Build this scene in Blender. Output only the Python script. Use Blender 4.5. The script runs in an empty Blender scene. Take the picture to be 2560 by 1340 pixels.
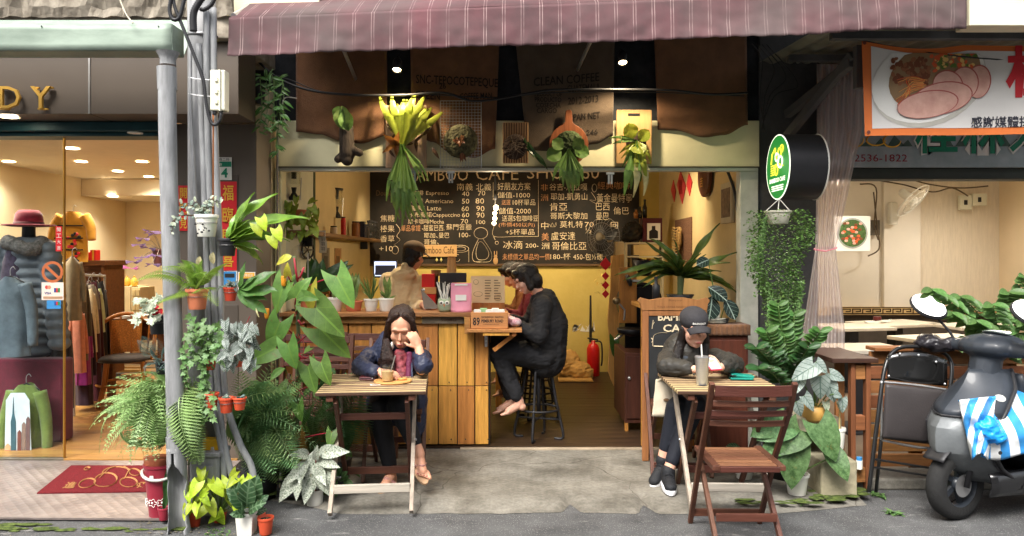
import bpy,bmesh,math,random
from mathutils import Vector as V,Matrix,Euler,Quaternion,noise
R = math.radians
random.seed(7)
SC = bpy.context.scene
COL = SC.collection

# ------------------------------------------------------------------ camera, sky, sun, exposure
EYE,FPX,HX,HY = 1.52,1850.0,1280.0,640.0      # eye height (m), focal length and horizon in photo pixels
cam = bpy.data.cameras.new('camera')
cam.sensor_width = 36.0
cam.lens = 36.0*FPX/2560.0
cam.shift_y = (HY - 670.0)/2560.0
cam.clip_start,cam.clip_end = 0.05,3000
CAM = bpy.data.objects.new('camera',cam)
CAM.location = (0,0,EYE)
CAM.rotation_euler = (R(90),0,0)
COL.objects.link(CAM)
SC.camera = CAM

SUN_EL,SUN_AZ = 52.0,205.0                         # degrees; azimuth clockwise from +Y (the street side is -Y)
world = bpy.data.worlds.new('World')
SC.world = world
world.use_nodes = True
_n = world.node_tree.nodes
_bg = _n['Background']
_sky = _n.new('ShaderNodeTexSky')
_sky.sky_type = 'NISHITA'
_sky.sun_disc = False
_sky.sun_elevation = R(SUN_EL)
_sky.sun_rotation = R(SUN_AZ)
_sky.air_density,_sky.dust_density,_sky.ozone_density = 1.0,4.0,0.6
_hs = _n.new('ShaderNodeHueSaturation'); _hs.inputs['Saturation'].default_value = 0.3      # high overcast: the blue greyed out
world.node_tree.links.new(_sky.outputs[0],_hs.inputs['Color']); world.node_tree.links.new(_hs.outputs[0],_bg.inputs[0])
_bg.inputs[1].default_value = 0.15
_sd = bpy.data.lights.new('sun','SUN')
_sd.energy,_sd.angle,_sd.color = 1.5,R(22),(1.0,0.96,0.90)
SUN = bpy.data.objects.new('sun',_sd)
_d = V((math.sin(R(SUN_AZ))*math.cos(R(SUN_EL)),math.cos(R(SUN_AZ))*math.cos(R(SUN_EL)),math.sin(R(SUN_EL))))
SUN.rotation_euler = _d.to_track_quat('Z','Y').to_euler()
SUN.location = _d*30
COL.objects.link(SUN)
SC.view_settings.view_transform = 'Standard'
SC.view_settings.look = 'None'
SC.view_settings.exposure = 1.5
SC.view_settings.gamma = 1.0
SC.view_settings.use_curve_mapping = False
SC.render.engine = 'CYCLES'
SC.cycles.use_denoising = True
SC.cycles.max_bounces = 7
SC.cycles.transparent_max_bounces = 12
SC.cycles.caustics_reflective = SC.cycles.caustics_refractive = False
SC.cycles.sample_clamp_indirect = 4.0

# ------------------------------------------------------------------ helpers
def P(x,y,D):                                      # photo pixel + distance along the view -> point
    return V(((x - HX)/FPX*D,D,EYE - (y - HY)/FPX*D))
def G(x,y,z=0.0):                                  # photo pixel on the level z
    D = (EYE - z)*FPX/(y - HY)
    return V(((x - HX)/FPX*D,D,z))
def X_(x,D): return (x - HX)/FPX*D
def Z_(y,D): return EYE - (y - HY)/FPX*D
def S(r,g,b):                                      # 0-255 sRGB -> linear
    f = lambda c: (c/255/12.92) if c/255 <= 0.04045 else ((c/255 + 0.055)/1.055) ** 2.4
    return (f(r),f(g),f(b))
def lerp(a,b,t): return a + (b - a)*t
def rnd(a,b): return random.uniform(a,b)

MATS = {}
def M(name,col,rough=0.6,metal=0.0,var=0.12,scale=6.0,col2=None,bump=0.0,bscale=60.0,st=None,rv=0.0,
      emit=0.0,spec=0.4,alpha=1.0,trans=0.0,sss=0.0,coat=0.0,detail=5.0,sheen=0.0,ior=1.45):
    """a procedural Principled material: noise between two tones, optional bump, optional per-object variation rv"""
    if name in MATS: return MATS[name]
    m = bpy.data.materials.new(name); m.use_nodes = True
    nt = m.node_tree; N,L = nt.nodes,nt.links
    b = N['Principled BSDF']
    tc = N.new('ShaderNodeTexCoord'); mp = N.new('ShaderNodeMapping')
    L.new(tc.outputs['Object'],mp.inputs['Vector'])
    if st: mp.inputs['Scale'].default_value = st
    nz = N.new('ShaderNodeTexNoise'); nz.inputs['Scale'].default_value = scale; nz.inputs['Detail'].default_value = detail
    nz.inputs['Roughness'].default_value = 0.62
    L.new(mp.outputs[0],nz.inputs['Vector'])
    cr = N.new('ShaderNodeValToRGB')
    cr.color_ramp.elements[0].position,cr.color_ramp.elements[1].position = 0.32,0.68
    c1 = tuple(max(0,c*(1 - var)) for c in col); c2 = col2 or tuple(min(1,c*(1 + var)) for c in col)
    cr.color_ramp.elements[0].color = (*c1,1); cr.color_ramp.elements[1].color = (*c2,1)
    L.new(nz.outputs['Fac'],cr.inputs['Fac'])
    out = cr.outputs['Color']
    if rv:
        oi = N.new('ShaderNodeObjectInfo'); hs = N.new('ShaderNodeHueSaturation')
        mr = N.new('ShaderNodeMapRange'); mr.inputs['To Min'].default_value = 1 - rv; mr.inputs['To Max'].default_value = 1 + rv
        L.new(oi.outputs['Random'],mr.inputs['Value']); L.new(mr.outputs[0],hs.inputs['Value'])
        mh = N.new('ShaderNodeMapRange'); mh.inputs['To Min'].default_value = 0.5 - rv*0.05; mh.inputs['To Max'].default_value = 0.5 + rv*0.05
        L.new(oi.outputs['Random'],mh.inputs['Value']); L.new(mh.outputs[0],hs.inputs['Hue'])
        L.new(out,hs.inputs['Color']); out = hs.outputs['Color']
    L.new(out,b.inputs['Base Color'])
    b.inputs['Roughness'].default_value = rough; b.inputs['Metallic'].default_value = metal
    b.inputs['Specular IOR Level'].default_value = spec; b.inputs['Alpha'].default_value = alpha
    b.inputs['Transmission Weight'].default_value = trans; b.inputs['IOR'].default_value = ior
    b.inputs['Coat Weight'].default_value = coat; b.inputs['Sheen Weight'].default_value = sheen
    if sss:
        b.inputs['Subsurface Weight'].default_value = sss; b.inputs['Subsurface Radius'].default_value = (0.012,0.006,0.004)
    if emit:
        L.new(out,b.inputs['Emission Color']); b.inputs['Emission Strength'].default_value = emit
    if bump:
        n2 = N.new('ShaderNodeTexNoise'); n2.inputs['Scale'].default_value = bscale; n2.inputs['Detail'].default_value = 4
        L.new(mp.outputs[0],n2.inputs['Vector'])
        bp = N.new('ShaderNodeBump'); bp.inputs['Strength'].default_value = min(1,bump); bp.inputs['Distance'].default_value = 0.01
        L.new(n2.outputs['Fac'],bp.inputs['Height']); L.new(bp.outputs[0],b.inputs['Normal'])
    MATS[name] = m
    m['bsdf'] = b.name
    return m
def leafmat(name,col,var=0.25,rough=0.42,rv=0.22,scale=9,col2=None,tl=0.3,veins=None,spec=0.5,vs=14.0):
    """leaf: Principled + a share of translucent, optionally pale veins that run from the midrib"""
    if name in MATS: return MATS[name]
    m = M(name,col,rough,var=var,rv=rv,scale=scale,col2=col2,spec=spec,bump=0.15,bscale=25)
    nt = m.node_tree; N,L = nt.nodes,nt.links; b = N['Principled BSDF']
    src = b.inputs['Base Color'].links[0].from_socket
    sn = N.new('ShaderNodeTexNoise'); sn.inputs['Scale'].default_value = 7; sn.inputs['Detail'].default_value = 6; oi = N.new('ShaderNodeObjectInfo'); va = N.new('ShaderNodeVectorMath'); va.operation = 'ADD'
    sc = N.new('ShaderNodeVectorMath'); sc.operation = 'SCALE'; L.new(oi.outputs['Location'],sc.inputs[0]); sc.inputs['Scale'].default_value = 9; t0 = N.new('ShaderNodeTexCoord'); L.new(t0.outputs['Object'],va.inputs[0]); L.new(sc.outputs[0],va.inputs[1]); L.new(va.outputs[0],sn.inputs['Vector'])
    sr = N.new('ShaderNodeMapRange'); sr.inputs[1].default_value = .64; sr.inputs[2].default_value = .74; sr.inputs[4].default_value = .7; L.new(sn.outputs['Fac'],sr.inputs[0]); sm = N.new('ShaderNodeMix'); sm.data_type = 'RGBA'; L.new(sr.outputs[0],sm.inputs[0]); L.new(src,sm.inputs[6]); sm.inputs[7].default_value = (.20,.17,.05,1); src = sm.outputs[2]; L.new(src,b.inputs['Base Color'])   # yellowed, blemished patches
    if veins:                                        # (vein colour, share): bands |x| - y
        vc,amt = veins
        tc = N.new('ShaderNodeTexCoord'); sp = N.new('ShaderNodeSeparateXYZ'); L.new(tc.outputs['Object'],sp.inputs[0])
        ab = N.new('ShaderNodeMath'); ab.operation = 'ABSOLUTE'; L.new(sp.outputs[0],ab.inputs[0])
        ml = N.new('ShaderNodeMath'); ml.operation = 'MULTIPLY_ADD'; ml.inputs[1].default_value = -0.9
        L.new(ab.outputs[0],ml.inputs[0]); L.new(sp.outputs[1],ml.inputs[2])
        m2 = N.new('ShaderNodeMath'); m2.operation = 'MULTIPLY'; m2.inputs[1].default_value = vs; L.new(ml.outputs[0],m2.inputs[0])
        pp = N.new('ShaderNodeMath'); pp.operation = 'PINGPONG'; pp.inputs[1].default_value = 0.5; L.new(m2.outputs[0],pp.inputs[0])
        gt = N.new('ShaderNodeMath'); gt.operation = 'LESS_THAN'; gt.inputs[1].default_value = amt; L.new(pp.outputs[0],gt.inputs[0])
        lt = N.new('ShaderNodeMath'); lt.operation = 'LESS_THAN'; lt.inputs[1].default_value = 0.022; L.new(ab.outputs[0],lt.inputs[0])
        mx = N.new('ShaderNodeMath'); mx.operation = 'MAXIMUM'; L.new(gt.outputs[0],mx.inputs[0]); L.new(lt.outputs[0],mx.inputs[1])
        mc = N.new('ShaderNodeMix'); mc.data_type = 'RGBA'; L.new(mx.outputs[0],mc.inputs[0]); L.new(src,mc.inputs[6])
        mc.inputs[7].default_value = (*vc,1); src = mc.outputs[2]; L.new(src,b.inputs['Base Color'])
    tr = N.new('ShaderNodeBsdfTranslucent'); mix = N.new('ShaderNodeMixShader'); mix.inputs[0].default_value = tl
    L.new(src,tr.inputs[0]); L.new(b.outputs[0],mix.inputs[1]); L.new(tr.outputs[0],mix.inputs[2])
    L.new(mix.outputs[0],N['Material Output'].inputs[0])
    return m
def wood(name,col,dark=0.55,axis=0,rough=0.55,scale=7.0,rv=0.12,coat=0.0,bump=0.25):
    st = [9.0,9.0,9.0]; st[axis] = 0.7
    return M(name,tuple(c*dark for c in col),rough,var=0.1,col2=col,st=tuple(st),scale=scale*0.5,rv=rv,bump=bump,bscale=14,coat=coat)
def glass(name,tint=(1,1,1),gloss=0.0,rough=0.0):
    """thin pane: transparent with a Fresnel reflection"""
    if name in MATS: return MATS[name]
    m = bpy.data.materials.new(name); m.use_nodes = True; nt = m.node_tree; N,L = nt.nodes,nt.links
    N.remove(N['Principled BSDF'])
    t = N.new('ShaderNodeBsdfTransparent'); t.inputs[0].default_value = (*tint,1)
    g = N.new('ShaderNodeBsdfGlossy'); g.inputs['Roughness'].default_value = rough
    f = N.new('ShaderNodeFresnel'); f.inputs[0].default_value = 1.4
    a = N.new('ShaderNodeMath'); a.operation = 'ADD'; a.inputs[1].default_value = gloss; a.use_clamp = True
    ge = N.new('ShaderNodeNewGeometry'); k = N.new('ShaderNodeMath'); k.operation = 'SUBTRACT'; k.inputs[0].default_value = 1; L.new(ge.outputs['Backfacing'],k.inputs[1])
    k2 = N.new('ShaderNodeMath'); k2.operation = 'MULTIPLY'; L.new(f.outputs[0],k2.inputs[0]); L.new(k.outputs[0],k2.inputs[1]); L.new(k2.outputs[0],a.inputs[0])
    mx = N.new('ShaderNodeMixShader'); L.new(a.outputs[0],mx.inputs[0]); L.new(t.outputs[0],mx.inputs[1]); L.new(g.outputs[0],mx.inputs[2])
    L.new(mx.outputs[0],N['Material Output'].inputs[0])
    MATS[name] = m
    return m

ORG = {}
def link(o,parent=None):
    COL.objects.link(o)
    if parent is not None:
        o.parent = parent
        ORG[o.name] = ORG.get(parent.name,V((0,0,0)))
    return o
def T(name,label,cat,loc=(0,0,0),group=None,rz=0.0,local=False):
    """a thing: an Empty at its base. Parts are given in world coordinates unless local=True"""
    o = bpy.data.objects.new(name,None); o.empty_display_size = 0.1
    COL.objects.link(o)
    o.location = loc; o.rotation_euler = (0,0,rz)
    o['label'] = label; o['category'] = cat
    if group: o['group'] = group
    ORG[o.name] = V((0,0,0)) if local else V(loc)
    return o
def tag(o,label,cat,group=None,recentre=True):
    o['label'] = label; o['category'] = cat
    if group: o['group'] = group
    if recentre and o.type == 'MESH' and o.data.users == 1:
        vs = o.data.vertices
        if len(vs):
            lo = [min(v.co[i] for v in vs) for i in range(3)]; hi = [max(v.co[i] for v in vs) for i in range(3)]
            c = V(((lo[0] + hi[0])/2,(lo[1] + hi[1])/2,lo[2]))
            o.data.transform(Matrix.Translation(-c)); o.location = o.location + c
    return o
def struct(o):
    o['kind'] = 'structure'; return o
def stuff(o):
    o['kind'] = 'stuff'; return o
def copy_tree(o,loc=None,rz=None,label=None,parent=None,group=None):
    c = o.copy(); COL.objects.link(c)
    if parent is not None: c.parent = parent
    if loc is not None: c.location = loc
    if rz is not None: c.rotation_euler = (0,0,rz)
    if label: c['label'] = label
    if group: c['group'] = group
    ORG[c.name] = ORG.get(o.name,V((0,0,0)))
    for ch in list(o.children): copy_tree(ch,parent=c)
    return c
def frame(d,up=V((0,0,1))):                       # +Y along d, +Z near up
    y = V(d).normalized(); x = y.cross(V(up))
    if x.length < 1e-4: x = y.cross(V((1,0,0)))
    x.normalize(); z = x.cross(y)
    return Matrix((x,y,z)).transposed()

class MB:
    def __init__(s): s.v = []; s.f = []
    def add(s,vs,fs):
        k = len(s.v); s.v += [V(p) for p in vs]; s.f += [tuple(i + k for i in q) for q in fs]; return s
    def box(s,c,d,rot=None):
        h = [x/2 for x in d]; c = V(c)
        vs = [V((sx*h[0],sy*h[1],sz*h[2])) for sx in (-1,1) for sy in (-1,1) for sz in (-1,1)]
        if rot is not None:
            m = rot if isinstance(rot,Matrix) else Euler(rot).to_matrix(); vs = [m @ p for p in vs]
        return s.add([p + c for p in vs],[(0,1,3,2),(4,6,7,5),(0,4,5,1),(2,3,7,6),(0,2,6,4),(1,5,7,3)])
    def ext(s,lo,hi):
        lo,hi = V(lo),V(hi); return s.box((lo + hi)/2,hi - lo)
    def bar(s,p,q,w,h,up=V((0,0,1))):         # w across, h along up
        p,q = V(p),V(q); return s.box((p + q)/2,(w,(q - p).length,h),frame(q - p,up))
    def tube(s,pts,r,n=8,cap=True,flat=1.0):
        pts = [V(p) for p in pts]; k = len(pts); rs = r if isinstance(r,(list,tuple)) else [r]*k
        vs = []; x = None
        for i,p in enumerate(pts):
            d = (pts[min(i + 1,k - 1)] - pts[max(i - 1,0)])
            if d.length < 1e-9: d = V((0,0,1))
            d.normalize()
            if x is None: x = d.orthogonal().normalized()
            x = (x - d*x.dot(d))
            if x.length < 1e-5: x = d.orthogonal()
            x.normalize(); y = d.cross(x)
            for j in range(n):
                a = 2*math.pi*j/n; vs.append(p + (x*math.cos(a) + y*math.sin(a)*flat)*rs[i])
        fs = [(i*n + j,i*n + (j + 1) % n,(i + 1)*n + (j + 1) % n,(i + 1)*n + j) for i in range(k - 1) for j in range(n)]
        if cap: fs += [tuple(range(n))[::-1],tuple((k - 1)*n + j for j in range(n))]
        return s.add(vs,fs)
    def lathe(s,c,prof,n=24,rot=None,cap=True):  # prof: (radius, z) pairs
        c = V(c); vs = []
        for r,z in prof:
            for j in range(n):
                a = 2*math.pi*j/n; vs.append(V((r*math.cos(a),r*math.sin(a),z)))
        if rot is not None:
            m = rot if isinstance(rot,Matrix) else Euler(rot).to_matrix(); vs = [m @ p for p in vs]
        k = len(prof)
        fs = [(i*n + j,i*n + (j + 1) % n,(i + 1)*n + (j + 1) % n,(i + 1)*n + j) for i in range(k - 1) for j in range(n)]
        if cap: fs += [tuple(range(n))[::-1],tuple((k - 1)*n + j for j in range(n))]
        return s.add([p + c for p in vs],fs)
    def ell(s,c,r,rot=None,n=16,k=10):
        c = V(c); r = V((r,r,r)) if isinstance(r,(int,float)) else V(r)
        m = Matrix.Identity(3) if rot is None else (rot if isinstance(rot,Matrix) else Euler(rot).to_matrix())
        vs = [m @ V((0,0,-r.z))]
        for i in range(1,k):
            t = math.pi*i/k
            for j in range(n):
                a = 2*math.pi*j/n; vs.append(m @ V((r.x*math.sin(t)*math.cos(a),r.y*math.sin(t)*math.sin(a),-r.z*math.cos(t))))
        vs.append(m @ V((0,0,r.z))); last = len(vs) - 1
        fs = [(0,1 + (j + 1) % n,1 + j) for j in range(n)]
        fs += [(1 + i*n + j,1 + i*n + (j + 1) % n,1 + (i + 1)*n + (j + 1) % n,1 + (i + 1)*n + j) for i in range(k - 2) for j in range(n)]
        fs += [(last,1 + (k - 2)*n + j,1 + (k - 2)*n + (j + 1) % n) for j in range(n)]
        return s.add([p + c for p in vs],fs)
    def cap(s,p,q,r0,r1,n=12):                  # tapered capsule
        p,q = V(p),V(q); d = q - p; L = d.length
        if L < 1e-6: return s.ell(p,r0)
        m = frame(d); pr = []
        for i in range(1,5):
            a = math.pi/2*i/5; pr.append((r0*math.sin(a),-r0*math.cos(a)))
        pr.append((r0,0)); pr.append((r1,L))
        for i in range(1,5):
            a = math.pi/2*i/5; pr.append((r1*math.cos(a),L + r1*math.sin(a)))
        rot = m @ Matrix(((1,0,0),(0,0,1),(0,-1,0)))
        return s.lathe(p,pr,n,rot)
    def prism(s,pts,d):                            # polygon (world points) pushed along d
        k = len(pts); d = V(d); pts = [V(p) for p in pts]
        return s.add(pts + [p + d for p in pts],[tuple(range(k))[::-1],tuple(range(k,2*k))] + [(i,(i + 1) % k,k + (i + 1) % k,k + i) for i in range(k)])
    def sheet(s,fn,nu,nv):                        # fn(u, v) -> point
        vs = [V(fn(i/nu,j/nv)) for j in range(nv + 1) for i in range(nu + 1)]
        return s.add(vs,[(j*(nu + 1) + i,j*(nu + 1) + i + 1,(j + 1)*(nu + 1) + i + 1,(j + 1)*(nu + 1) + i) for j in range(nv) for i in range(nu)])
    def mesh(s,name,mat=None,smooth=False):
        me = bpy.data.meshes.new(name); me.from_pydata([tuple(p) for p in s.v],[],s.f); me.update()
        if mat: me.materials.append(mat)
        if smooth: me.polygons.foreach_set('use_smooth',[True]*len(me.polygons))
        return me
    def out(s,name,mat,parent=None,smooth=False,bev=0.0,solid=0.0,sub=0,seg=2,auto=None):
        if parent is not None:
            o0 = ORG.get(parent.name,V((0,0,0))); s.v = [p - o0 for p in s.v]
        me = s.mesh(name,mat,smooth or bool(auto))
        if auto: me.set_sharp_from_angle(angle=R(auto))
        o = bpy.data.objects.new(name,me); link(o,parent)
        if solid:
            q = o.modifiers.new('solid','SOLIDIFY'); q.thickness = solid; q.offset = 0
        if sub:
            q = o.modifiers.new('sub','SUBSURF'); q.levels = q.render_levels = sub
        if bev:
            q = o.modifiers.new('bevel','BEVEL'); q.width = bev; q.segments = seg; q.limit_method = 'ANGLE'; q.angle_limit = R(40); q.harden_normals = False
        return o
def part(name,mat,parent,lo,hi,bev=0.004,**k): return MB().ext(lo,hi).out(name,mat,parent,bev=bev,**k)
def inst(name,me,parent,loc,rot=None,sc=1.0):   # an object that shares the mesh me (loc in the parent's authoring frame)
    o = bpy.data.objects.new(name,me); link(o,parent)
    l = V(loc) - (ORG.get(parent.name,V((0,0,0))) if parent is not None else V((0,0,0)))
    m = (rot if rot is not None else Matrix.Identity(3)).to_4x4()
    sc = V((sc,sc,sc)) if isinstance(sc,(int,float)) else V(sc)
    o.matrix_local = Matrix.Translation(l) @ m @ Matrix.Diagonal((*sc,1))
    return o

# temp object for text and for voxel-remeshed bodies
_tc = bpy.data.curves.new('tmp_text','FONT'); _tc.resolution_u = 2
_to = bpy.data.objects.new('tmp_text',_tc)
TEXTS = {}
def textmesh(s,bold=0.0):
    k = (s,bold)
    if k not in TEXTS:
        COL.objects.link(_to); _tc.body = s; _tc.offset = bold
        dg = bpy.context.evaluated_depsgraph_get(); dg.update()
        me = bpy.data.meshes.new_from_object(_to.evaluated_get(dg)); COL.objects.unlink(_to)
        vs = [v.co.copy() for v in me.vertices]; fs = [tuple(p.vertices) for p in me.polygons]
        bpy.data.meshes.remove(me)
        lo = V((min(v.x for v in vs),min(v.y for v in vs),0)); hi = V((max(v.x for v in vs),max(v.y for v in vs),0))
        TEXTS[k] = (vs,fs,lo,hi)
    return TEXTS[k]
def text(s,mat,parent,at,w=None,h=None,right=(1,0,0),up=(0,0,1),ext=0.0,bold=0.0,name='lettering',warp=None,jit=0.0,centre=False):
    """lettering as mesh: at = lower-left corner (or centre); w x h in metres (either may be None)"""
    vs,fs,lo,hi = textmesh(s,bold)
    tw,th = hi.x - lo.x,hi.y - lo.y
    kx = (w/tw) if w else (h/th); ky = (h/th) if h else kx
    r,u = V(right).normalized(),V(up).normalized(); nrm = r.cross(u)
    off = V((-(lo.x + hi.x)/2,-(lo.y + hi.y)/2,0)) if centre else V((-lo.x,-lo.y,0))
    m = MB(); pts = []
    for v in vs:
        q = v + off; jx = jit*noise.noise(V((v.x*1.7,v.y*1.7,hash(s) % 17))) if jit else 0
        p = V(at) + r*(q.x*kx) + u*(q.y*ky + jx*th*ky)
        pts.append(warp(p) if warp else p)
    if ext:
        k = len(pts); m.add([p + nrm*ext for p in pts] + pts,fs)
        cnt = {}
        for f in fs:
            for a,b in zip(f,f[1:] + f[:1]): cnt[(a,b)] = 1
        side = [(b,a,a + k,b + k) for (a,b) in cnt if (b,a) not in cnt]
        m.f += side
    else: m.add(pts,fs)
    return m.out(name,mat,parent)
def blob(m,name,mat,parent,voxel=0.008,smooth=4,fac=0.5,disp=None):
    """fuse overlapping closed shapes into one continuous smooth surface"""
    o0 = ORG.get(parent.name,V((0,0,0))) if parent is not None else V((0,0,0))
    m.v = [p - o0 for p in m.v]
    me = m.mesh('tmp'); o = bpy.data.objects.new('tmp',me); COL.objects.link(o)
    q = o.modifiers.new('r','REMESH'); q.mode = 'VOXEL'; q.voxel_size = voxel; q.use_smooth_shade = True
    q = o.modifiers.new('s','SMOOTH'); q.iterations = smooth; q.factor = fac
    dg = bpy.context.evaluated_depsgraph_get(); dg.update()
    r = bpy.data.meshes.new_from_object(o.evaluated_get(dg)); COL.objects.unlink(o); bpy.data.objects.remove(o); bpy.data.meshes.remove(me)
    r.name = name; r.materials.clear(); r.materials.append(mat)
    r.polygons.foreach_set('use_smooth',[True]*len(r.polygons))
    if disp:
        ds = [disp(v.co + o0) for v in r.vertices]
        for v,d in zip(r.vertices,[q[0] + v.normal*q[1] if isinstance(q,tuple) else q for v,q in zip(r.vertices,ds)]): v.co = v.co + d
    o = bpy.data.objects.new(name,r); link(o,parent)
    return o
def arc(p,q,sag,n=10,side=V((0,0,0))):
    p,q = V(p),V(q)
    return [p.lerp(q,i/n) + V((0,0,-sag*4*(i/n)*(1 - i/n))) + side*(4*(i/n)*(1 - i/n)) for i in range(n + 1)]
def smoothpts(pts,n=6):                             # Catmull-Rom through the points
    pts = [V(p) for p in pts]; out = []
    for i in range(len(pts) - 1):
        p0,p1,p2,p3 = pts[max(i - 1,0)],pts[i],pts[i + 1],pts[min(i + 2,len(pts) - 1)]
        for j in range(n):
            t = j/n
            out.append(0.5*((2*p1) + (p2 - p0)*t + (2*p0 - 5*p1 + 4*p2 - p3)*t*t + (3*p1 - p0 - 3*p2 + p3)*t ** 3))
    return out + [pts[-1]]
def lamp(name,kind,loc,energy,color,parent=None,size=0.1,spot=None,aim=None,blend=0.6):
    d = bpy.data.lights.new(name,kind); d.energy = energy; d.color = color
    if kind == 'SPOT':
        d.spot_size = R(spot or 80); d.spot_blend = blend; d.shadow_soft_size = size
    elif kind == 'AREA': d.size = size
    else: d.shadow_soft_size = size
    o = bpy.data.objects.new(name,d); link(o,parent)
    o.location = V(loc) - (ORG.get(parent.name,V((0,0,0))) if parent is not None else V((0,0,0)))
    if aim is not None: o.rotation_euler = (V(loc) - V(aim)).to_track_quat('Z','Y').to_euler()
    return o

# ------------------------------------------------------------------ leaves and plants
LEAF = {}
def leafmesh(key,mat,W=0.5,shape='heart',lobe=0.25,fold=0.12,droop=0.25,wave=0.0,nt=8,nu=3,twist=0.0):
    """leaf of length 1 along +Y, face +Z; base at the origin"""
    k = (key,mat.name)
    if k in LEAF: return LEAF[k]
    def width(t):
        if shape == 'heart': return W*math.sin(math.pi*(0.16 + 0.84*t) ** 0.62) ** 0.85
        if shape == 'oval': return W*max(0.0,math.sin(math.pi*t)) ** 0.65
        if shape == 'lance': return W*max(0.0,math.sin(math.pi*t ** 0.7)) ** 0.95
        if shape == 'strap': return W*min(1,(t*4 + 0.12))*min(1,(1 - t)*3.2 + 0.03)
        if shape == 'wedge': return W*(0.12 + 0.88*t ** 1.4)
        return W
    m = MB()
    def fn(a,b):
        u = a*2 - 1; t = b
        w = width(t)/2
        y = t - lobe*(1 - t) ** 3*abs(u) ** 1.4
        x = u*w
        z = fold*abs(u)*w*2 - droop*t*t + wave*math.sin(t*14 + (0 if u < 0 else 1.3))*abs(u)
        y -= droop*0.35*t*t
        return V((x + twist*math.sin(t*5)*0.1,y,z))
    m.sheet(fn,nu*2,nt)
    LEAF[k] = m.mesh(key,mat,True)
    return LEAF[k]
def leaf(parent,me,base,d,size,up=V((0,0,1)),name='leaf',wide=1.0):
    return inst(name,me,parent,base,frame(d,up),(size*wide,size,size))
def frondmesh(key,mat,n=20,W=0.22,droop=0.5,pw=0.017,taper=0.75,lift=0.25,base=0.1,curl=0.0):
    """fern frond of length 1 along +Y that arches up and then droops; pinnae as folded kites"""
    k = (key,mat.name)
    if k in LEAF: return LEAF[k]
    m = MB()
    pt = lambda t: V((curl*t*t,t - droop*0.3*t*t*t,lift*math.sin(t*math.pi*0.62)*1.1 - droop*t*t))
    m.tube([pt(i/10) for i in range(11)],[0.008*(1 - 0.8*i/10) for i in range(11)],4)
    for i in range(n):
        t = base + (1 - base)*(i + 0.5)/n
        L = W*math.sin(math.pi*(0.12 + 0.88*t ** taper)) ** 0.8 + 0.015
        p = pt(t); d = (pt(min(1,t + 0.02)) - pt(t - 0.02)).normalized()
        for s in (-1,1):
            x = V((s,0,0)); out = (x + d*0.35 + V((0,0,-0.25))).normalized()
            a = p; tip = p + out*L; mid = p + out*L*0.42
            q = d*pw
            m.add([a,mid + q + V((0,0,0.012)),tip,mid - q*0.8 - V((0,0,0.006))],[(0,1,2,3)] if s > 0 else [(3,2,1,0)])
    LEAF[k] = m.mesh(key,mat,False); FEND[LEAF[k].name] = pt(1)
    return LEAF[k]
FEND = {}
def frond(parent,me,b,e,up=V((0,-.35,1)),name='frond',k=1.0):
    """a frond from b whose drooping tip ends at e"""
    b,e = V(b),V(e); d = e - b; p = FEND[me.name]; al = math.atan2(p.z,p.y); L = d.length/math.hypot(p.y,p.z)
    F = frame(d,up); y = F.col[1]*math.cos(al) - F.col[2]*math.sin(al); z = F.col[2]*math.cos(al) + F.col[1]*math.sin(al)
    return inst(name,me,parent,b,Matrix((F.col[0],y,z)).transposed(),(L*k,L,L))
def pot(parent,c,r,h,mat,rim=0.14,taper=0.72,name='pot',soil=True,n=24,sq=False,rot=0.0):
    """flower pot standing at c (bottom centre); sub-part soil"""
    b = r*taper; t = r*0.92
    pr = [(b*0.97,0),(b,h*0.02),(t,h*(1 - rim)),(r,h*(1 - rim)),(r*1.02,h*0.985),(r,h),(r*0.9,h),(t*0.86,h*0.88),(t*0.84,h*0.86)]
    rm = Euler((0,0,rot)).to_matrix()
    o = MB().lathe(c,pr,4 if sq else n,rm).out(name,mat,parent,smooth=not sq,bev=0.003 if sq else 0)
    if not sq: o.data.set_sharp_from_angle(angle=R(45))
    if soil:
        MB().lathe(V(c) + V((0,0,h*0.86)),[(t*0.85,0),(t*0.5,h*0.03)],4 if sq else 16,rm).out('soil',SOIL,o)
    return o
def hemi(az0,az1,el0,el1):
    a,e = R(rnd(az0,az1)),R(rnd(el0,el1))
    return V((math.cos(a)*math.cos(e),math.sin(a)*math.cos(e),math.sin(e)))
def clump(parent,c,meshes,n,size,az=(0,360),el=(10,75),rad=0.0,stem=0.0,stemmat=None,name='leaf',hang=0.0,wide=1.0,jit=0.01,up=None):
    """n leaves round c: with stem > 0 each sits at the end of a thin stalk that arches out"""
    c = V(c)
    st = MB()
    for i in range(n):
        d = hemi(*az,*el); s = rnd(*size)
        b = c + V((rnd(-1,1),rnd(-1,1),0))*rad
        if stem:
            L = rnd(0.45,1.0)*stem
            e = b + d*L + V((0,0,-hang*L))
            st.tube([b,b + d*L*0.55 + V((0,0,0.12*L)),e],[0.0028,0.0024,0.0018],5)
            dd = (V((d.x,d.y,d.z*0.2)).normalized() + V((0,0,-rnd(0.15,0.9)))).normalized()
            leaf(parent,random.choice(meshes),e,dd,s,up=(up or V((0,-0.5,1))) + V((rnd(-.4,.4),rnd(-.4,.4),0)),name=name,wide=wide)
        else:
            leaf(parent,random.choice(meshes),b,d,s,up=(up or V((0,0,1))) + V((rnd(-.3,.3),rnd(-.3,.3),0)),name=name,wide=wide)
    if stem: st.out('stem',stemmat or STEM,parent)
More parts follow.
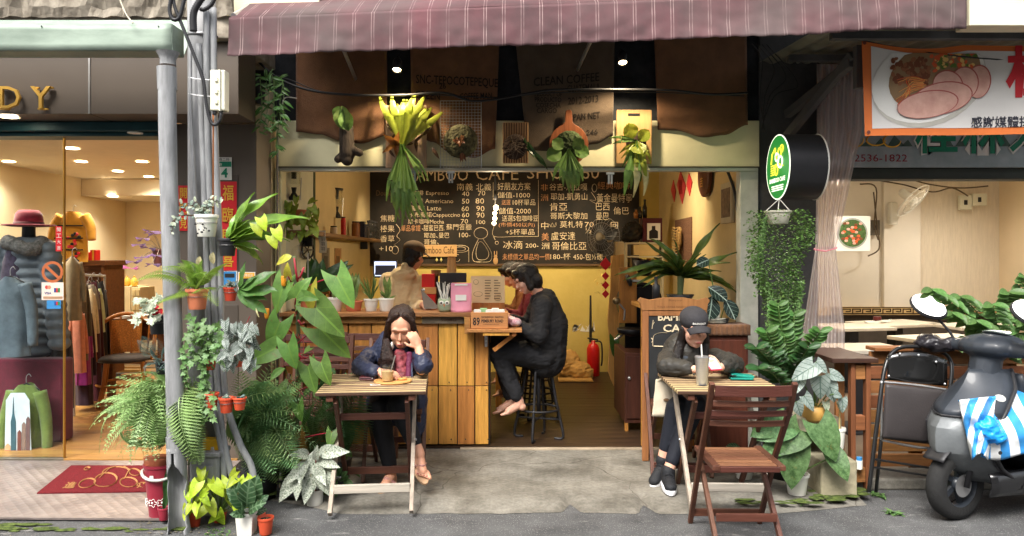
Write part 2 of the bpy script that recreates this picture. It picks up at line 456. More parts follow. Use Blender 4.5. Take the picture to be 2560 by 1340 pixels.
def vine(parent,pts,meshes,step,size,stemmat=None,name='leaf',face=V((0,-1,0.3)),r=0.002):
    """a stem through pts with alternate leaves that face out"""
    sp = smoothpts(pts,8)
    MB().tube(sp,r,5).out('stem',stemmat or STEM,parent,smooth=True)
    acc,side = 0.0,1
    for a,b in zip(sp,sp[1:]):
        acc += (b - a).length
        if acc > step:
            acc = 0; side = -side
            t = (b - a).normalized(); sd = t.cross(face).normalized()*side
            d = (sd + t*rnd(0.1,0.7) + V(face)*rnd(0.1,0.6) + V((0,0,-rnd(0.1,.5)))).normalized()
            leaf(parent,random.choice(meshes),b,d,rnd(*size),up=V(face) + V((rnd(-.5,.5),0,rnd(-.3,.5))),name=name)

SOIL = M('soil',(0.035,0.025,0.018),0.95,var=0.4,scale=60,bump=0.6,bscale=90)
STEM = M('green stem',(0.10,0.17,0.045),0.55,rv=0.2)
# ================================================================== large structure
CF,CB,CL,CR = 5.70,9.40,-1.80,1.865            # café: front plane, back wall, side walls
SF,SB = 5.30,11.5                                  # clothing shop: glass plane, back wall

# ---- ground
def road_mat():
    m = M('asphalt',(0.085,0.085,0.085),0.85,var=0.35,scale=3.0,bump=0.7,bscale=220)
    N,L = m.node_tree.nodes,m.node_tree.links; b = N['Principled BSDF']
    src = b.inputs['Base Color'].links[0].from_socket
    tc = [n for n in N if n.bl_idname == 'ShaderNodeTexCoord'][0]
    v = N.new('ShaderNodeTexVoronoi'); v.inputs['Scale'].default_value = 95; L.new(tc.outputs['Object'],v.inputs['Vector'])
    lt = N.new('ShaderNodeMath'); lt.operation = 'LESS_THAN'; lt.inputs[1].default_value = 0.22; L.new(v.outputs['Distance'],lt.inputs[0])
    n2 = N.new('ShaderNodeTexNoise'); n2.inputs['Scale'].default_value = 2.2; n2.inputs['Detail'].default_value = 8; L.new(tc.outputs['Object'],n2.inputs['Vector'])
    mu = N.new('ShaderNodeMath'); mu.operation = 'MULTIPLY'; L.new(lt.outputs[0],mu.inputs[0]); L.new(n2.outputs['Fac'],mu.inputs[1])
    mc = N.new('ShaderNodeMix'); mc.data_type = 'RGBA'; L.new(mu.outputs[0],mc.inputs[0]); L.new(src,mc.inputs[6]); mc.inputs[7].default_value = (0.40,0.39,0.37,1)
    # worn pale mortar smears and moss patches
    n3 = N.new('ShaderNodeTexNoise'); n3.inputs['Scale'].default_value = 5.5; n3.inputs['Detail'].default_value = 9; n3.inputs['Roughness'].default_value = 0.7
    mp = N.new('ShaderNodeMapping'); mp.inputs['Scale'].default_value = (0.5,1.6,1); L.new(tc.outputs['Object'],mp.inputs[0]); L.new(mp.outputs[0],n3.inputs['Vector'])
    r3 = N.new('ShaderNodeValToRGB'); r3.color_ramp.elements[0].position = 0.60; r3.color_ramp.elements[1].position = 0.70; L.new(n3.outputs['Fac'],r3.inputs[0])
    m3 = N.new('ShaderNodeMix'); m3.data_type = 'RGBA'; L.new(r3.outputs[0],m3.inputs[0]); L.new(mc.outputs[2],m3.inputs[6]); m3.inputs[7].default_value = (0.34,0.33,0.31,1)
    L.new(m3.outputs[2],b.inputs['Base Color'])
    return m
struct(MB().sheet(lambda u,v: V((lerp(-300,300,u),lerp(-300,300,v),0)),8,8).out('road',road_mat()))

conc = M('old concrete',(0.125,0.112,0.09),0.7,var=0.35,scale=2.4,col2=(0.25,0.235,0.20),bump=0.5,bscale=30,detail=9)
N,L = conc.node_tree.nodes,conc.node_tree.links; b_ = N['Principled BSDF']; src = b_.inputs['Base Color'].links[0].from_socket
tc = [n for n in N if n.bl_idname == 'ShaderNodeTexCoord'][0]
fz_ = N.new('ShaderNodeTexNoise'); fz_.inputs['Scale'].default_value = 38; fz_.inputs['Detail'].default_value = 9; fz_.inputs['Roughness'].default_value = 0.75; L.new(tc.outputs['Object'],fz_.inputs['Vector'])
fr_ = N.new('ShaderNodeMapRange'); fr_.inputs[1].default_value = 0.3; fr_.inputs[2].default_value = 0.7; fr_.inputs[3].default_value = 0.62; fr_.inputs[4].default_value = 1.25; L.new(fz_.outputs['Fac'],fr_.inputs[0])
mu_ = N.new('ShaderNodeVectorMath'); mu_.operation = 'SCALE'; L.new(src,mu_.inputs[0]); L.new(fr_.outputs[0],mu_.inputs['Scale'])
wn_ = N.new('ShaderNodeTexNoise'); wn_.inputs['Scale'].default_value = 3; L.new(tc.outputs['Object'],wn_.inputs['Vector'])
wa_ = N.new('ShaderNodeVectorMath'); wa_.operation = 'MULTIPLY_ADD'; wa_.inputs[1].default_value = (0.35,0.35,0); L.new(wn_.outputs['Color'],wa_.inputs[0]); L.new(tc.outputs['Object'],wa_.inputs[2])
vo_ = N.new('ShaderNodeTexVoronoi'); vo_.feature = 'DISTANCE_TO_EDGE'; vo_.inputs['Scale'].default_value = 0.9; L.new(wa_.outputs[0],vo_.inputs['Vector'])
lt_ = N.new('ShaderNodeMath'); lt_.operation = 'LESS_THAN'; lt_.inputs[1].default_value = 0.003; L.new(vo_.outputs['Distance'],lt_.inputs[0])
mc_ = N.new('ShaderNodeMix'); mc_.data_type = 'RGBA'; L.new(lt_.outputs[0],mc_.inputs[0]); L.new(mu_.outputs[0],mc_.inputs[6]); mc_.inputs[7].default_value = (0.09,0.08,0.066,1); L.new(mc_.outputs[2],b_.inputs['Base Color'])
def slab_fn(u,v):                                   # the trodden concrete apron in front of the café
    x = lerp(-1.55,2.16,u)
    f = 4.36 + 0.04*noise.noise(V((x*1.6,0,3))) + 0.012*noise.noise(V((x*9,1,3)))
    if x > 1.55: f += (x - 1.55)*0.22
    if x < -1.0: f += (-1.0 - x)*0.5
    for hx in (0.355,0.80): f += 0.15*math.exp(-((x - hx)/0.035) ** 2)   # two broken-out holes at the edge
    vv = v ** 1.6
    y = lerp(f,5.715,vv)
    z = min(0.034,0.002 + (y - f)*0.16) + 0.004*noise.noise(V((x*1.3,y*1.3,0)))
    return V((x,y,z))
struct(MB().sheet(slab_fn,150,26).out('pavement',conc,smooth=True))
# moss grown on the edges of the apron and by the kerb
moss = M('moss',(0.045,0.075,0.015),0.95,var=0.5,scale=30,bump=0.8,bscale=120,col2=(0.11,0.15,0.03))
def mosspatch(cx,cy,rx,ry,z,n=26):
    m = MB(); pts = []
    for i in range(n):
        a = 2*math.pi*i/n; k = 1 + 0.45*noise.noise(V((math.cos(a)*1.5 + cx*7,math.sin(a)*1.5,cy)))
        pts.append(V((cx + math.cos(a)*rx*k,cy + math.sin(a)*ry*k,z)))
    m.add([V((cx,cy,z + 0.006))] + pts,[(0,1 + i,1 + (i + 1) % n) for i in range(n)])
    return m
mo = MB()
for a in ((-2.75,4.13,0.42,0.06,0.004),(-2.1,4.10,0.28,0.035,0.004),(1.72,4.47,0.34,0.05,0.036),(2.0,4.62,0.2,0.09,0.036),(-1.35,4.62,0.22,0.05,0.036)):
    for j in range(16):
        k = rnd(.12,.4); q = mosspatch(a[0] + rnd(-1,1)*a[2],a[1] + rnd(-.9,.9)*a[3],a[2]*k*.6,a[3]*k*1.3,a[4] + j*.0004,14); mo.add(q.v,q.f)
o = stuff(mo.out('moss',moss)); tag(o,'green moss creeping along the wet edges of pavement and road','moss')

# ---- checker plate ramp before the clothing shop
plate = M('checker plate',(0.33,0.27,0.25),0.38,metal=0.55,var=0.3,scale=4,col2=(0.42,0.35,0.32))
N,L = plate.node_tree.nodes,plate.node_tree.links
tc = [n for n in N if n.bl_idname == 'ShaderNodeTexCoord'][0]
mp = N.new('ShaderNodeMapping'); mp.inputs['Rotation'].default_value = (0,0,R(45)); mp.inputs['Scale'].default_value = (20,20,20); L.new(tc.outputs['Object'],mp.inputs[0])
ck = N.new('ShaderNodeTexVoronoi'); ck.inputs['Scale'].default_value = 1.0; ck.inputs['Randomness'].default_value = 0.05; L.new(mp.outputs[0],ck.inputs['Vector'])
bp = N.new('ShaderNodeBump'); bp.inputs['Strength'].default_value = 0.9; bp.inputs['Distance'].default_value = 0.006; L.new(ck.outputs['Distance'],bp.inputs['Height']); L.new(bp.outputs[0],N['Principled BSDF'].inputs['Normal'])
def ramp_fn(u,v):
    x = lerp(-4.2,-1.92,u); y = lerp(4.22 + 0.05*(1 - u),SF - 0.06,v)
    return V((x,y,0.016 + 0.05*v))
struct(MB().sheet(ramp_fn,10,6).out('ramp',plate,solid=0.012))

# ---- clothing shop building
brown = M('brown panel',S(92,82,72),0.42,var=0.08,scale=1.5,spec=0.5)
brown2 = M('brown panel dark',S(78,70,62),0.45,var=0.06,scale=2)
teal = M('teal steel',S(22,60,66),0.45,var=0.2,metal=0.2)
cream = M('warm plaster',S(236,220,186),0.85,var=0.05,scale=1.2,bump=0.1,bscale=30)
ceilw = M('ceiling paint',S(226,214,190),0.9,var=0.04)
concd = M('grimy concrete',S(150,138,120),0.95,var=0.5,scale=7,bump=1.0,bscale=14,detail=9,col2=S(176,166,150))
shop = T('clothing_shop','clothing shop with brown fascia and gold letters beside the utility pole','building',(-3.4,SF,0))
part('fascia',brown,shop,(-4.6,4.95,2.47),(-2.83,5.28,2.95),bev=0.003)
part('fascia',brown,shop,(-2.822,4.95,2.47),(-1.83,5.28,2.95),bev=0.003)
part('trim',M('steel trim',(0.55,0.53,0.5),0.35,metal=0.8),shop,(-2.832,4.944,2.472),(-2.820,4.952,2.95),bev=0)
part('soffit',teal,shop,(-4.6,5.20,2.40),(-2.42,5.42,2.466),bev=0.006)
part('soffit',teal,shop,(-4.6,5.26,2.372),(-2.42,5.44,2.397),bev=0.004)
part('wall',brown,shop,(-2.42,SF,0.0),(-1.83,5.62,2.466),bev=0.003)
for zz in (0.75,1.68):
    MB().ext((-2.30,SF - 0.006,zz - 0.42),(-1.96,SF - 0.001,zz + 0.42)).out('panel',brown2,shop,bev=0.002)
part('wall',concd,shop,(-4.8,4.88,2.956),(-1.83,5.9,6.0),bev=0.01)
m = MB().sheet(lambda u,v: V((lerp(-4.8,-1.83,u),4.86 - 0.10*v - 0.03*noise.noise(V((u*40,v*3,1))),3.09 + 0.35*v + 0.02*noise.noise(V((u*30,v*6,2))))),90,6)
m.out('ledge',concd,shop,solid=0.02)
part('wall',cream,shop,(-6.0,SB,0),(-1.9,SB + 0.1,2.8),bev=0)
part('wall',cream,shop,(-1.95,5.63,0),(-1.845,SB,2.8),bev=0)
part('wall',cream,shop,(-6.1,SF,0),(-6.0,SB,2.8),bev=0)
part('ceiling',ceilw,shop,(-6.0,5.45,2.60),(-1.96,SB,2.72),bev=0)
part('bulkhead',ceilw,shop,(-6.0,10.3,2.36),(-1.96,SB - 0.005,2.596),bev=0.01)
# plank floor, each board its own piece
pl = [wood('shop plank',S(176,128,72),0.66,0,0.35,rv=0.18,coat=0.2)]
fl = T('shop_floor','honey coloured plank floor inside the clothing shop','floor',(-3.4,SF,0)); fl['kind'] = 'structure'
me = None
y = SF - 0.02
while y < SB:
    w = 0.125
    x = -6.0 + rnd(0,0.8)
    xs = [-6.0]
    while x < -1.96: xs.append(x); x += rnd(1.1,1.5)
    xs.append(-1.96)
    for a,b in zip(xs,xs[1:]):
        if b > -4.3 and b - a > 0.05: MB().ext((a + 0.001,y + 0.0012,0.04),(b - 0.001,y + w - 0.0012,0.072)).out('plank',pl[0],fl)
    y += w

# ---- café building
yel = M('mustard wall',S(200,176,92),0.8,var=0.10,scale=2.2,bump=0.25,bscale=18,col2=S(208,186,108))
tan = M('tan wall',S(206,186,140),0.85,var=0.10,scale=1.6,bump=0.15,bscale=22)
paleg = M('pale green paint',S(196,198,178),0.6,var=0.10,scale=3,bump=0.15,bscale=40)
hdr = M('cream painted board',S(228,222,182),0.55,var=0.12,scale=3.2,bump=0.12,bscale=30,col2=S(232,226,188))
dark = M('shade dark wall',(0.012,0.014,0.02),0.85,var=0.5,scale=7,bump=0.5,bscale=25,col2=(0.028,0.03,0.035))  # awning shade put into the wall colour
cafe = T('cafe_building','open fronted coffee shop with cream header beam and mustard back wall','building',(0,CF,0))
part('wall',yel,cafe,(CL - 0.1,CB,0),(CR + 0.1,CB + 0.1,2.9),bev=0)
part('wall',tan,cafe,(CL - 0.04,CF + 0.12,0),(CL,CB - 0.002,2.9),bev=0)
part('wall',tan,cafe,(CR,CF + 0.10,0),(CR + 0.05,CB - 0.002,2.9),bev=0)
part('ceiling',tan,cafe,(CL + 0.002,CF + 0.12,2.80),(CR - 0.002,CB - 0.002,2.88),bev=0)
part('wall',paleg,cafe,(CL + 0.001,CF + 0.13,0.03),(CL + 0.012,6.66,2.799),bev=0)
part('post',M('green post',S(70,84,62),0.6),cafe,(CL + 0.001,6.662,0.03),(CL + 0.022,6.70,2.799),bev=0.003)
part('header_beam',hdr,cafe,(-1.815,CF - 0.02,2.205),(1.90,CF + 0.08,2.56),bev=0.006)
for x in (-0.7,0.51): part('seam',M('joint',S(150,146,112),0.7),cafe,(x,CF - 0.0225,2.21),(x + 0.004,CF - 0.0195,2.555),bev=0)
part('rail',M('off white trim',S(200,200,186),0.5),cafe,(-1.80,CF - 0.032,2.172),(1.885,CF + 0.05,2.196),bev=0.003)
part('rail',M('rusty channel',S(96,92,78),0.6),cafe,(-1.80,CF - 0.045,2.197),(1.885,CF - 0.022,2.2045),bev=0)
part('pillar',M('worn pillar paint',S(186,190,176),0.7,var=0.2,scale=5,bump=0.4,bscale=16,col2=S(206,206,194)),cafe,(1.755,CF - 0.01,0),(1.895,CF + 0.10,2.2),bev=0.006)
part('pillar',hdr,cafe,(-1.822,CF - 0.01,0),(-1.775,CF + 0.115,2.2),bev=0.004)
part('rod',M('chrome',(0.6,0.6,0.58),0.25,metal=1),cafe,(-1.80,CF - 0.055,0.05),(-1.782,CF - 0.037,2.45),bev=0.004)
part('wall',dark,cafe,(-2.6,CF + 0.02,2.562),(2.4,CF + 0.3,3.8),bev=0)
part('wall',concd,cafe,(-1.82,CF + 0.3,3.8),(6.0,CF + 0.6,6.0),bev=0)
cfl = M('dark plank floor',(0.02,0.012,0.008),0.42,var=0.3,st=(0.6,6,1),scale=3,col2=(0.055,0.03,0.016),bump=0.2,bscale=10)
cf = T('cafe_floor','dark brown board floor inside the coffee shop','floor',(0,CF,0)); cf['kind'] = 'structure'
y = CF + 0.0
cme = MB().box((0,0,0),(3.66,0.136,0.04)).mesh('floorboard',cfl)
while y < CB:
    inst('floorboard',cme,cf,(0.03,y + 0.07,0.03 + rnd(-0.0006,0.0006))); y += 0.139
part('sill',M('worn sill',S(150,136,116),0.8,var=0.3,bump=0.4,bscale=20),cf,(-0.4,CF - 0.045,0.012),(1.3,CF - 0.002,0.050),bev=0.005)

# ---- restaurant building
rw = M('restaurant plaster',S(224,216,202),0.85,var=0.05,scale=1.4,bump=0.12,bscale=26)
rw2 = M('restaurant side plaster',S(222,202,170),0.85,var=0.05,scale=1.4)
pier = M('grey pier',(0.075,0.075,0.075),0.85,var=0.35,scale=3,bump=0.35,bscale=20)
lowr = M('dark dado',(0.09,0.075,0.062),0.6,var=0.2)
rest = T('noodle_restaurant','noodle restaurant with beige plaster walls behind the hanging banner','building',(4.2,5.7,0))
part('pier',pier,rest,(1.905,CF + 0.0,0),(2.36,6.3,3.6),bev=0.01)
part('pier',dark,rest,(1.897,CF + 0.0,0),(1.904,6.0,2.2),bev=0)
part('wall',rw,rest,(2.36,9.62,0.85),(5.28,9.74,2.75),bev=0)
part('wall',lowr,rest,(2.36,9.62,0),(6.4,9.74,0.75),bev=0)
part('pilaster',rw,rest,(4.80,9.55,0.86),(5.275,9.618,2.7),bev=0.006)
# combed-plaster panel: raised ribs
m = MB().ext((5.28,9.66,0.85),(6.36,9.76,2.75))
m.out('wall',M('ribbed plaster',S(222,210,190),0.85,var=0.06,bump=0.9,bscale=10,st=(7,7,0.8)),rest)
part('wall',rw2,rest,(6.36,5.9,0),(6.46,9.8,2.75),bev=0)
part('ceiling',M('restaurant ceiling',S(206,196,176),0.9),rest,(2.36,5.9,2.62),(6.4,9.8,2.7),bev=0)
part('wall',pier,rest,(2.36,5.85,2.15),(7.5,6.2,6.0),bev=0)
part('beam',M('grey green steel',S(62,66,60),0.6,metal=0.3),rest,(2.36,5.50,2.09),(7.0,5.66,2.175),bev=0.006)
part('floor',M('restaurant tiles',S(120,104,88),0.4,var=0.15),rest,(2.3,5.0,0.0),(7.2,9.8,0.05),bev=0)
# key-pattern border
bandc = M('border tan',S(206,176,120),0.6); key = M('border dark',S(52,36,26),0.6)
part('border',bandc,rest,(2.36,9.532,0.752),(6.36,9.618,0.862),bev=0)
kk = MB()
def kbar(x0,z0,x1,z1): kk.ext((x0,9.528,z0),(x1,9.5315,z1))
kbar(4.1,0.752,6.36,0.762); kbar(4.1,0.852,6.36,0.862)
x = 4.12
while x < 6.3:
    p,t = 0.130,0.013; z0,z1 = 0.772,0.842
    kbar(x,z0,x + t,z1); kbar(x + t,z1 - t,x + p*0.76,z1); kbar(x + p*0.76,z0 + 0.026,x + p*0.76 + t,z1); kbar(x + p*0.36,z0 + 0.026,x + p*0.76,z0 + 0.026 + t)
    kbar(x + t,z0,x + p,z0 + t)
    x += p
kk.out('border_pattern',key,rest)

# ---- unseen houses added across the street to block low sky light
for k,(x0,x1,h,c) in enumerate(((-14,-5,7.4,S(150,140,128)),(-4.98,4.5,6.4,S(168,160,150)),(4.52,14,7.8,S(140,136,130)))):
    t = T('unseen_house',('tall townhouse across the street with grey brown walls, added to block low sky','plain townhouse across the street facing the coffee shop, added to block low sky','tallest added townhouse across the street')[k],'building',((x0 + x1)/2,-6,0),'unseen added houses across the street')
    MB().ext((x0,-9,0),(x1,-5.6,h)).out('wall',M('facade %d' % k,c,.85,var=.15,scale=2),t)
    for f in range(2):
        for j in range(4): xx = x0 + (j + .5)*(x1 - x0)/4; MB().ext((xx - .7,-5.61,1.0 + f*2.8),(xx + .7,-5.57,2.4 + f*2.8)).out('window',M('window dark',(.03,.035,.04),.1),t)

# ---- awning over the café
def awn_mat():
    m = M('faded awning canvas',S(84,66,67),0.9,var=0.18,scale=2.6,col2=S(104,68,72),bump=0.35,bscale=9,detail=8)
    N,L = m.node_tree.nodes,m.node_tree.links; b = N['Principled BSDF']; src = b.inputs['Base Color'].links[0].from_socket
    tc = [n for n in N if n.bl_idname == 'ShaderNodeTexCoord'][0]
    sp = N.new('ShaderNodeSeparateXYZ'); L.new(tc.outputs['Object'],sp.inputs[0])
    def line(off):
        a = N.new('ShaderNodeMath'); a.operation = 'MULTIPLY_ADD'; a.inputs[1].default_value = 1/0.1085; a.inputs[2].default_value = off + 50; L.new(sp.outputs[0],a.inputs[0])
        f = N.new('ShaderNodeMath'); f.operation = 'FRACT'; L.new(a.outputs[0],f.inputs[0])
        l = N.new('ShaderNodeMath'); l.operation = 'LESS_THAN'; l.inputs[1].default_value = 0.042; L.new(f.outputs[0],l.inputs[0]); return l
    l1,l2 = line(0.0),line(0.14)
    mx = N.new('ShaderNodeMath'); mx.operation = 'MAXIMUM'; L.new(l1.outputs[0],mx.inputs[0]); L.new(l2.outputs[0],mx.inputs[1])
    nz = N.new('ShaderNodeTexNoise'); nz.inputs['Scale'].default_value = 11; L.new(tc.outputs['Object'],nz.inputs['Vector'])
    rr = N.new('ShaderNodeMapRange'); rr.inputs[1].default_value = 0.35; rr.inputs[2].default_value = 0.62; rr.inputs[3].default_value = 0.08; rr.inputs[4].default_value = 0.5; L.new(nz.outputs['Fac'],rr.inputs[0])
    mu = N.new('ShaderNodeMath'); mu.operation = 'MULTIPLY'; L.new(mx.outputs[0],mu.inputs[0]); L.new(rr.outputs[0],mu.inputs[1])
    mc = N.new('ShaderNodeMix'); mc.data_type = 'RGBA'; L.new(mu.outputs[0],mc.inputs[0]); L.new(src,mc.inputs[6]); mc.inputs[7].default_value = (*S(180,156,152),1)
    # grey-green weathering
    n3 = N.new('ShaderNodeTexNoise'); n3.inputs['Scale'].default_value = 1.6; n3.inputs['Detail'].default_value = 7; L.new(tc.outputs['Object'],n3.inputs['Vector'])
    r3 = N.new('ShaderNodeMapRange'); r3.inputs[1].default_value = 0.42; r3.inputs[2].default_value = 0.68; r3.inputs[3].default_value = 0.0; r3.inputs[4].default_value = 0.6; L.new(n3.outputs['Fac'],r3.inputs[0])
    m3 = N.new('ShaderNodeMix'); m3.data_type = 'RGBA'; L.new(r3.outputs[0],m3.inputs[0]); L.new(mc.outputs[2],m3.inputs[6]); m3.inputs[7].default_value = (*S(92,85,82),1)
    L.new(m3.outputs[2],b.inputs['Base Color'])
    return m
AWM = awn_mat()
awn = T('awning','faded burgundy striped canvas awning stretched over the coffee shop front','awning',(0.5,4.3,2.7))
AX0,AX1 = -1.643,2.638
vt = lambda u: lerp(2.903,3.083,u); vb = lambda u: lerp(2.675,2.845,u)
def valance(u,v):
    x = lerp(AX0,AX1,u)
    ph = x/0.1085*2*math.pi
    w = (0.003*math.sin(ph) + 0.024*noise.noise(V((x*2.2,v*1.2,5))) + 0.008*noise.noise(V((x*11,v*4,9))))*(0.25 + v)
    z = lerp(vt(u),vb(u) - 0.004*abs(math.sin(ph/2 + 0.6)) + 0.018*noise.noise(V((x*1.6,0,2))),v)
    return V((x,4.30 - 0.02*v + w,z))
MB().sheet(valance,260,14).out('valance',AWM,awn,smooth=True,solid=0.003)
def canopy(u,v):
    x = lerp(AX0,AX1,u); y = lerp(4.305,CF + 0.3,v)
    return V((x,y,vt(u) + 0.02*math.sin(min(1,v*8)*math.pi/2) + (y - 4.305)*0.585 - 0.02*math.sin(v*math.pi) + 0.012*noise.noise(V((x*3,y*3,1)))))
MB().sheet(canopy,120,12).out('canopy',AWM,awn,smooth=True,solid=0.003)
MB().tube([V((lerp(AX0,AX1,i/20),4.325,vt(i/20) - 0.012)) for i in range(21)],0.019,10).out('front_bar',M('awning bar',(0.5,0.5,0.5),0.4,metal=0.7),awn,smooth=True)
for x in (-1.2,0.5,2.2):
    u = (x - AX0)/(AX1 - AX0)
    MB().tube([(x,4.33,vt(u) - 0.04),(x + 0.05,5.0,vt(u) + 0.02),(x,5.70,vt(u) - 0.05)],0.014,8).out('arm',MATS['awning bar'],awn,smooth=True)
MB().tube([(AX0 + 0.01,4.34,2.93),(AX0 + 0.01,5.69,3.68)],0.016,8).out('side_bar',MATS['awning bar'],awn)
# ================================================================== clothing shop: gutter, pole, pipes
pvc = M('grey pvc',S(120,121,122),0.5,var=0.15,scale=5,bump=0.15,bscale=30,col2=S(154,155,156),st=(5,5,.8),detail=9)
pvcd = M('grey pole paint',S(122,123,124),0.6,var=0.15,scale=4,bump=0.2,bscale=30,col2=S(150,150,150),st=(5,5,1),detail=9)
blackp = M('black plastic',(0.02,0.02,0.022),0.45,var=0.2,bump=0.05)
steel = M('galvanised steel',(0.45,0.45,0.45),0.4,metal=0.8,var=0.1)
gut = M('green grey zinc',S(132,148,134),0.55,var=0.2,scale=3,metal=0.15,col2=S(150,164,150),st=(1,1,3),detail=8,bump=0.12,bscale=3)
g = T('rain_gutter','pale green metal box gutter above the clothing shop fascia','gutter',(-3.2,4.25,2.69))
def gface(u,v):
    x = lerp(-4.4,-1.955,u)
    return V((x,4.25 + 0.012*noise.noise(V((x*1.5,v,4))),lerp(2.70,2.856 + 0.006*noise.noise(V((x*3,0,0))),v)))
MB().sheet(gface,40,4).out('front_face',gut,g,smooth=True,solid=0.004)
part('base',gut,g,(-4.4,4.254,2.698),(-1.955,4.40,2.704),bev=0)
part('end_cap',gut,g,(-1.957,4.254,2.70),(-1.951,4.40,2.853),bev=0)
MB().sheet(lambda u,v: V((lerp(-4.4,-1.955,u),4.40 + 0.2*v,lerp(2.70,2.985,v))),20,3).out('back_face',gut,g,solid=0.004)
for x in (-2.03,-2.7,-3.5,-4.1): MB().ell((x,4.243,2.84),0.005).out('screw',steel,g)

dp = T('downspout','grey plastic downspout with broken open bottom below the gutter','pipe',G(447,1330))
pp = smoothpts([P(417,172,4.12),P(421,420,4.10),P(432,780,4.08),P(441,1120,4.06)],8)
MB().tube(pp,0.047,20).out('pipe',pvc,dp,smooth=True)
MB().tube([P(416.5,168,4.12),P(418,225,4.12)],0.051,20).out('sleeve',pvc,dp,auto=40)
MB().tube([P(440,1090,4.06),P(442,1128,4.06)],0.052,20).out('sleeve',pvc,dp,auto=40)
# broken lower length: a shell torn open toward the street
pa,pb = P(441,1118,4.06),P(448,1338,4.07)
def shell(u,v):
    gap = 8 + 85*min(1,max(0,(v - 0.18)/0.12))*(0.75 + 0.5*noise.noise(V((v*9,0,2))))*(1 if v < 0.92 else 0.5); a = R(lerp(270 + gap,630 - gap,u))
    return pa.lerp(pb,v) + V((math.cos(a),math.sin(a),0))*(0.05 + (0.012*(v - 0.8)/0.2 if v > 0.8 else 0))
m = MB().sheet(shell,28,26)
m.out('broken_end',pvc,dp,smooth=True,solid=0.004)
MB().lathe(P(420,163,4.28),[(0.045,0),(0.043,0.03),(0.05,0.05),(0.065,0.075)],20).out('outlet',pvc,dp,auto=40)

pole = T('utility_pole','thick grey utility pole wrapped by conduits beside the shop door','pole',G(507,1275))
MB().tube([P(503,-120,4.36),P(506,300,4.36),P(508,1262,4.36)],[0.078,0.080,0.084],24).out('shaft',pvcd,pole,smooth=True)
for y in (92,815,978): MB().tube([P(507,y - 3,4.36),P(507,y + 3,4.36)],0.0855,24).out('band',steel,pole,smooth=True)
o = MB().ext(P(473,1292,4.20),P(545,1142,4.20) + V((0,0.14,0))).out('base_box',pvcd,pole,bev=0.012)
part('lid',pvcd,pole,P(468,1144,4.185),P(549,1132,4.185) + V((0,0.17,0)),bev=0.006)
MB().ext(P(482,1285,4.193),P(532,1165,4.193) + V((0,0.008,0))).out('panel',pvcd,pole,bev=0.006)
MB().lathe(P(531,1131,4.22),[(0.014,0),(0.014,0.012),(0.009,0.012),(0.009,0.03)],6).out('bolt',steel,pole)
part('warning_band',M('yellow paint',S(206,158,30),0.5,var=0.15,scale=12),pole,P(506,1130,4.24),P(548,1098,4.24) + V((0,0.06,0)),bev=0.006)
def conduit(label,pts,r,D=4.24,mat=pvc):
    o = MB().tube(smoothpts([P(x,y,D + (d[0] if d else 0)) for x,y,*d in pts],8),r,12).out('conduit',mat,smooth=True)
    return tag(o,label,'pipe','conduits strapped to the utility pole')
conduit('slim grey conduit hugging the street side of the utility pole',[(476,120),(478,300),(489,520),(493,700),(494,760)],0.009)
conduit('grey conduit that leaves the pole base beside the base box',[(497,110),(507,380),(516,640),(522,840),(530,1000),(553,1120),(563,1215)],0.0165)
conduit('middle grey conduit of the bundle on the utility pole',[(516,30),(519,380),(533,640),(538,840),(546,1000),(563,1120),(588,1222)],0.0185,4.25)
conduit('grey conduit swung widest at its foot behind the ferns',[(533,20),(536,300),(549,640),(553,840),(565,1000),(598,1105),(628,1165),(637,1224)],0.0195,4.27)
conduit('short grey conduit ending behind the meter box',[(528,10),(531,100),(530,190)],0.014,4.30)
o = MB().tube(smoothpts([P(533,282,4.2),P(533,440,4.2),P(532,560,4.21)],6),0.005,8).out('copper_pipe',M('copper',S(176,112,70),0.35,metal=0.9),smooth=True)
tag(o,'thin copper pipe running down from the meter box','pipe')
def corrug(label,pts,r,D,n=10,group='ribbed hoses at the pole top'):
    sp = smoothpts([P(x,y,D) for x,y in pts],n)
    L = sum((b - a).length for a,b in zip(sp,sp[1:])); k = int(L/0.006)
    out = []; acc = 0; j = 0
    for a,b in zip(sp,sp[1:]):
        s = (b - a).length
        while j*0.006 <= acc + s and s > 0: out.append(a.lerp(b,(j*0.006 - acc)/s)); j += 1
        acc += s
    o = MB().tube(out,[r*(1 if i % 2 else 0.8) for i in range(len(out))],10).out('ribbed_hose',blackp,smooth=True)
    return tag(o,label,'hose',group)
corrug('black ribbed hose looping down to the meter box',[(432,-10),(438,20),(462,80),(488,145),(508,200),(516,260),(526,302),(538,312),(550,300),(553,282)],0.0105,4.17)
corrug('black ribbed hose curling back up over the gutter end',[(428,-5),(424,25),(432,48),(448,44),(458,10),(463,-8)],0.012,4.16)
corrug('thick ribbed grey hose over the conduit ends',[(508,-10),(488,22),(483,45),(484,80)],0.0215,4.19)
corrug('black ribbed hose leaving the pole toward the awning',[(540,-12),(528,12),(510,24),(500,22)],0.013,4.2)
o = MB().tube(smoothpts([P(298,-8,4.2),P(306,15,4.2),P(318,40,4.2),P(333,58,4.2)],6),0.0042,8).out('wire',M('ivory wire',S(220,208,186),0.5),smooth=True)
tag(o,'ivory wire hanging in front of the green gutter','wire')
mb = T('meter_box','cream plastic junction box tied to the utility pole','box',P(543,278,4.2))
cb = M('cream plastic',S(214,212,192),0.45,var=0.05)
MB().ext(P(524,276,4.17),P(562,174,4.17) + V((0,0.07,0))).out('case',cb,mb,bev=0.008)
MB().ext(P(546,277,4.158),P(550,173,4.158) + V((0,0.03,0))).out('ridge',cb,mb,bev=0.002)
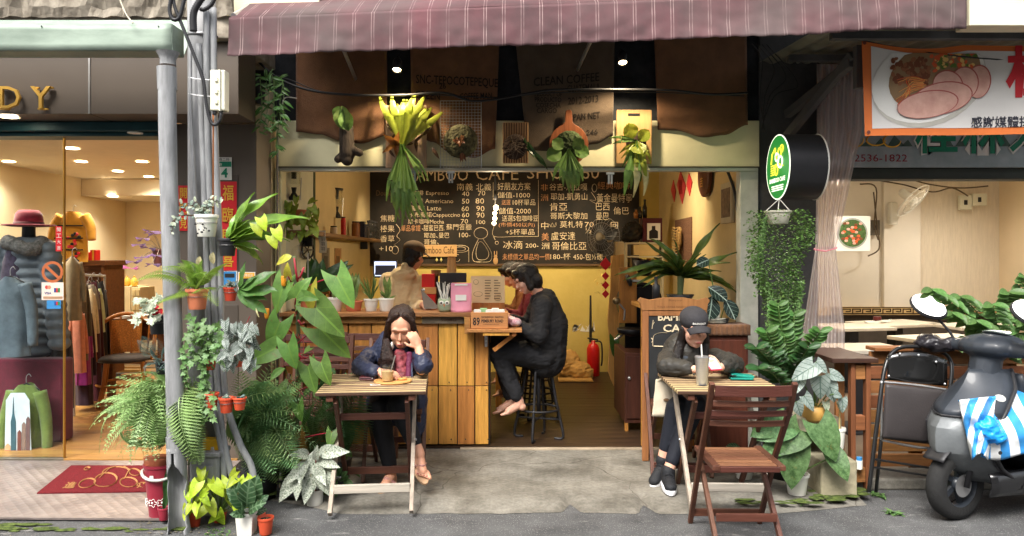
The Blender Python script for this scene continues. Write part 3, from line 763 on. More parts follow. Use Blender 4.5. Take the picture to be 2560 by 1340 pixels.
for y in (198,228,254): MB().ext(P(536,y + 5,4.160),P(544,y - 5,4.160) + V((0,0.03,0))).out('clip',cb,mb,bev=0.002)
for x in (537,553): MB().lathe(P(x,287,4.19),[(0.010,0),(0.012,0.006),(0.012,0.024)],12).out('gland',blackp,mb)
for y in (197,238): MB().tube([P(472,y - 4,4.25),P(490,y,4.19),P(524,y + 3,4.17)],0.003,6).out('strap',M('white strap',S(220,220,220),0.4),mb)

# ---- signs and papers on the brown wall
gold = M('brushed gold',S(226,178,84),0.4,metal=0.35,var=0.08)
nm = T('shop_name_letters','raised gold shop name letters on the brown fascia','sign',P(60,275,4.93))
text('D',gold,nm,P(3,272,4.925),w=X_(54,4.925) - X_(3,4.925),h=Z_(217,4.925) - Z_(272,4.925),ext=0.02,bold=0.0,name='letter')
for n_ in nm.children: pass
text('Y',gold,nm,P(80,272,4.925),w=X_(130,4.925) - X_(80,4.925),h=Z_(217,4.925) - Z_(272,4.925),ext=0.02,name='letter')
for (x0,x1,y) in ((83,96,219),(113,131,219),(94,118,272),(0,22,272),(0,22,219)):
    MB().ext(P(x0,y + 2,4.921),P(x1,y - 2,4.921) + V((0,0.018,0))).out('serif',gold,nm)
red = M('festive red paper',S(206,24,34),0.55,var=0.08,sheen=0.2)
goldp = M('gold print',S(224,172,60),0.4,metal=0.3)
blk = M('black ink',(0.015,0.015,0.015),0.6)
whitep = M('white paper',S(230,228,220),0.7,var=0.03)
def couplet(label,x0,y0,x1,y1,chars,D=SF - 0.008):
    t = T('red_couplet',label,'banner',P((x0 + x1)/2,y1,D))
    MB().sheet(lambda u,v: P(lerp(x0,x1,u),lerp(y1,y0,v),D) + V((0,-0.003*math.sin(u*3) - 0.002*math.sin(v*9),0)),6,12).out('paper',red,t,solid=0.0015)
    n = len(chars)
    for i,c in enumerate(chars):
        w = X_(x1,D) - X_(x0,D); h = (Z_(y0,D) - Z_(y1,D))/n
        text(c,goldp,t,P((x0 + x1)/2,lerp(y0,y1,(i + 0.5)/n),D - 0.009),w=w*0.62,h=h*0.7,name='character',centre=True,bold=0.012)
    return t
couplet('narrow red paper couplet on brown wall between pipe and pole',444,464,473,577,'開門見')
couplet('tall red paper couplet with gold characters behind the bird nest fern',548,454,592,676,'福臨門喜')
hn = T('house_number_plate','white and green house number plate reading 4','sign',P(561,450,SF - 0.01))
part('plate',whitep,hn,P(545,450,SF - 0.012),P(579,393,SF - 0.012) + V((0,0.006,0)),bev=0.001)
MB().ext(P(546,417,SF - 0.0145),P(578,404,SF - 0.0145) + V((0,0.002,0))).out('green_band',M('sign green',S(20,130,96),0.4),hn)
text('4',MATS['sign green'],hn,P(553,444,SF - 0.015),h=0.068,bold=0.03,ext=0.001)
text('路二段',blk,hn,P(547,402,SF - 0.0145),w=0.075,h=0.02)
text('巷',whitep,hn,P(547,415,SF - 0.017),h=0.022)
def sticker(label,x0,y0,x1,y1,mat,kids=(),D=SF - 0.006):
    t = T('sticker',label,'sticker',P((x0 + x1)/2,y1,D))
    MB().ext(P(x0,y1,D),P(x1,y0,D) + V((0,0.002,0))).out('sheet',mat,t)
    for k,(a,b,c,d,mm) in enumerate(kids): MB().ext(P(a,d,D - 0.0012*(k + 1)),P(c,b,D - 0.0012*(k + 1)) + V((0,0.001,0))).out('print',mm,t)
    return t
blue = M('sticker blue',S(56,132,190),0.5); yelp = M('sticker yellow',S(236,178,56),0.5)
sticker('blue sticker with dark owl print below the red couplet',555,677,593,716,whitep,((557,679,590,713,blue),(562,684,586,694,blk)))
t = sticker('yellow sticker with dark print on brown wall',595,680,638,738,whitep,((597,682,636,718,yelp),(604,696,628,710,blk),(600,722,620,735,blk)))
text('臺灣等設計',whitep,t,P(599,692,SF - 0.012),w=0.095,h=0.022)

# ---- shop window, door and stickers on the glass
gl = glass('window glass',(0.95,0.97,0.97),gloss=0.0)
wn = T('shop_window','frameless glass window pane of the clothing shop','window',(-3.7,SF,0.06))
MB().ext((-4.6,SF,0.075),(-3.215,SF + 0.01,2.368)).out('pane',gl,wn)
part('edge',M('brass edge',S(170,130,60),0.35,metal=0.8),wn,(-3.214,SF - 0.004,0.07),(-3.204,SF + 0.014,2.368),bev=0.001)
part('bottom_rail',M('dull rail',S(120,112,98),0.4,metal=0.6),wn,(-4.6,SF - 0.02,0.045),(-3.2,SF + 0.03,0.074),bev=0.003)
D = SF - 0.004
t = T('payment_sticker','white card payment sticker on the shop glass','sticker',P(131,750,D))
part('sheet',M('pinkish paper',S(232,214,200),0.5),t,P(104,750,D),P(159,706,D) + V((0,0.002,0)),bev=0)
for x,c in ((117,S(196,70,66)),(123,S(206,140,110))): MB().lathe(P(x,718,D - 0.001 - x*1e-6),[(0.013,0),(0.013,0.0008)],16,(R(90),0,0)).out('disc',M('card %d' % x,c,0.5),t)
text('VISA',M('visa blue',S(50,60,120),0.5),t,P(111,736,D - 0.001),w=0.05,bold=0.03)
for i,c in enumerate((S(40,70,140),S(190,50,60),S(50,140,70))): MB().ext(P(135 + i*5,731,D - 0.002),P(139.5 + i*5,720,D - 0.002) + V((0,0.001,0))).out('print',M('jcb %d' % i,c,0.5),t)
MB().ext(P(108,747,D - 0.002),P(156,741,D - 0.002) + V((0,0.001,0))).out('print',M('print tan',S(176,140,110),0.5),t)
t = T('payment_sticker','small blue card sticker under the white one on glass','sticker',P(135,772,D))
part('sheet',blue,t,P(117,772,D),P(152,751,D) + V((0,0.002,0)),bev=0)
for i in range(3): MB().ext(P(136 + i*4.4,763,D - 0.002),P(140 + i*4.4,754,D - 0.002) + V((0,0.001,0))).out('print',MATS['jcb %d' % i],t)
t = T('no_smoking_sticker','round orange prohibition sticker with diagonal bar on glass','sticker',P(131,706,D))
orng = M('sticker orange',S(190,104,60),0.5)
m = MB().sheet(lambda u,v: P(131,680,D) + V((math.cos(u*6.2832),0,math.sin(u*6.2832)))*lerp(0.058,0.077,v),40,1); m.out('ring',orng,t,solid=0.001)
MB().bar(P(113,664,D - 0.002),P(149,697,D - 0.002),0.001,0.02).out('bar',orng,t)
t = T('lucky_sticker','slim red paper strip with four white characters on glass','sticker',P(147,628,D))
part('sheet',red,t,P(139,628,D),P(155,566,D) + V((0,0.002,0)),bev=0)
for i,c in enumerate('開工大吉'): text(c,whitep,t,P(147,574 + i*15.2,D - 0.001),h=0.028,name='character',centre=True)

# ---- downlights
glow = M('lit lamp face',(1.0,0.86,0.62),0.5,var=0,emit=14)
whitem = M('white enamel',S(230,226,216),0.4)
def downlight(x,y,zc,r,k,label,group='recessed downlights of the clothing shop',e=40):
    Dl = (zc - EYE)*FPX/(HY - y); c = P(x,y,Dl)
    t = T('downlight',label,'light',c,group)
    MB().lathe(c + V((0,0,-0.008)),[(r*1.25,0),(r*1.25,0.006),(r,0.006),(r,0.0)],20,cap=False).out('rim',whitem,t)
    MB().lathe(c + V((0,0,-0.005)),[(r,0),(r,0.002)],20).out('lens',glow if e else whitem,t)
    if not e: return
    lamp('downlight_lamp','SPOT',c + V((0,0,-0.02)),e*.85,(1,0.88,0.70),t,0.05,140,c + V((0,0,-1)),0.8)
LBL = 'round recessed ceiling downlight glowing warm in the clothing shop'
for x,y in ((180,370),(355,403),(203,403),(295,427),(22,403),(25,447),(372,441),(158,460)): downlight(x,y,2.598,0.06,0,LBL,e=34)
for x in (40,-120): downlight(x,305,2.598,0.06,0,'unseen downlight added to brighten the window display of the clothing shop',e=55)  # out-of-view lamps added to light the window clothes
downlight(282,490,2.358,0.07,0,'downlight set in the lower bulkhead at the shop back wall',e=26)
downlight(22,290,2.468,0.055,0,'downlight under the brown fascia below the gold letters',e=12)
downlight(338,331,2.371,0.04,0,'unlit round spot cover in the teal soffit',e=0.0)

# ---- clothes and furniture in the shop
def cloth(name,col,var=0.2,scale=14,rough=0.9,**k): return M(name,col,rough,var=var,scale=scale,sheen=0.3,**k)
def garment(label,x0,y0,x1,y1,D,mat,rz=0.0,sleeve=0.7,name='hanging_garment',group=None,neck=0.2,flare=1.1,th=0.06,cat='clothing'):
    """a garment on a hanger: body with folds, two sleeves, neckline, hanger"""
    c = P((x0 + x1)/2,y1,D); w = X_(x1,D) - X_(x0,D); h = Z_(y0,D) - Z_(y1,D)
    t = T(name,label,cat,c,group,rz,local=True)
    sh = w*0.31
    def body(u,v):
        a = u*2*math.pi; k = sh*lerp(flare,1.0,v ** 0.6)
        if v > 0.86: k *= lerp(1,neck*1.3,((v - 0.86)/0.14) ** 1.3)
        f = 1 + 0.06*math.sin(a*7 + 1.3)*(1 - v)
        return V((math.cos(a)*k*f,math.sin(a)*th*f*lerp(1.5,1,v),h*v*(1 - 0.02*abs(math.cos(a)))))
    MB().sheet(body,36,14).out('body',mat,t,smooth=True)
    for s in (-1,1):
        pts = [V((s*sh*0.8,0,h*0.90)),V((s*sh*1.25,-0.01,h*(0.86 - 0.3*sleeve))),V((s*sh*1.42,-0.03,h*(0.84 - 0.75*sleeve)))]
        MB().tube(smoothpts(pts,5),[w*0.13*(1 - 0.035*i) for i in range(11)],12).out('sleeve',mat,t,smooth=True)
    MB().tube([(-sh*0.8,0,h*0.92),(0,0,h*1.0),(sh*0.8,0,h*0.92)],0.006,6).out('hanger',blackp,t)
    MB().tube(smoothpts([(0,0,h),(0,0,h + 0.05),(0.02,0,h + 0.07),(0.035,0,h + 0.05)],4),0.003,6).out('hook',steel,t)
    return t
grn = cloth('green knit',S(104,124,58));
t = garment('green raglan sweater with city view print hung low in the window',2,958,130,1165,5.62,grn,0.05,1.0,'sweater',None,0.34,1.0,0.05)
def decal(t,pts,mat,z): MB().prism([V((a,z,b)) for a,b in pts],(0,0.003,0)).out('print',mat,t)
decal(t,[(-0.095,0.10),(0.10,0.10),(0.085,0.52),(0.05,0.575),(-0.05,0.575),(-0.085,0.52)],cloth('print sky',S(206,220,226),0.15,6),-0.108)
decal(t,[(-0.045,0.12),(-0.01,0.12),(-0.012,0.36),(-0.024,0.42),(-0.03,0.545),(-0.036,0.42),(-0.048,0.36)],cloth('print tower',S(50,92,104)),-0.112)
for a,b,h_,c in ((0.0,0.028,0.3,S(112,60,48)),(0.032,0.06,0.36,S(136,112,100)),(0.063,0.09,0.40,S(104,78,76)),(-0.09,-0.05,0.2,S(196,160,120))):
    decal(t,[(a,0.12),(b,0.12),(b,h_ - 0.02),((a + b)/2,h_),(a,h_ - 0.02)],cloth('print house %.3f' % a,c),-0.112)
decal(t,[(-0.095,0.10),(0.10,0.10),(0.095,0.145),(-0.09,0.15)],cloth('print street',S(150,80,56)),-0.115)
part('display_plinth',cloth('maroon drape',S(96,20,40)),None,(-4.6,5.75,0.07),(-3.49,5.9,0.72),bev=0.02)
o = bpy.data.objects['display_plinth']; tag(o,'maroon draped display plinth behind the green sweater','plinth')
garment('long dark grey checked coat at the window corner',118,800,182,1090,5.95,cloth('grey check',S(74,68,64),0.4,60),0.3,0.8,group='clothes on show in the window',flare=1.2)
garment('glossy silver grey rain jacket hanging before the down jacket',-40,690,92,890,5.55,M('silver nylon',S(96,108,116),0.28,var=0.25,scale=10,bump=0.8,bscale=12),0.1,0.95,group='clothes on show in the window')
garment('olive plaid shirt on the shop back wall',-15,482,66,590,9.2,cloth('olive plaid',S(110,104,60),0.5,40),0,0.7)
# quilted jacket
grey = M('grey down nylon',S(104,112,120),0.42,var=0.12,scale=8,bump=0.35,bscale=14)
jk = T('down_jacket','grey quilted down jacket with fur collar worn by the mannequin','jacket',P(70,890,5.9))
c = P(70,730,5.92)
m = MB()
for i in range(12): m.ell((c.x + 0.01,c.y,0.76 + i*0.078),(0.232 - 0.006*abs(i - 4),0.15,0.060),n=24)
for s in (-1,1):
    for i in range(11): m.ell((c.x + s*(0.20 + 0.010*i),c.y - 0.04 - 0.004*i,1.58 - i*0.075),(0.082,0.09,0.058),n=16)
blob(m,'body',grey,jk,0.014,2)
m = MB()
for i in range(13):
    a = R(200 + i*27); m.ell((c.x + 0.12*math.cos(a) + 0.03,c.y - 0.08 + 0.10*math.sin(a),1.60 + 0.03*math.sin(a*2)),0.055)
fur = blob(m,'fur_collar',M('grey fur',S(120,118,116),1.0,var=0.4,scale=60,bump=1.0,bscale=130),jk,0.012,1,disp=lambda p: V((rnd(-.004,.004),rnd(-.004,.004),rnd(-.004,.004))))
m = MB(); m.ell((c.x - 0.055,c.y - 0.11,1.30),(0.085,0.055,0.30))
blob(m,'shirt_front',cloth('lilac print',S(150,132,168),0.7,22,col2=S(60,50,64)),jk,0.012,2)
m = MB(); m.lathe((c.x,c.y,0.07),[(0.16,0),(0.16,0.02),(0.02,0.03),(0.02,0.7)],20); m.out('stand',blackp,jk)
hat = T('felt_hat','burgundy wide brimmed felt hat on top of the down jacket','hat',P(72,572,5.9))
hm = cloth('burgundy felt',S(128,34,52),0.12,20); hc = P(72,566,5.9)
MB().lathe(hc,[(0.185,0.012),(0.19,0.006),(0.12,-0.002),(0.105,0.004),(0.10,0.05),(0.092,0.10),(0.07,0.128),(0.03,0.118),(0.001,0.11)],36,Matrix.Diagonal((1,0.95,1)),cap=False).out('crown',hm,hat,smooth=True,solid=0.004)
MB().lathe(hc,[(0.1065,0.006),(0.1045,0.034)],36,cap=False).out('band',cloth('dark ribbon',S(70,16,28)),hat,smooth=True,solid=0.002)
MB().tube([hc + V((0,0,-0.14)),hc + V((0,0,0.09))],[0.05,0.045],16).out('head_form',blackp,hat,smooth=True)
# wall sweater
yk = garment('mustard floral patterned sweater hung over the shop shelf',126,528,240,655,8.4,cloth('mustard knit',S(196,140,44),0.15,12),0.0,0.55,'sweater',None,0.34,1.0,0.06)
for i in range(16):
    a,b = rnd(-0.17,0.17),rnd(0.06,0.5)
    m = MB().ell((a,-0.088,b),(0.022,0.006,0.018),n=8,k=5); m.out('motif',(red,blk,cloth('rose knit',S(200,60,66)))[i % 3],yk)
for b in (0.13,0.26,0.40): MB().ext((-0.16,-0.094,b),(0.16,-0.084,b + 0.016)).out('stripe',blk,yk)
pf = T('framed_picture','framed red and orange picture on the shop wall','picture',P(243,607,11.4))
part('frame',wood('dark frame',S(70,40,24),0.6,2),pf,P(217,608,11.44),P(270,519,11.44) + V((0,0.03,0)))
part('paper',M('orange paper',S(232,178,84),0.6),pf,P(221,604,11.425),P(266,523,11.425) + V((0,0.01,0)),bev=0)
m = MB().ell(P(243,568,11.42),(0.105,0.006,0.16)); m.ell(P(243,540,11.42),(0.06,0.005,0.05)); m.out('fruit_shape',M('red print',S(216,60,30),0.6),pf)
sh = wood('walnut shelf',S(120,74,36),0.6,0)
cbn = T('shelf_cabinet','brown shelf cabinet below the mustard sweater','cabinet',P(205,900,8.6))
part('top',sh,cbn,P(150,664,8.4),P(262,651,8.4) + V((0,0.5,0)))
part('side',sh,cbn,P(252,940,8.42),P(260,664,8.42) + V((0,0.45,0)))
part('back',sh,cbn,P(150,940,8.85),P(252,664,8.85) + V((0,0.02,0)))
rb = M('gift red',S(206,40,36),0.4); gb = M('gift gold',S(220,170,60),0.3,metal=0.5)
for i,(x,w,h,mm) in enumerate(((172,16,22,rb),(190,18,26,gb),(212,26,20,rb),(232,14,26,rb))):
    t = T('gift_box',('red gift box at the window end of the shelf','gold gift bag between red boxes on the shelf','broad red gift box on the shelf','tall red gift box at the shelf end')[i],'box',P(x,651,8.5),'gift boxes on the shelf')
    part('box',mm,t,P(x - w/2,651,8.45),P(x + w/2,651 - h,8.45) + V((0,0.1,0)))
    part('ribbon',gb if mm is rb else rb,t,P(x - 2,651,8.444),P(x + 2,651 - h,8.444) + V((0,0.11,0.002)),bev=0)
rack = T('clothes_rack','steel clothes rail crowded with coats inside the shop','rack',G(230,1000,0.07))
MB().tube([P(180,686,6.6),P(262,690,7.9)],0.012,8).out('rail',steel,rack)
for x,D in ((185,6.65),(262,7.88)): MB().tube([P(x,690,D),V((X_(x,D),D,0.08))],0.012,8).out('upright',steel,rack)
cl = [('beige wool coat with turned cuffs on the shop rail',S(150,134,104),160,200,640,800,6.3,0.5),('brown tweed jacket next to the beige coat',S(96,84,66),178,214,690,900,6.6,0.9),('magenta long dress on the shop rail',S(136,30,104),186,218,730,960,6.75,1.1),('salmon blouse on the shop rail',S(206,130,100),176,206,770,930,6.5,1.0),('cream knit dress on the shop rail',S(214,198,160),200,234,720,880,7.0,1.1),('maroon long coat on the shop rail',S(70,18,30),212,246,700,1000,7.2,1.1),('black padded coat at the rail end',S(30,28,30),228,262,700,960,7.5,1.1),('grey striped shirt between the dark coats',S(140,130,116),205,236,710,800,7.1,1.2),('white and lime scarf top on the shop rail',S(196,206,150),226,250,720,830,7.35,1.2),('dark plum coat hanging lowest on the rail',S(44,20,34),190,226,760,1010,6.9,1.0)]
for lab,col,x0,x1,y0,y1,D,rz in cl: garment(lab,x0 - 8,y0,x1 + 10,y1,D,cloth(lab[:14],col,0.15,18),rz,0.75,'hanging_garment','clothes on the shop rail',0.2,1.15,0.07)
wc = T('drawer_cabinet','low cream cabinet with small drawers against the shop wall','cabinet',P(305,800,9.6))
part('body',M('cream laminate',S(222,204,160),0.5),wc,P(263,860,9.6),P(326,716,9.6) + V((0,0.5,0)))
part('body',M('cream laminate',S(222,204,160),0.5),wc,P(328,860,9.6),P(350,718,9.6) + V((0,0.4,0)))
for i in range(6):
    for j in range(2): part('drawer',M('drawer',S(200,180,130),0.5),wc,P(330 + j*10,740 + i*18,9.585),P(338 + j*10,725 + i*18,9.585) + V((0,0.02,0)))
for i,(x,c,lab) in enumerate(((275,S(200,50,40),'red festive ornament on the drawer cabinet'),(290,S(220,120,40),'orange ornament on the drawer cabinet'),(303,S(190,40,36),'crimson lantern on the drawer cabinet'),(318,S(226,176,70),'gold bowl on the drawer cabinet'),(336,S(230,190,80),'brass dish at the cabinet end'))):
    t = T('ornament',lab,'ornament',P(x,716,9.7),'ornaments on the drawer cabinet')
    MB().lathe(P(x,716,9.7),[(0.02,0),(0.045,0.02),(0.05,0.06),(0.03,0.1),(0.012,0.12)],14).out('body',M('orn%d' % i,c,0.35),t,smooth=True)
    MB().ell(P(x,716,9.7) + V((0,0,0.125)),0.014).out('knob',gb,t)
dk = T('desk','dark brown writing desk in the clothing shop','desk',P(330,940,7.7))
part('top',sh,dk,P(268,806,7.6),P(410,797,7.6) + V((0,0.8,0)))
part('apron',wood('desk front',S(92,52,26),0.6,0),dk,P(275,850,7.66),P(410,806,7.66) + V((0,0.03,0)))
for x in (278,404): part('leg',sh,dk,V((X_(x,7.66) - 0.03,7.63,0.073)),V((X_(x,7.66) + 0.03,7.70,Z_(806,7.66))))
t = tag(MB().ext(P(300,797,7.62),P(356,790,7.62) + V((0,0.3,0))).out('paper_stack',whitep),'stack of papers and pads on the desk','paper')
# rattan armchair
rt = wood('rattan',S(196,124,52),0.6,2,0.4)
rc = T('rattan_chair','curved rattan armchair in front of the shop desk','chair',(X_(312,7.3),7.3,0.072),None,R(25),local=True)
def rtube(name,pts,r=0.016): return MB().tube(smoothpts(pts,6),r,8).out(name,rt,rc,smooth=True)
seat = MB().lathe((0,0,0.42),[(0.24,0),(0.25,0.02),(0.2,0.045),(0.0,0.05)],24).out('seat',cloth('dark cushion',S(44,34,30)),rc,smooth=True)
ring = [V((0.29*math.cos(R(a)),0.29*math.sin(R(a)),0.70 + 0.16*max(0,math.sin(R(a))) ** 2)) for a in range(-35,216,12)]
rtube('top_rail',ring,0.02)
for i,a in enumerate(range(-20,201,20)):
    p = V((0.285*math.cos(R(a)),0.285*math.sin(R(a)),0.70 + 0.16*max(0,math.sin(R(a))) ** 2))
    rtube('spindle',[p,V((0.25*math.cos(R(a)),0.25*math.sin(R(a)),0.43))],0.009)
for a in (-45,45,135,225):
    rtube('leg',[V((0.22*math.cos(R(a)),0.22*math.sin(R(a)),0.43)),V((0.25*math.cos(R(a)),0.25*math.sin(R(a)),0.2)),V((0.31*math.cos(R(a)),0.31*math.sin(R(a)),0.0))],0.018)
rtube('stretcher',[V((0.25*math.cos(R(a)),0.25*math.sin(R(a)),0.2)) for a in range(0,361,20)],0.012)
MB().sheet(lambda u,v: V((0.262*math.cos(R(lerp(60,120,u))),0.262*math.sin(R(lerp(60,120,u))),lerp(0.47,0.80,v))),8,6).out('back_panel',M('rattan weave',S(176,108,44),0.6,var=0.5,scale=90),rc,solid=0.006)
# door mat
mat_ = T('door_mat','red door mat with gold line drawing before the shop door','mat',(-2.75,5.0,0.05))
pa,pb,pc,pd = [V((p.x,p.y,0)) for p in (G(92,1231,0.05),G(372,1226,0.05),G(366,1168,0.06),G(178,1168,0.06))]
pb = G(405,1227,0.05); pb.z = 0
mz = lambda y: 0.016 + 0.05*(y - 4.25)/(SF - 0.06 - 4.25) + 0.008
def mfn(u,v):
    p = pa.lerp(pb,u).lerp(pd.lerp(pc,u),v); return V((p.x,p.y,mz(p.y)))
MB().sheet(mfn,12,6).out('pile',M('red pile',S(100,10,20),0.95,var=0.25,scale=90,bump=0.8,bscale=200),mat_,solid=0.012)
gl_ = M('gold pile',S(150,104,60),0.8)
def mline(pts,r=0.006):
    MB().tube([mfn(u,v) + V((0,0,0.008)) for u,v in pts],r,5,flat=0.5).out('drawing',gl_,mat_)
def circ(u,v,a,b,s=0,e=360,n=16): return [(u + a*math.cos(R(s + (e - s)*i/n)),v + b*math.sin(R(s + (e - s)*i/n))) for i in range(n + 1)]
mline(circ(0.52,0.42,0.11,0.26)); mline(circ(0.36,0.30,0.07,0.17)); mline(circ(0.74,0.32,0.08,0.18)); mline(circ(0.62,0.72,0.16,0.2,20,200)); mline(circ(0.82,0.7,0.06,0.14)); mline([(0.45,0.5),(0.52,0.85),(0.6,0.92)]); mline([(0.7,0.45),(0.76,0.8),(0.7,0.94)]); mline(circ(0.25,0.85,0.03,0.06))
for u,v,s in ((0.17,0.12,'進'),(0.80,0.1,'好')):
    vs,fs,lo,hi = textmesh(s,0.02)
    m = MB().add([mfn(u + (q.x - lo.x)*0.10,v + (q.y - lo.y)*0.24) + V((0,0,0.009)) for q in vs],fs); m.out('character',gl_,mat_)
# ================================================================== plants around the pole
terr = M('terracotta',S(198,116,82),0.75,var=0.12,scale=9,rv=0.06,bump=0.1)
redp = M('red plastic pot',S(196,74,48),0.45,var=0.08,rv=0.08)
brnp = M('brown plastic pot',S(112,62,50),0.5)
whtp = M('white glazed pot',S(226,224,214),0.3,var=0.05,coat=0.3)
maro = M('maroon plastic',S(150,46,62),0.4,var=0.06)
gFern = leafmat('fresh fern',(0.20,0.34,0.10),col2=(0.36,0.52,0.20),scale=3)
gFernL = leafmat('lime fern',(0.20,0.36,0.05),col2=(0.36,0.52,0.10),scale=3)
gFernD = leafmat('deep fern',(0.10,0.23,0.08),col2=(0.24,0.43,0.18),scale=3)
gPhil = leafmat('philodendron green',(0.12,0.26,0.05),col2=(0.19,0.36,0.08),scale=2.2,veins=(S(120,160,70),0.012),vs=3.0)
gMid = leafmat('mid green leaf',(0.055,0.15,0.03),col2=(0.10,0.23,0.05),scale=4)
gDark = leafmat('dark glossy leaf',(0.02,0.06,0.018),col2=(0.045,0.12,0.03),scale=4,rough=0.3)
gLime = leafmat('lime pothos leaf',(0.40,0.55,0.02),col2=(0.52,0.66,0.05),scale=3,tl=0.35)
gNest = leafmat('bird nest leaf',(0.11,0.25,0.025),col2=(0.24,0.42,0.06),scale=5,rough=0.3)
gYel = leafmat('yellowing leaf',(0.40,0.42,0.04),col2=(0.62,0.56,0.08),scale=5)
gIvy = leafmat('ivy leaf',(0.08,0.19,0.05),col2=(0.18,0.32,0.10),scale=3)
gVar = leafmat('variegated leaf',(0.22,0.34,0.18),col2=(0.72,0.74,0.60),scale=5,rv=0.1)
gGrey = leafmat('grey green leaf',(0.14,0.22,0.16),col2=(0.30,0.38,0.32),scale=4)
gJun = leafmat('blue juniper needle',(0.10,0.20,0.18),col2=(0.24,0.36,0.34),scale=3)
gPurp = leafmat('purple shamrock leaf',(0.10,0.035,0.09),col2=(0.26,0.13,0.27),scale=4)
gPink = leafmat('pink leaf',(0.36,0.05,0.16),col2=(0.5,0.1,0.25),scale=4)
gStripe = leafmat('watermelon peperomia leaf',(0.26,0.30,0.27),col2=(0.44,0.48,0.45),scale=3,veins=((0.025,0.06,0.03),0.20),vs=7)
gBeg = leafmat('spotted begonia leaf',(0.05,0.11,0.045),col2=(0.72,0.75,0.64),scale=24,rv=0.1,tl=0.15)
gCal = leafmat('calathea leaf',(0.035,0.085,0.035),col2=(0.07,0.15,0.06),scale=3,veins=((0.14,0.23,0.12),0.12),vs=6)
gSilver = leafmat('silver alocasia leaf',(0.24,0.31,0.27),col2=(0.38,0.45,0.41),scale=3,veins=((0.10,0.16,0.13),0.07),vs=4.5)
gMam = leafmat('silver splashed leaf',(0.045,0.12,0.03),col2=(0.16,0.29,0.11),scale=9,rv=0.2)
gGold = leafmat('dried golden frond',(0.30,0.15,0.02),col2=(0.45,0.26,0.05),scale=3,tl=0.2)
gBlack = leafmat('black velvet leaf',(0.006,0.018,0.014),col2=(0.014,0.035,0.026),scale=3,veins=((0.35,0.45,0.38),0.025),vs=4.5,rough=0.35,tl=0.05)
gDried = leafmat('dry leaf',(0.45,0.40,0.18),col2=(0.62,0.58,0.34),scale=4)
redst = M('red stem',S(150,34,52),0.45,var=0.15)
brst = M('brown stem',(0.09,0.055,0.03),0.7)
wire_ = M('tie wire',(0.12,0.12,0.12),0.5,metal=0.6)
heart = lambda mt,**k: [leafmesh('heart_a',mt,0.72,'heart',0.22,0.10,0.25,**k),leafmesh('heart_b',mt,0.66,'heart',0.25,0.2,0.4,0.015)]
oval = lambda mt: [leafmesh('oval_a',mt,0.52,'oval',0,0.12,0.2),leafmesh('oval_b',mt,0.46,'oval',0,0.2,0.4)]
lance = lambda mt: [leafmesh('lance_a',mt,0.26,'lance',0,0.15,0.3),leafmesh('lance_b',mt,0.22,'lance',0,0.25,0.55)]
strap = lambda mt: [leafmesh('strap_a',mt,0.15,'strap',0,0.35,0.3,0.022,16),leafmesh('strap_b',mt,0.13,'strap',0,0.4,0.6,0.026,16,twist=.5),leafmesh('strap_c',mt,0.14,'strap',0,0.3,0.12,0.02,16,twist=.3)]
fern = lambda mt,W=0.22: [frondmesh('frond_a%d' % (W*100),mt,24,W,0.45),frondmesh('frond_b%d' % (W*100),mt,24,W*0.85,0.75,lift=0.3),frondmesh('frond_c%d' % (W*100),mt,24,W,0.2,lift=0.15)]
def ivymesh(mt):
    k = ('ivy',mt.name)
    if k not in LEAF:
        pts = [(0,0),(0.28,-0.14),(0.46,0.12),(0.30,0.26),(0.42,0.56),(0.16,0.52),(0,1.0),(-0.16,0.52),(-0.42,0.56),(-0.30,0.26),(-0.46,0.12),(-0.28,-0.14)]
        m = MB().add([V((0,0.3,0.03))] + [V((x,y,-0.10*y*y + 0.25*abs(x))) for x,y in pts],[(0,1 + i,1 + (i + 1) % 12) for i in range(12)])
        LEAF[k] = m.mesh('ivy',mt,True)
    return [LEAF[k]]
UPF = V((0,-1,0.6))
def potted(name,label,x,yb,yt,wpx,D,pm,cat='potted plant',group=None,tie=True,**k):
    """pot drawn from pixels: bottom yb, rim yt, rim width wpx; returns thing and the soil centre"""
    c = P(x,yb,D); r = wpx/2/FPX*D; h = Z_(yt,D) - c.z
    t = T(name,label,cat,c,group)
    pot(t,c,r,h,pm,**k)
    if tie:
        MB().tube([c + V((math.cos(a)*r*0.93,math.sin(a)*r*0.93,h*0.62)) for a in [i*6.2832/16 for i in range(17)]] + [c + V((0,0.16,h*0.7))],0.0016,4).out('wire',wire_,t)
    return t,c + V((0,0,h*0.88))
GP = 'flower pots tied to the utility pole'
# white pot with trailing tradescantia
t,c = potted('hanging_plant','white pot with black specks and trailing grey leaves on the pole',516,592,537,58,4.14,whtp,group=GP)
for i in range(9): MB().ell(c + V((rnd(-.04,.05),-0.062 - rnd(0,.004),-rnd(0.02,.1))),(rnd(.003,.008),0.003,rnd(.003,.006)),n=8,k=5).out('speck',blk,t)
for k in range(9):
    e = P(rnd(420,552),rnd(500,560),4.12); vine(t,[c,c.lerp(e,0.5) + V((0,-0.03,0.05)),e],oval(gGrey) + oval(gVar),0.014,(0.022,0.036),brst)
for k in range(3):
    e = P(rnd(416,440),rnd(560,600),4.05); vine(t,[c,P(450,540,4.06),e],oval(gVar) + oval(gGrey),0.014,(0.02,0.032),brst)
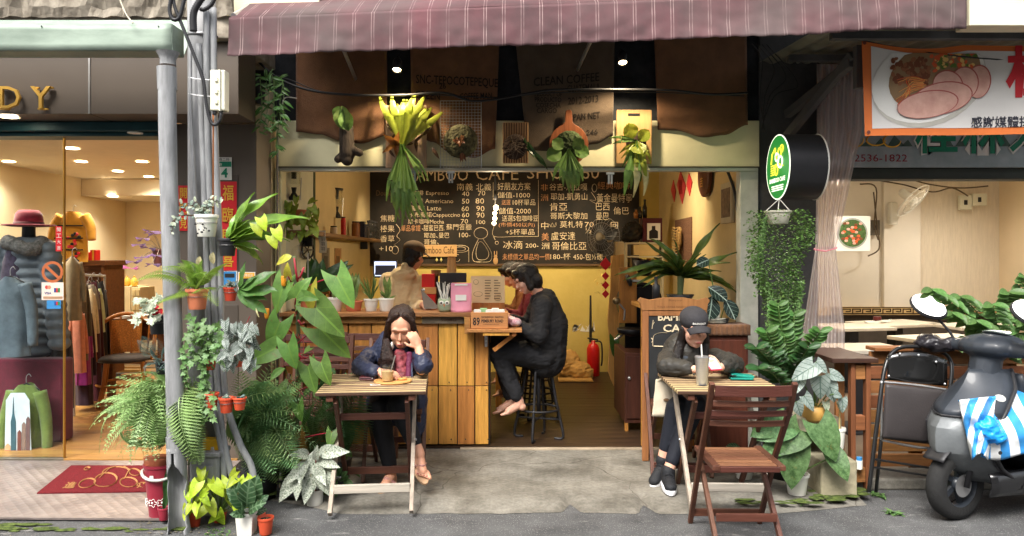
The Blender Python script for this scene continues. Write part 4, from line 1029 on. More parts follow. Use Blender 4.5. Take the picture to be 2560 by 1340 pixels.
# black pot, bird nest fern
t,c = potted('birds_nest_fern','glossy bird nest fern with wavy leaves in a black pot',569,640,596,48,4.13,blackp,group=GP)
for ex,ey,s in ((700,492,1),(655,470,1),(640,520,1),(692,560,1.0),(690,600,1),(672,640,0.9),(610,500,1),(585,505,1),(566,520,.9),(625,490,1),(600,545,.8),(660,575,1),(645,610,.9),(575,545,.8),(618,530,.8)):
    e = P(ex,ey,4.13 - rnd(-0.08,0.14)); d = e - c
    leaf(t,random.choice(strap(gNest)),c,d + V((0,0,d.length*0.12)),d.length*1.1,up=V((-0.3,-0.8,0.8)),wide=1.35)
for ex,ey in ((652,545),(690,572),(678,590),(640,560)): leaf(t,heart(gLime)[0],P(ex,ey,4.02),V((0.4,-0.3,-0.8)),0.085,up=UPF)
# terracotta pot, lime fern
t,c = potted('hanging_fern','light green fern in a terracotta pot hung on the pole',493,773,722,55,4.10,terr,group=GP)
for ex,ey in ((335,705),(362,690),(400,668),(430,655),(455,650),(570,660),(560,690),(410,745),(440,740),(545,765),(480,660),(505,650),(392,760),(525,700),(470,690)):
    e = P(ex,ey,4.08 - rnd(0,0.16)); d = e - c; frond(t,random.choice(fern(gFernL,0.26)),c,e)
for x,y in ((500,640),(533,630)): leaf(t,leafmesh('spent_flower',gDried,0.5,'oval',0,0.5,0.1),P(x,y,4.1),V((0.05,-0.1,-1)),0.07,up=V((0,-1,0)),name='dried_flower')
# red pot with striped peperomia and staghorn leaves
t,c = potted('hanging_plant','red pot with long drooping leather leaves beside the stickers',576,752,718,36,4.10,redp,group=GP,taper=0.66)
clump(t,c,heart(gStripe),12,(0.03,0.045),(180,360),(10,70),0.02,0.05)
for ex,ey,w in ((686,692,1.3),(684,740,1.4),(652,790,1.2),(612,660,0.9),(655,760,1.1),(610,770,1.0),(640,700,1.0)):
    e = P(ex,ey,4.05); b = P(598,722,4.08); d = e - b; leaf(t,strap(gMid)[2],b,d + V((0,0,.03)),d.length*1.1,up=V((-.2,-1,.8)),wide=1.6*w)
leaf(t,strap(gDried)[0],P(640,770,4.05),V((.2,-.2,-.6)),0.06,up=V((0,-1,0)),name='dead_leaf')
# oxalis left of the pipe
t,c = potted('purple_shamrock','purple shamrock plant in a brown pot behind the downspout',402,664,622,42,4.22,brnp,group=GP)
m = MB()
for ex,ey in ((375,578),(358,596),(348,612),(370,620),(338,655),(355,645),(385,585),(380,660),(330,672),(392,640)):
    e = P(ex,ey,4.18 - rnd(0,.1)); m.tube([c,c.lerp(e,.5) + V((0,0,.02)),e],0.0015,4)
    for a in (0,120,240):
        d = V((math.cos(R(a + ex)),math.sin(R(a + ex))*.7 - .2,rnd(-.3,.2))); leaf(t,leafmesh('wing',gPurp if ex != 330 else gPink,0.9,'wedge',0,0.25,0.15,nt=3),e,d,rnd(.035,.05),up=V((0,-.6,1)))
m.out('stem',M('pale stem',S(170,150,130),.6),t)
# variegated ivy + red flower in black pot
t,c = potted('variegated_ivy','cream variegated ivy with red bloom in a tilted black pot',394,835,788,44,4.22,blackp,group=GP)
for i in range(26):
    e = P(rnd(338,402),rnd(742,806),4.16 - rnd(0,.08)); leaf(t,ivymesh(gVar)[0],e,V((rnd(-1,.3),rnd(-.6,0),rnd(-.8,.3))),rnd(.04,.06),up=UPF)
vine(t,[c,P(375,770,4.2),P(345,790,4.16)],ivymesh(gVar),.02,(.03,.045))
for i in range(6): leaf(t,leafmesh('petal',M('red petal',S(170,16,30),.6),0.8,'oval',0,.2,.2),P(398,760 + i*6,4.19),V((rnd(-1,.6),-.5,rnd(-.6,.8))),.045,up=UPF,name='petal')
# blue juniper
t,c = potted('blue_juniper','bluish feathery juniper in a dark pot above the big fern',405,935,905,34,4.22,blackp,group=GP)
for i in range(16):
    e = P(rnd(338,420),rnd(838,925),4.16 - rnd(0,.1)); b = c.lerp(e,.35); d = e - b
    leaf(t,random.choice(fern(gJun,0.30)),b,d,max(.09,d.length),up=V((rnd(-1,1),-1,rnd(0,1))),name='sprig')
# boston fern in bucket
t = T('boston_fern','large fountain of fern fronds above the maroon bucket','fern',G(395,1290),None)
c = P(400,1100,4.28)
MB().lathe(P(392,1190,4.28),[(0.06,0),(0.07,0.10),(0.072,0.11)],20).out('inner_pot',terr,t,smooth=True)
BOS = [frondmesh('boston_%d' % i,gFern,28,.17,.75 + .2*i,lift=.4 + .08*i,pw=.022,taper=.6,curl=.06*(i - 1)) for i in range(3)]
pts = [(235,1045),(240,1010),(250,985),(262,960),(268,1085),(275,1040),(290,1010),(255,1120),(300,965),(285,930),(330,930),(365,925),(410,925),(300,1130),(330,1150),(350,1120),(270,1060),(310,1060),(340,1050),(295,1090),(415,960),(420,1000),(380,990),(360,1010),(380,1080),(330,985),(405,1040),(345,1090),(316,1030),(380,945),(285,985),(305,1000),(265,1020),(325,1110),(370,1140),(395,1130),(300,1040),(280,1110),(350,960)]
for ex,ey in pts*3:
    e = P(ex + rnd(-8,8),ey + rnd(-12,12),4.22 - rnd(-.1,.28)); b = c + V((rnd(-.03,.03),rnd(-.05,.05),rnd(-.05,.12))); d = e - b
    frond(t,random.choice(BOS),b,e + V((0,0,-.03)))
bk = T('bucket','maroon plastic bucket with white handle and flower print under the fern','bucket',G(400,1292))
b0 = P(402,1290,4.29)
MB().lathe(b0,[(0.058,0),(0.062,0.01),(0.088,0.29),(0.094,0.295),(0.094,0.31),(0.086,0.31),(0.08,0.2)],28).out('body',maro,bk,auto=40)
MB().tube([b0 + V((0.096*math.cos(R(a)),0.096*math.sin(R(a)) - .006,0.27 - 0.035*max(0,math.cos(R(a + 70))))) for a in range(175,365,12)],0.0085,8).out('handle',whtp,bk,smooth=True)
def flower(a,z,r=.019):
    q = lambda k: b0 + V(((0.0695 + z*.1)*math.cos(R(a + k[0]/0.0012)),(0.0695 + z*.1)*math.sin(R(a + k[0]/0.0012)),z + k[1]))
    MB().tube([q((r*(1 + .28*math.cos(5*w))*math.cos(w),r*(1 + .28*math.cos(5*w))*math.sin(w))) for w in [i*6.2832/30 for i in range(31)]],0.0016,4).out('flower_print',whitep,bk)
    MB().ell(q((0,0)),.006,n=8,k=5).out('flower_print',whitep,bk)
for a in (225,262,300): flower(a,0.10)
part('label',whitep,bk,P(374,1202,4.193),P(383,1190,4.193) + V((0,.002,0)),bev=0)
# maroon tiny pot with snake plant
t,c = potted('snake_plant','single upright snake plant leaf in a tiny maroon pot',410,1299,1268,30,4.20,maro,tie=False)
leaf(t,strap(gDark)[2],c + V((0,0,-.02)),P(416,1165,4.2) - c,.27,up=V((0,-1,.1)),wide=.8)
# ivy in red pot
t,c = potted('ivy_plant','trailing green ivy in a red pot on the pole front',524,924,900,34,4.12,redp,group=GP)
for pts in ([(500,860),(470,830),(460,880)],[(500,850),(490,820),(478,790)],[(530,850),(550,840),(562,862)],[(515,830),(505,800)],[(515,960),(510,1000),(512,1045)],[(505,940),(515,985),(520,1010)],[(480,880),(462,900),(465,960)],[(540,880),(548,830),(536,812)],[(505,900),(512,960),(520,990)],[(500,1010),(495,1040),(506,1060)]):
    vine(t,[c] + [P(x,y,4.09 - rnd(0,.06)) for x,y in pts],ivymesh(gIvy),.018,(.028,.05))
for i in range(46): leaf(t,ivymesh(gIvy)[0],P(rnd(468,560),rnd(812,905),4.08 - rnd(0,.08)),V((rnd(-1,1),-.4,rnd(-1,.3))),rnd(.03,.05),up=UPF)
# watermelon peperomia
t,c = potted('watermelon_peperomia','silver striped peperomia bush in a small red pot',596,916,888,36,4.12,redp,group=GP)
for i in range(60):
    e = P(rnd(556,640),rnd(802,908),4.08 - rnd(0,.12)); leaf(t,heart(gStripe)[i % 2],e,V((rnd(-.7,.7),-.5,-rnd(.3,1))),rnd(.05,.072),up=V((rnd(-.5,.5),-1,.5)))
MB().tube(smoothpts([c,P(600,850,4.1),P(625,790,4.1)],5),.002,5).out('stem',redst,t)
# three red pots
for i,(x,yb,yt,w,lab) in enumerate(((527,1022,982,40,'ivy cutting in a faded red pot tied low on the pole'),(566,1031,993,38,'grey rosette succulent in a red pot tied on the conduits'),(599,1024,993,34,'pale blue succulent in a tilted red pot beside the fern'))):
    t,c = potted('succulent_pot' if i else 'ivy_cutting',lab,x,yb,yt,w,4.09,redp,group=GP,taper=.68)
    if i: clump(t,c,oval(gGrey if i == 1 else gJun),16,(.022,.04),(0,360),(10,70))
    else: vine(t,[c,P(535,1000,4.02),P(530,1050,4.0)],ivymesh(gIvy),.02,(.03,.05))
# trailing sword fern between pipe and pole
t = T('sword_fern','narrow hanging fern fronds between the downspout and the pole','fern',P(478,1170,4.16))
for i in range(26):
    b = P(rnd(455,505),rnd(930,1040),4.2 - rnd(0,.05)); e = P(rnd(450,512),rnd(1020,1170),4.12 - rnd(0,.06)); frond(t,random.choice(fern(gFern,.2)),b,e,V((0,-1,.3)))
leaf(t,fern(gFernD,.2)[2],P(460,960,4.1),P(447,880,4.08) - P(460,960,4.1),.2,up=V((0,-1,0)),name='frond')
# base: lime pothos pots
for (x,yb,yt,w,box,n,lab) in ((485,1316,1276,38,(466,502,1190,1285),9,'small lime pothos in a brick red pot by the downspout'),(549,1312,1278,36,(480,642,1172,1292),44,'bushy lime pothos spilling over a red pot at the pole foot')):
    D = 4.17 if x == 485 else 4.24
    t,c = potted('lime_pothos',lab,x,yb,yt,w,D,redp,tie=False)
    m = MB()
    for i in range(n):
        e = P(rnd(box[0],box[1]),rnd(box[2],box[3]),D - rnd(0,.16)); m.tube([c,c.lerp(e,.6) + V((0,-.02,.03)),e],.0022,5)
        leaf(t,heart(gLime)[i % 2],e,V((rnd(-.8,.8),-rnd(.2,.8),-rnd(.2,1))),rnd(.06,.10),up=V((rnd(-.4,.4),-.8,.8)))
    m.out('stem',STEM,t)
t,c = potted('calathea','dark patterned calathea in a square white pot at the kerb',617,1334,1278,66,4.05,whtp,tie=False,sq=True,rot=R(45),taper=.78)
for i in range(15):
    e = P(rnd(578,658),rnd(1208,1282),4.0 - rnd(-.1,.06)); leaf(t,oval(gCal)[i % 2],c.lerp(e,.25),(e - c) + V((0,-.02,0)),(e - c).length*.9 + .02,up=UPF + V((rnd(-.6,.6),0,0)))
for (x,yb,yt,w,lab) in ((664,1334,1292,40,'small empty red pot with dry soil beside the white pot'),(648,1312,1282,30,'little red pot with grey succulent behind the empty one')):
    t,c = potted('small_pot',lab,x,yb,yt,w,4.03 if x == 664 else 4.15,redp,tie=False)
    if x == 648: clump(t,c,oval(gGrey),12,(.02,.04),(0,360),(10,70))
    else: clump(t,c,lance(gDried),5,(.02,.03),(0,360),(0,40),name='dead_leaf')
# fern mass right of the pole
t = T('leatherleaf_fern','dense dark green fern filling the corner right of the conduits','fern',G(650,1240))
c = P(650,1080,4.62)
for i in range(110):
    ex,ey = rnd(588,760),rnd(950,1215); e = P(ex,ey,4.48 - rnd(-.1,.2)); b = c + V((rnd(-.08,.08),rnd(-.05,.05),rnd(-.1,.1))); d = e - b
    frond(t,random.choice(fern(gFernD if i % 3 else gFern,.28)),b,e,V((0,-.8,1)))
for ex,ey in ((645,935),(622,960),(600,940),(672,965),(640,975)):
    e = P(ex,ey,4.4); d = e - c; leaf(t,random.choice(fern(gFern,.3)),c,d,d.length*1.1,up=V((0,-1,.3)),name='frond')
MB().lathe(G(650,1243),[(.1,0),(.13,.22),(.12,.22)],20).out('pot',blackp,t,smooth=True)
# climbing philodendron
t = T('climbing_philodendron','tall philodendron with big heart leaves and red stalks by the counter','plant',G(745,1240))
c0 = P(748,1240,4.75)
MB().lathe(c0,[(.09,0),(.12,.2),(.11,.2)],20).out('pot',blackp,t,smooth=True)
MB().tube(smoothpts([P(748,1200,4.75),P(742,1000,4.72),P(746,850,4.72),P(742,740,4.7),P(735,640,4.7)],6),.013,8).out('trunk',M('philodendron trunk',(.09,.12,.05),.6,var=.4),t,smooth=True)
big = [leafmesh('phil_a',gPhil,.70,'heart',.34,.10,.22,0.0,10),leafmesh('phil_b',gPhil,.74,'heart',.38,.14,.35,.01,10)]
specs = [((712,705),(682,782),(716,672),0),((775,715),(772,782),(757,700),9),((842,690),(882,770),(838,672),0),((790,770),(860,840),(790,762),0),((800,820),(872,895),(798,830),0),((700,805),(668,880),(705,800),0),((770,915),(785,985),(762,905),1),((802,905),(822,965),(800,900),1),((690,970),(680,1010),(700,962),1),((745,1010),(748,1055),(742,1000),0),((690,870),(610,908),(712,868),0),((720,860),(735,925),(716,850),1),((775,870),(760,880),(790,850),0),((740,745),(765,690),(730,700),0),((830,1080),(822,1122),(822,1060),1),((760,740),(790,745),(765,730),0),((800,960),(850,1020),(790,970),2),((720,690),(715,660),(722,670),9)]
for i,(b,e,st,k) in enumerate(specs):
    D = 4.62 - (i % 4)*.05
    pb,pe = P(*b,D),P(*e,D - .05); d = pe - pb
    me = big[i % 2] if k < 9 else leafmesh('phil_y',gYel,.62,'heart',.3,.1,.3)
    if k == 2: me = leafmesh('phil_d',gDark,.6,'heart',.3,.1,.3)
    leaf(t,me,pb,d,d.length*1.06,up=V((rnd(-.25,.25),-1,.35)),wide=.92)
    s = P(742 + rnd(-3,3),(b[1] + 40 if b[1] < 950 else b[1] + 20),4.7)
    MB().tube(smoothpts([s,s.lerp(pb,.5) + V((0,-.03,.01)),pb],5),[.0055 - .0002*q for q in range(11)],6).out('stalk',redst if i % 3 else STEM,t,smooth=True)
leaf(t,leafmesh('phil_yy',gYel,.45,'lance',0,.1,.4),P(730,640,4.6),V((-1,-.2,-.3)),.13,up=V((0,-1,.6)))
for a,b in (((760,668),(742,700)),((735,645),(748,720)),((745,800),(760,806)),((742,880),(765,895))): MB().tube([P(*a,4.6),P((a[0] + b[0])/2,(a[1] + b[1])/2 + 8,4.6),P(*b,4.66)],.007,6).out('sheath',redst,t,smooth=True)
for i in range(7):
    y = rnd(800,960); MB().tube(smoothpts([P(745,y,4.68),P(745 + rnd(-30,40),y + rnd(-10,20),4.6),P(745 + rnd(-60,90),y + rnd(0,50),4.6)],4),.0018,4).out('aerial_root',redst,t)
for x,y in ((667,785),(709,704)): MB().lathe(P(x,y + 12,4.6),[(.01,0),(.014,.01),(.016,.06),(.012,.066)],12).out('marker',M('orange tag',S(232,150,40),.5),t,smooth=True)
# undergrowth between philodendron and table
t = T('corner_undergrowth','mixed heart shaped leaves crowding the corner under the philodendron','plant',G(780,1215)); MB().lathe(G(780,1218),[(.08,0),(.11,.2),(.10,.2)],18).out('pot',brnp,t,smooth=True); b0_ = P(780,1130,5.0); m = MB()
for i in range(75):
    e = P(rnd(640,880),rnd(905,1200),4.98 - rnd(-.12,.25)); m.tube([b0_,b0_.lerp(e,.6) + V((0,0,.05)),e],.0025,4); leaf(t,(heart(gMid) + oval(gPhil) + lance(gMid) + heart(gDark))[i % 8],e,V((rnd(-.8,.8),-.5,-rnd(.1,1))),rnd(.07,.14),up=V((rnd(-.5,.5),-1,.5)))
for i in range(22): e = P(rnd(600,800),rnd(930,1190),4.75 - rnd(0,.2)); frond(t,random.choice(fern(gFern if i % 2 else gFernD,.28)),P(700 + rnd(-40,40),1090,4.85),e,V((0,-.8,1)))
m.out('stem',STEM,t)
t = T('dwarf_palm','small palm with thin feathery leaves under the table edge','palm',G(850,1200))
for i in range(18):
    e = P(rnd(775,905),rnd(1000,1160),4.75 - rnd(0,.15)); b = P(840,1120,4.9); d = e - b
    leaf(t,random.choice(fern(gFernD,.42)),b,d + V((0,0,.08)),max(.16,d.length*1.1),up=V((0,-1,.4)),name='frond')
MB().lathe(G(845,1205),[(.07,0),(.095,.16),(.085,.16)],18).out('pot',blackp,t,smooth=True)
t = T('golden_fern','dried golden brown fern frond standing by the spotted begonia','fern',G(735,1225))
leaf(t,frondmesh('gold',gGold,22,.26,.05,lift=.05,pw=.03),P(727,1185,4.55),P(752,1072,4.52) - P(727,1185,4.55),.31,up=V((0,-1,.1)),name='frond')
leaf(t,frondmesh('gold',gGold,22,.26,.05,lift=.05,pw=.03),P(735,1190,4.55),V((.35,-.1,.7)),.16,up=V((0,-1,.1)),name='frond')
MB().lathe(G(733,1228),[(.05,0),(.065,.10),(.06,.10)],16).out('pot',brnp,t,smooth=True)
t,c = potted('spotted_begonia','white speckled begonia with pointed leaves in a cream pot',787,1264,1222,44,4.52,whtp,tie=False,taper=.9)
for (b,e) in (((770,1135),(735,1135)),((790,1150),(790,1120)),((745,1180),(700,1250)),((752,1185),(736,1245)),((775,1190),(762,1255)),((785,1135),(775,1230)),((800,1180),(822,1240)),((795,1170),(800,1225)),((800,1150),(840,1165)),((810,1170),(832,1215)),((765,1150),(745,1200)),((790,1160),(808,1205)),((800,1130),(860,1128)),((760,1160),(718,1205))):
    pb,pe = P(*b,4.48 - rnd(0,.08)),P(*e,4.40 - rnd(0,.06)); d = pe - pb; leaf(t,leafmesh('beg%d' % (b[0] % 2),gBeg,.42,'lance',.1,.15,.2),pb,d,max(.1,d.length*1.15),up=V((rnd(-.3,.3),-1,.4)))
    MB().tube([c,c.lerp(pb,.6) + V((0,0,.03)),pb],.003,5).out('stem',redst,t)
t = T('plastic_crate','black plastic nursery crate behind the spotted begonia','crate',G(735,1262))
for i in range(9): part('slat',blackp,t,V((X_(692 + i*9,4.55),4.55,.036)),V((X_(696 + i*9,4.55),4.56,.13)),bev=.001)
for z in (.036,.08,.126): part('rail',blackp,t,V((X_(690,4.55),4.548,z)),V((X_(772,4.55),4.562,z + .012)),bev=.001)
part('base',blackp,t,V((X_(690,4.55),4.562,.037)),V((X_(772,4.55),4.75,.05)),bev=.001)
t,c = potted('aluminum_plant','silver splashed leaves spreading from behind the table leg',846,1220,1196,40,4.62,blackp,tie=False)
for i in range(20):
    e = P(rnd(828,892),rnd(1160,1252),4.55 - rnd(0,.1)); leaf(t,oval(gMam)[i % 2],c.lerp(e,.3),e - c.lerp(e,.1),rnd(.05,.085),up=UPF)
MB().lathe(G(785,1245) ,[(.03,0),(.03,.01)],8).out('saucer',whtp,t)
# weeds and leaf litter at the kerb
t = T('weed','low weed sprouting by the kerb below the white pot','weed',P(545,1336,4.03))
clump(t,G(545,1333),oval(gIvy),40,(.012,.03),(0,360),(5,50),.07)
lit = MB()
for i in range(160):
    x,y = rnd(300,700),rnd(1300,1338); p = G(x,y) + V((0,0,.006)); a = rnd(0,6.28); s = rnd(.004,.014)
    lit.add([p,p + V((math.cos(a),math.sin(a),.2))*s,p + V((math.cos(a + .5),math.sin(a + .5),0))*s*1.5,p + V((math.cos(a + 1),math.sin(a + 1),.1))*s],[(0,1,2,3)])
o = stuff(lit.out('leaf_litter',M('litter',(.16,.14,.09),.9,var=.6,scale=40))); tag(o,'dry leaf litter scattered at the kerb below the pole','litter')
# ================================================================== café: upper front
burl = M('burlap',S(118,82,56),0.95,var=0.25,scale=5,bump=0.6,bscale=260,detail=8,sheen=0.2)
burld = M('grey burlap',S(92,77,62),0.95,var=0.25,scale=5,bump=0.6,bscale=260,detail=8,sheen=0.2)
ink = M('sack print',(0.026,0.019,0.014),0.95,var=0.4,scale=30)
def sack(label,xt0,xt1,bot,D,mat,seed,prints=()):
    """bot: list of (x, y) pixels along the lower hem"""
    t = T('burlap_sack',label,'sack',P((bot[0][0] + bot[-1][0])/2,max(y for x,y in bot),D),'coffee sacks hung under the awning')
    def hem(u):
        k = u*(len(bot) - 1); i = min(int(k),len(bot) - 2); f = k - i; f = f*f*(3 - 2*f)
        return lerp(bot[i][0],bot[i + 1][0],k - i),lerp(bot[i][1],bot[i + 1][1],f)
    def dep(p): return D + 0.008*math.sin(p.x*9 + seed) + 0.014*noise.noise(V((p.x*3,p.z*2.2,seed)))
    def fn(u,v):
        hx,hy = hem(u); x = lerp(hx,lerp(xt0,xt1,u),v); y = lerp(hy,60,v); p = P(x,y,D); return V((p.x,dep(p),p.z))
    MB().sheet(fn,30,24).out('cloth',mat,t,smooth=True,solid=0.004)
    for s,x,y,w,h,tilt in prints:
        text(s,ink,t,P(x,y,D),w=w/FPX*D,h=h/FPX*D,right=(1,0,math.tan(R(tilt))),bold=0.01,warp=lambda p: V((p.x,dep(p) - 0.007,p.z)))
    return t
sack('plain brown burlap sack beside the hanging vine',741,968,[(741,330),(800,336),(850,352),(905,359),(968,340)],5.655,burl,1)
sack('brown sack with stencilled lettering behind the wire rack',1024,1250,[(1030,330),(1080,355),(1130,385),(1185,395),(1238,372)],5.655,burl,2,
     (('26',1098,222,17,14,0),('SNC-TEPOCOTEPEQUE',1040,212,205,26,-3),('GREEN',1038,246,62,20,-4),('COFFEE MAN',1150,250,80,16,2)))
sack('greyish sack with stencilled crop year print and round paddle',1284,1537,[(1318,376),(1370,378),(1430,368),(1490,360),(1532,340)],5.655,burld,3,
     (('CLEAN COFFEE',1334,217,165,22,5),('PRODUCT OF',1337,242,68,12,0),('GUATEMALA',1418,230,82,17,4),('PRODUCTO',1337,256,66,12,0),('2012-2013',1420,262,76,18,5),('COSECHA',1340,270,62,12,0),('CARGO',1342,284,50,13,0),('PAN NET',1434,302,66,17,5),('246',1466,338,28,13,4)))
sack('plain dark brown sack next to the pale cutting board',1634,1866,[(1645,324),(1690,326),(1760,344),(1810,338),(1870,312)],5.655,burl,4)
o = MB().tube(smoothpts([P(x,y,5.50) for x,y in ((640,148),(690,192),(760,222),(860,236),(1000,238),(1110,232),(1175,252),(1240,248),(1330,232),(1400,224),(1560,224),(1680,226),(1780,236),(1870,232))],8),0.009,8).out('black_cable',blackp,smooth=True)
tag(o,'thick black cable slung across the burlap sacks','cable')
o = MB().tube(smoothpts([P(x,y,5.51) for x,y in ((690,188),(740,205),(800,228),(900,240),(1060,236),(1240,244),(1380,232),(1600,230),(1860,240))],8),0.004,6).out('black_cable',blackp,smooth=True)
tag(o,'thin black cable sagging along the thick one','cable')
o = MB().tube(smoothpts([P(x,y,5.60) for x,y in ((742,246),(715,244),(706,262),(712,300),(722,318))],8),0.004,6).out('white_wire',whitep,smooth=True)
tag(o,'white wire looping beside the plain sack','wire')
warm = (1,0.80,0.52)
def spotlamp(label,x,y,D,e):
    c = P(x,y,D); t = T('spot_lamp',label,'lamp',c,'lit spot lamps above the header')
    d = V((0.0,-0.45,-1)).normalized(); rt_ = frame(d) @ Matrix(((1,0,0),(0,0,1),(0,-1,0)))
    MB().lathe(c - d*0.10,[(0.025,0),(0.034,0.02),(0.036,0.10),(0.033,0.10),(0.03,0.085)],18,rt_).out('housing',blackp,t,smooth=True)
    MB().ell(c - d*0.012,(0.030,0.030,0.012),rt_).out('bulb',M('lit bulb',(1,0.74,0.40),.5,var=0,emit=9),t,smooth=True)
    MB().tube([c - d*0.1,c - d*0.12 + V((0,0.06,0.02)),c + V((0,0.22,0.06))],0.006,6).out('bracket',blackp,t)
    lamp('spot_light','SPOT',c + d*0.03,e,warm,t,0.03,150,c + d + V((0,.25,0)),0.5)
spotlamp('small lit spot lamp between the two sacks near the staghorn fern',992,176,5.40,20)
spotlamp('small lit spot lamp above the pale cutting board',1557,158,5.40,20)

# mounted ferns
BD = CF - 0.105
def hangfronds(t,b,ends,mt,wide=1.4,D=None,shape='strap',name='frond'):
    for ex,ey in ends:
        D_ = (D or BD) - rnd(0.06,0.2); e = P(ex,ey,D_); d = e - b; leaf(t,random.choice(strap(mt)),b + V((rnd(-.02,.02),-.02,rnd(-.02,.02))),d,d.length*1.05,up=V((rnd(-.4,.4),-1,.25)),wide=wide,name=name)
def forkmesh(mt,key,n=4,spread=.5):
    k = (key,mt.name)
    if k in LEAF: return LEAF[k]
    m = MB()                                          # antler frond: a blade that splits into n prongs
    m.sheet(lambda u,v: V(((u - .5)*(.08 + .5*v ** 1.2),v*.62,.10*abs(u - .5) + .025*math.sin(u*12)*v - .05*v)),8,8)
    for i in range(n):
        u0,u1 = i/n,(i + 1)/n; a0,a1 = (u0 - .5)*.58,(u1 - .5)*.58; sp = ((u0 + u1)/2 - .5)*spread*2
        L = rnd(.2,.42)
        m.sheet(lambda u,v: V((lerp(a0,a1,u)*(1 - v) + (lerp(a0,a1,.5) + sp*L + (u - .5)*.13*(1 - v*.7))*v,.62 + L*v*(1 - .2*abs(sp)),-.05 - .3*v*v + .02*math.sin(u*3))),2,6)
    LEAF[k] = m.mesh(key,mt,True)
    return LEAF[k]
gStag = leafmat('staghorn frond',(0.12,0.24,0.05),col2=(0.22,0.36,0.09),scale=3)
gStagY = leafmat('yellow green staghorn frond',(0.34,0.44,0.04),col2=(0.5,0.58,0.08),scale=3,tl=.4)  # fronds of their own yellow-green
drift = M('driftwood',(0.035,0.025,0.018),0.9,var=0.4,scale=8,bump=0.9,bscale=20,st=(3,3,.7))
GM = 'ferns mounted on boards along the header'
t = T('mounted_fern','green shield fern on a dark driftwood branch over the plain sack','mounted plant',P(870,402,BD),GM)
m = MB().cap(P(865,300,BD - .02),P(868,385,BD - .04),.05,.06); m.cap(P(868,380,BD - .04),P(845,398,BD - .06),.035,.03); m.cap(P(870,370,BD - .04),P(898,382,BD - .06),.035,.03); m.cap(P(868,385,BD - .04),P(868,400,BD - .05),.05,.045)
blob(m,'driftwood',drift,t,.008,1)
for (x,y,s,dx) in ((856,290,.17,.05),(862,300,.15,.2),(848,288,.09,-.4)): leaf(t,leafmesh('shield1',gStag,.75,'oval',.1,.25,.15,.03),P(x,y - 20,BD - .09),V((dx,-.1,-1)),s,up=V((0,-1,.2)),name='shield_frond')
pink = wood('pale board',S(186,152,128),.8,2)
t = T('mounted_fern','large yellow green staghorn fern on a pale plank with long hanging fronds','mounted plant',P(1015,420,BD),GM)
part('board',pink,t,P(964,420,BD),P(1066,263,BD) + V((0,.015,0)))
b = P(1008,365,BD - .06)
for d,s in ((V((-.12,-.3,1)),.37),(V((.5,-.35,.8)),.38),(V((.2,-.25,1)),.33)): leaf(t,forkmesh(gStagY,'antler%d' % int(s*100)),b,d,s,up=V((0,-1,-.2)),name='frond')
for ex,ey in ((975,500),(990,545),(1015,530),(1038,545),(1065,440)):
    D_ = BD - rnd(.1,.22); e = P(ex,ey,D_); d = e - b; leaf(t,forkmesh(gStag,'hang%d' % (ex % 3),2 + ex % 2,.22),b + V((0,-.04,0)),d,d.length*1.05,up=V((rnd(-.3,.3),-1,.2)),name='frond',wide=.36)
for i in range(10): leaf(t,lance(leafmat('dry orange frond',(.30,.10,.02),col2=(.55,.24,.05),scale=5))[i % 2],P(990,360,BD - .05),hemi(180,360,-60,80),rnd(.08,.14),up=V((0,-1,0)),name='dry_frond',wide=1.4)
for i in range(12): leaf(t,lance(leafmat('brown dry frond',(.06,.03,.02),col2=(.13,.06,.035),scale=5))[i % 2],P(1020 + rnd(-50,60),345 + rnd(-20,30),BD - .03),hemi(180,360,-60,80),rnd(.07,.12),up=V((0,-1,0)),name='dry_frond')
ms = M('moss ball',(.07,.06,.03),.95,var=.5,scale=25,bump=1,bscale=60,col2=(.13,.12,.06))
rootm = M('root fibre',(.05,.03,.02),.95,var=.5,scale=20,bump=1,bscale=50)
t = T('mounted_fern','round dry moss disc tied to a wire grid rack','mounted plant',P(1152,420,BD),GM)
m = MB()
for i in range(14): x = lerp(1101,1203,i/13); m.tube([P(x,422,BD),P(x,252,BD)],.0013 if 0 < i < 13 else .0028,5)
for i in range(24): y = lerp(252,422,i/23); m.tube([P(1101,y,BD),P(1203,y,BD)],.0013 if 0 < i < 23 else .0028,5)
m.out('wire_grid',M('chrome wire',(.5,.5,.5),.3,metal=.9),t)
m = MB().lathe(P(1152,354,BD - .02),[(.128,0),(.125,.03),(.10,.055),(.05,.068),(0.001,.07)],32,(R(90),0,0)); blob(m,'moss_disc',ms,t,.008,1,disp=lambda p: V((rnd(-.004,.004),)*3))
for i in range(16): leaf(t,lance(leafmat('rust bract',(.16,.05,.02),col2=(.3,.12,.05),scale=5))[i % 2],P(1150 + rnd(-9,9),352 + rnd(-6,6),BD - .09),hemi(180,360,-80,70),rnd(.03,.06),up=V((0,-1,0)),name='dry_frond',wide=1.8)
for i in range(6): leaf(t,lance(MATS['rust bract'])[i % 2],P(1155,378,BD - .07),V((rnd(-.3,.4),-.2,-1)),rnd(.06,.11),up=V((0,-1,0)),name='dry_frond')
def stripes(label,x0,y0,x1,y1):
    t = T('mounted_fern',label,'mounted plant',P((x0 + x1)/2,y1,BD),GM)
    part('board',wood('scorched board',S(196,152,106),.75,2),t,P(x0,y1,BD),P(x1,y0,BD) + V((0,.014,0)),bev=.002)
    for i in range(10): part('burnt_stripe',M('scorch',S(70,44,28),.8),t,P(x0 + 2 + i*6.3,y1 - 1,BD - .0025),P(x0 + 4.4 + i*6.3,y0 + 1,BD - .0025) + V((0,.003,0)),bev=0)
    return t
t = stripes('brown root ball on a striped scorched board',1257,306,1321,408)
m = MB().ell(P(1288,367,BD - .04),(.095,.05,.095)); blob(m,'root_ball',rootm,t,.008,1,disp=lambda p: V((rnd(-.006,.006),)*3))
